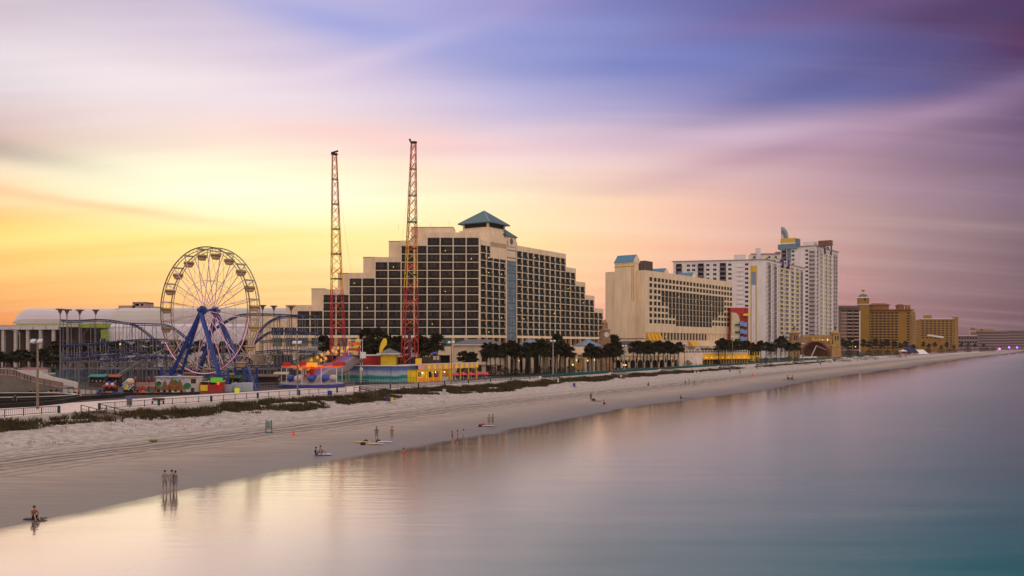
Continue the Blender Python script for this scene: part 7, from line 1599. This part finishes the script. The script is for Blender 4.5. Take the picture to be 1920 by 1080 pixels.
# ================================================================== people
def person_mesh(pose, seed=0):
    J = {}; rn = random.Random(seed)
    if pose == 'stand':
        J = dict(pel=(0,0,.95), wst=(0,0,1.12), chs=(0,0,1.35), nck=(0,0,1.52), hd0=(0,-.01,1.60), hd1=(0,-.01,1.72), shL=(-.19,0,1.44), elL=(-.25,.02,1.16), wrL=(-.24,-.05,.92), shR=(.19,0,1.44), elR=(.26,.02,1.16), wrR=(.23,-.06,.92), hpL=(-.1,0,.9), knL=(-.13,-.03,.5), anL=(-.13,.02,.09), toL=(-.14,-.14,.04), hpR=(.1,0,.9), knR=(.12,.03,.5), anR=(.13,.06,.09), toR=(.14,-.1,.04))
    else:
        J = dict(pel=(0,0,.13), wst=(0,.06,.30), chs=(0,.05,.52), nck=(0,.0,.70), hd0=(0,-.03,.78), hd1=(0,-.04,.90), shL=(-.19,.03,.62), elL=(-.25,-.15,.42), wrL=(-.14,-.36,.42), shR=(.19,.03,.62), elR=(.25,-.15,.42), wrR=(.14,-.36,.42), hpL=(-.1,-.04,.12), knL=(-.13,-.42,.45), anL=(-.13,-.72,.09), toL=(-.14,-.88,.04), hpR=(.1,-.04,.12), knR=(.13,-.42,.42), anR=(.13,-.70,.09), toR=(.14,-.86,.04))
    Rr = dict(pel=.145, wst=.125, chs=.155, nck=.06, hd0=.08, hd1=.095, shL=.065, elL=.045, wrL=.03, shR=.065, elR=.045, wrR=.03, hpL=.095, knL=.06, anL=.04, toL=.035, hpR=.095, knR=.06, anR=.04, toR=.035)
    E = [('pel','wst'),('wst','chs'),('chs','nck'),('nck','hd0'),('hd0','hd1'),('chs','shL'),('shL','elL'),('elL','wrL'),('chs','shR'),('shR','elR'),('elR','wrR'),('pel','hpL'),('hpL','knL'),('knL','anL'),('anL','toL'),('pel','hpR'),('hpR','knR'),('knR','anR'),('anR','toR')]
    ks = list(J); ix = {k: i for i, k in enumerate(ks)}; vs = [J[k] for k in ks]; rs = [Rr[k] for k in ks]; es = [(ix[a], ix[b]) for a, b in E]
    for s in ('L', 'R'):
        w = Vector(J['wr'+s]); e = Vector(J['el'+s]); d = (w-e).normalized(); sg = -1 if s == 'L' else 1; lat = Vector((0, 1, 0)) if abs(d.y) < .8 else Vector((1, 0, 0)); lat = (lat-d*lat.dot(d)).normalized()
        pm = w+d*.07; vs.append(tuple(pm)); rs.append(.034); ip = len(vs)-1; es.append((ix['wr'+s], ip))
        for k, ln in enumerate((.075, .085, .08, .062)):
            b = pm+d*.03+lat*(k-1.5)*.02; m_ = b+d*ln*.5; t = m_+d*ln*.4-Vector((sg*.02, 0, 0)); i0 = len(vs); vs += [tuple(b), tuple(m_), tuple(t)]; rs += [.010, .009, .008]; es += [(ip, i0), (i0, i0+1), (i0+1, i0+2)]
        b = w+d*.03-lat*.03; t = b+d*.05-lat*.03; i0 = len(vs); vs += [tuple(b), tuple(t)]; rs += [.012, .010]; es += [(ip, i0), (i0, i0+1)]
    me = bpy.data.meshes.new('person'); me.from_pydata(vs, es, []); ob = bpy.data.objects.new('person', me); SC.collection.objects.link(ob)
    md = ob.modifiers.new('Skin', 'SKIN'); 
    for i, r_ in enumerate(rs): me.skin_vertices[0].data[i].radius = (r_, r_*(.75 if ks[i] in ('pel', 'wst', 'chs') else 1.)) if i < len(ks) else (r_, r_)
    me.skin_vertices[0].data[0].use_root = True
    ob.modifiers.new('Sub', 'SUBSURF').levels = 1
    dg = bpy.context.evaluated_depsgraph_get(); m2 = bpy.data.meshes.new_from_object(ob.evaluated_get(dg)); bpy.data.objects.remove(ob)
    # face: nose, ears and a hair cap are added to the head
    h = Vector(J['hd1']); q = MB(); q.v = [tuple(v.co) for v in m2.vertices]; q.f = [list(p.vertices) for p in m2.polygons]; q.mi = [0]*len(q.f)
    return q, J
SKIN = mat('skin', (.36, .19, .13), .6, .08, 3., obj=True)
PB = {p: person_mesh(p) for p in ('stand', 'sit')}
def person(px, py, pose, rz, top, bot, hair, lab, sc=1., rx=0, zz=None):
    x, y, z = gpt(px, py) if zz is None else zz
    q0, J = PB[pose]; mk = lambda n_, c: mat('cloth_'+n_, c, .85, .15, 6., obj=True)
    mt, mb_, mh = mk('top_%d_%d_%d' % tuple(int(v*99) for v in top), top), mk('bot_%d_%d_%d' % tuple(int(v*99) for v in bot), bot), mk('hair_%d' % int(hair[0]*999), hair)
    me = bpy.data.meshes.new('person'); me.from_pydata(q0.v, [], q0.f)
    for m in (SKIN, mt, mb_): me.materials.append(m)
    for p in me.polygons:
        c = p.center
        if pose == 'stand': k = 2 if .38 < c.z < .98 and abs(c.x) < .24 and not (abs(c.x) > .19 and c.z > .7) else 1 if .98 <= c.z < 1.49 and (abs(c.x) < .22 or c.z > 1.22) else 0
        else: k = 1 if c.z > .25 and c.z < .67 and c.y > -.1 and abs(c.x) < .27 else 2 if c.y > -.45 and c.z < .5 and abs(c.x) < .23 and not (c.z > .36 and c.y < -.2 and abs(c.x) > .2) else 0
        p.material_index = k; p.use_smooth = True
    o = bpy.data.objects.new('person', me); SC.collection.objects.link(o); o.location = (x, y, z); o.rotation_euler = (rx, 0, rz); o.scale = (sc,)*3; o['_o'] = (0, 0, 0)
    h = Vector(J['hd1']); q = MB(); q.ball(h.x, h.y+.018, h.z+.012, .108, mh, 10, 1.05); ho = q.build('hair', None); ho.location = (0, 0, 0); ho.data.transform(Matrix.Translation(Vector(ho['_o']))); ho.parent = o
    f = MB(); f.ball(h.x, h.y-.10, h.z-.03, .018, SKIN, 6); 
    for s in (-1, 1): f.ball(h.x+s*.035, h.y-.085, h.z, .011, DARK, 6); f.ball(h.x+s*.098, h.y, h.z-.02, .022, SKIN, 6)
    f.box(h.x-.025, h.x+.025, h.y-.095, h.y-.085, h.z-.072, h.z-.062, mat('lips', (.25, .08, .07)))
    fo = f.build('face', None); fo.location = (0, 0, 0); fo.data.transform(Matrix.Translation(Vector(fo['_o']))); fo.parent = o
    tag(o, lab, 'person'); return o
PALE = (.22, .18, .17); GRB = (.18, .145, .14); KH = (.22, .175, .15); BR = (.06, .035, .025); BK = (.012, .010, .012)
person(309, 922, 'stand', .4, PALE, GRB, BR, 'leftmost of three people standing at the water edge, in pale grey'); person(322, 921, 'stand', -2.6, (.24,.2,.22), (.20,.17,.2), BR, 'middle person of the group standing at the water edge, grey clothes'); person(329, 921, 'stand', 2.6, GRB, (.22,.19,.21), BK, 'right person of the group standing at the water edge, arms down', .96)
person(64, 974, 'sit', .8, (.22, .08, .05), BK, BR, 'person in a rust brown top sitting on a black towel at the bottom left')
person(592, 855, 'sit', 1.8, BK, (.02, .05, .02), BK, 'person in black sitting near the water left of the surfboards'); person(600.5, 852.5, 'sit', 1.4, (.2, .17, .18), GRB, BR, 'person in grey sitting by the lavender towel')
person(706, 826, 'stand', .2, (.12, .10, .12), GRB, BR, 'person in dark grey standing behind the cream surfboard'); person(735, 826.5, 'stand', -.5, (.32, .16, .12), KH, BR, 'person in a faded red top standing behind the lilac surfboard')
person(917, 800, 'stand', .1, PALE, GRB, BR, 'left person of the waiting pair beside the red bag'); person(924, 799, 'stand', -1, KH, GRB, BK, 'right person of the waiting pair beside the red bag')
person(848, 836, 'stand', 1.4, (.05, .05, .08), KH, BK, 'person in a dark top walking at the water line, left of three'); person(858, 834, 'stand', 1.6, (.30, .1, .07), (.2, .05, .04), BR, 'person in red brown clothes at the water line, middle of three'); person(869, 832, 'stand', -1.5, (.3, .24, .2), GRB, BK, 'person in a tan top at the water line, right of three')
person(1108, 753, 'stand', .3, (.02, .02, .03), BK, BK, 'lone person in black standing on the sand beside a maroon blanket', 1.02); person(1132, 759, 'sit', .9, (.38, .02, .03), BK, BK, 'person in red sitting alone right of the standing figure in black'); person(1216, 724, 'sit', -.8, BK, (.4, .03, .04), BK, 'person in black and red sitting high on the beach below the palms', 1.15)
person(1285, 723.5, 'stand', .4, (.12, .16, .17), GRB, BR, 'left one of three distant people standing below the arcade'); person(1292, 722, 'stand', .9, (.2, .24, .24), GRB, BR, 'middle one of three distant people standing below the arcade'); person(1302, 724, 'stand', 2, PALE, GRB, BR, 'right one of three distant people standing below the arcade')
person(1276, 748.5, 'sit', 1.2, (.04, .03, .03), BK, BK, 'person in dark clothes sitting on the brown towel near the water'); person(1477, 712, 'sit', 1.6, (.10, .03, .03), BK, BK, 'person in dark red sitting on the far blanket', 1.6); person(1486, 712, 'sit', -1.6, (.2, .14, .14), BK, BK, 'person in grey sitting on the far blanket', 1.6)
person(1440, 742, 'stand', 1.5, (.12, .10, .18), (.1, .08, .14), BK, 'left one of two people wading in dark violet clothes'); person(1457, 738, 'stand', 1.3, (.14, .12, .18), (.1, .08, .14), BK, 'right one of two people wading in dark violet clothes'); person(757, 872, 'stand', 1.1, (.38, .08, .05), (.25, .2, .14), BR, 'person in a red top wading in the shallow water')
person(0, 0, 'stand', .2, BK, BK, BK, 'dark figure standing on the boardwalk side of the kart track', zz=(PX(28, 145), 145, DK)); person(0, 0, 'stand', 2.2, (.55, .03, .03), BK, BK, 'person in a bright red top beside the karts', zz=(PX(147, 172), 172, DK)); person(0, 0, 'stand', -1, (.65, .2, .02), BK, BR, 'person in an orange top before the pink slatted fence', zz=(PX(274, 183), 183, DK)); person(0, 0, 'stand', 0, (.5, .04, .02), BK, BR, 'person in a red shirt before the pink slatted fence', zz=(PX(267, 183.5), 183.5, DK))
person(0, 0, 'stand', 0, (.05, .05, .2), BK, BR, 'person in a navy top walking past the kiosk', zz=(PX(1092, 318), 318, DK)); person(0, 0, 'stand', 1, (.3, .25, .25), BK, BR, 'person in a pale top walking past the kiosk', zz=(PX(1097, 319), 319, DK))
# low green plant alone on the sand
x, y, z = gpt(287, 829); q = MB(); rn = random.Random(2)
for _ in range(90): a = rn.uniform(0, 6.28); l = rn.uniform(.2, .75); q.add([(x+.2*math.cos(a), y+.1*math.sin(a), z-.03), (x+.08+.2*math.cos(a), y+.1*math.sin(a), z-.03), (x+l*math.cos(a)*1.2, y+l*math.sin(a), z+rn.uniform(.1, .45))], [(0, 1, 2)], mat('bright_grass', (.14, .20, .01), .8, .3, 3.))
tag(q.build('beach_plant'), 'single low bright green plant alone on the open sand', 'plant')
# ================================================================== air
hz = MB(); hz.box(-3300, 3300, -80, 2800, -5, 115, mat('haze_tmp', (.5, .5, .5))); ho = hz.build('haze'); ho['kind'] = 'stuff'; ho['label'] = 'thin dusk haze over the beach'; 
hm = bpy.data.materials.new('haze_air'); hm.use_nodes = True; n, l = nodes(hm); n.remove(n['Principled BSDF']); v = n.new('ShaderNodeVolumePrincipled'); v.inputs['Color'].default_value = (.72, .58, .60, 1); v.inputs['Density'].default_value = .00006; v.inputs['Anisotropy'].default_value = .3
l.new(v.outputs[0], n['Material Output'].inputs['Volume']); ho.data.materials.clear(); ho.data.materials.append(hm)
for o in bpy.data.objects:
    if '_o' in o: del o['_o']
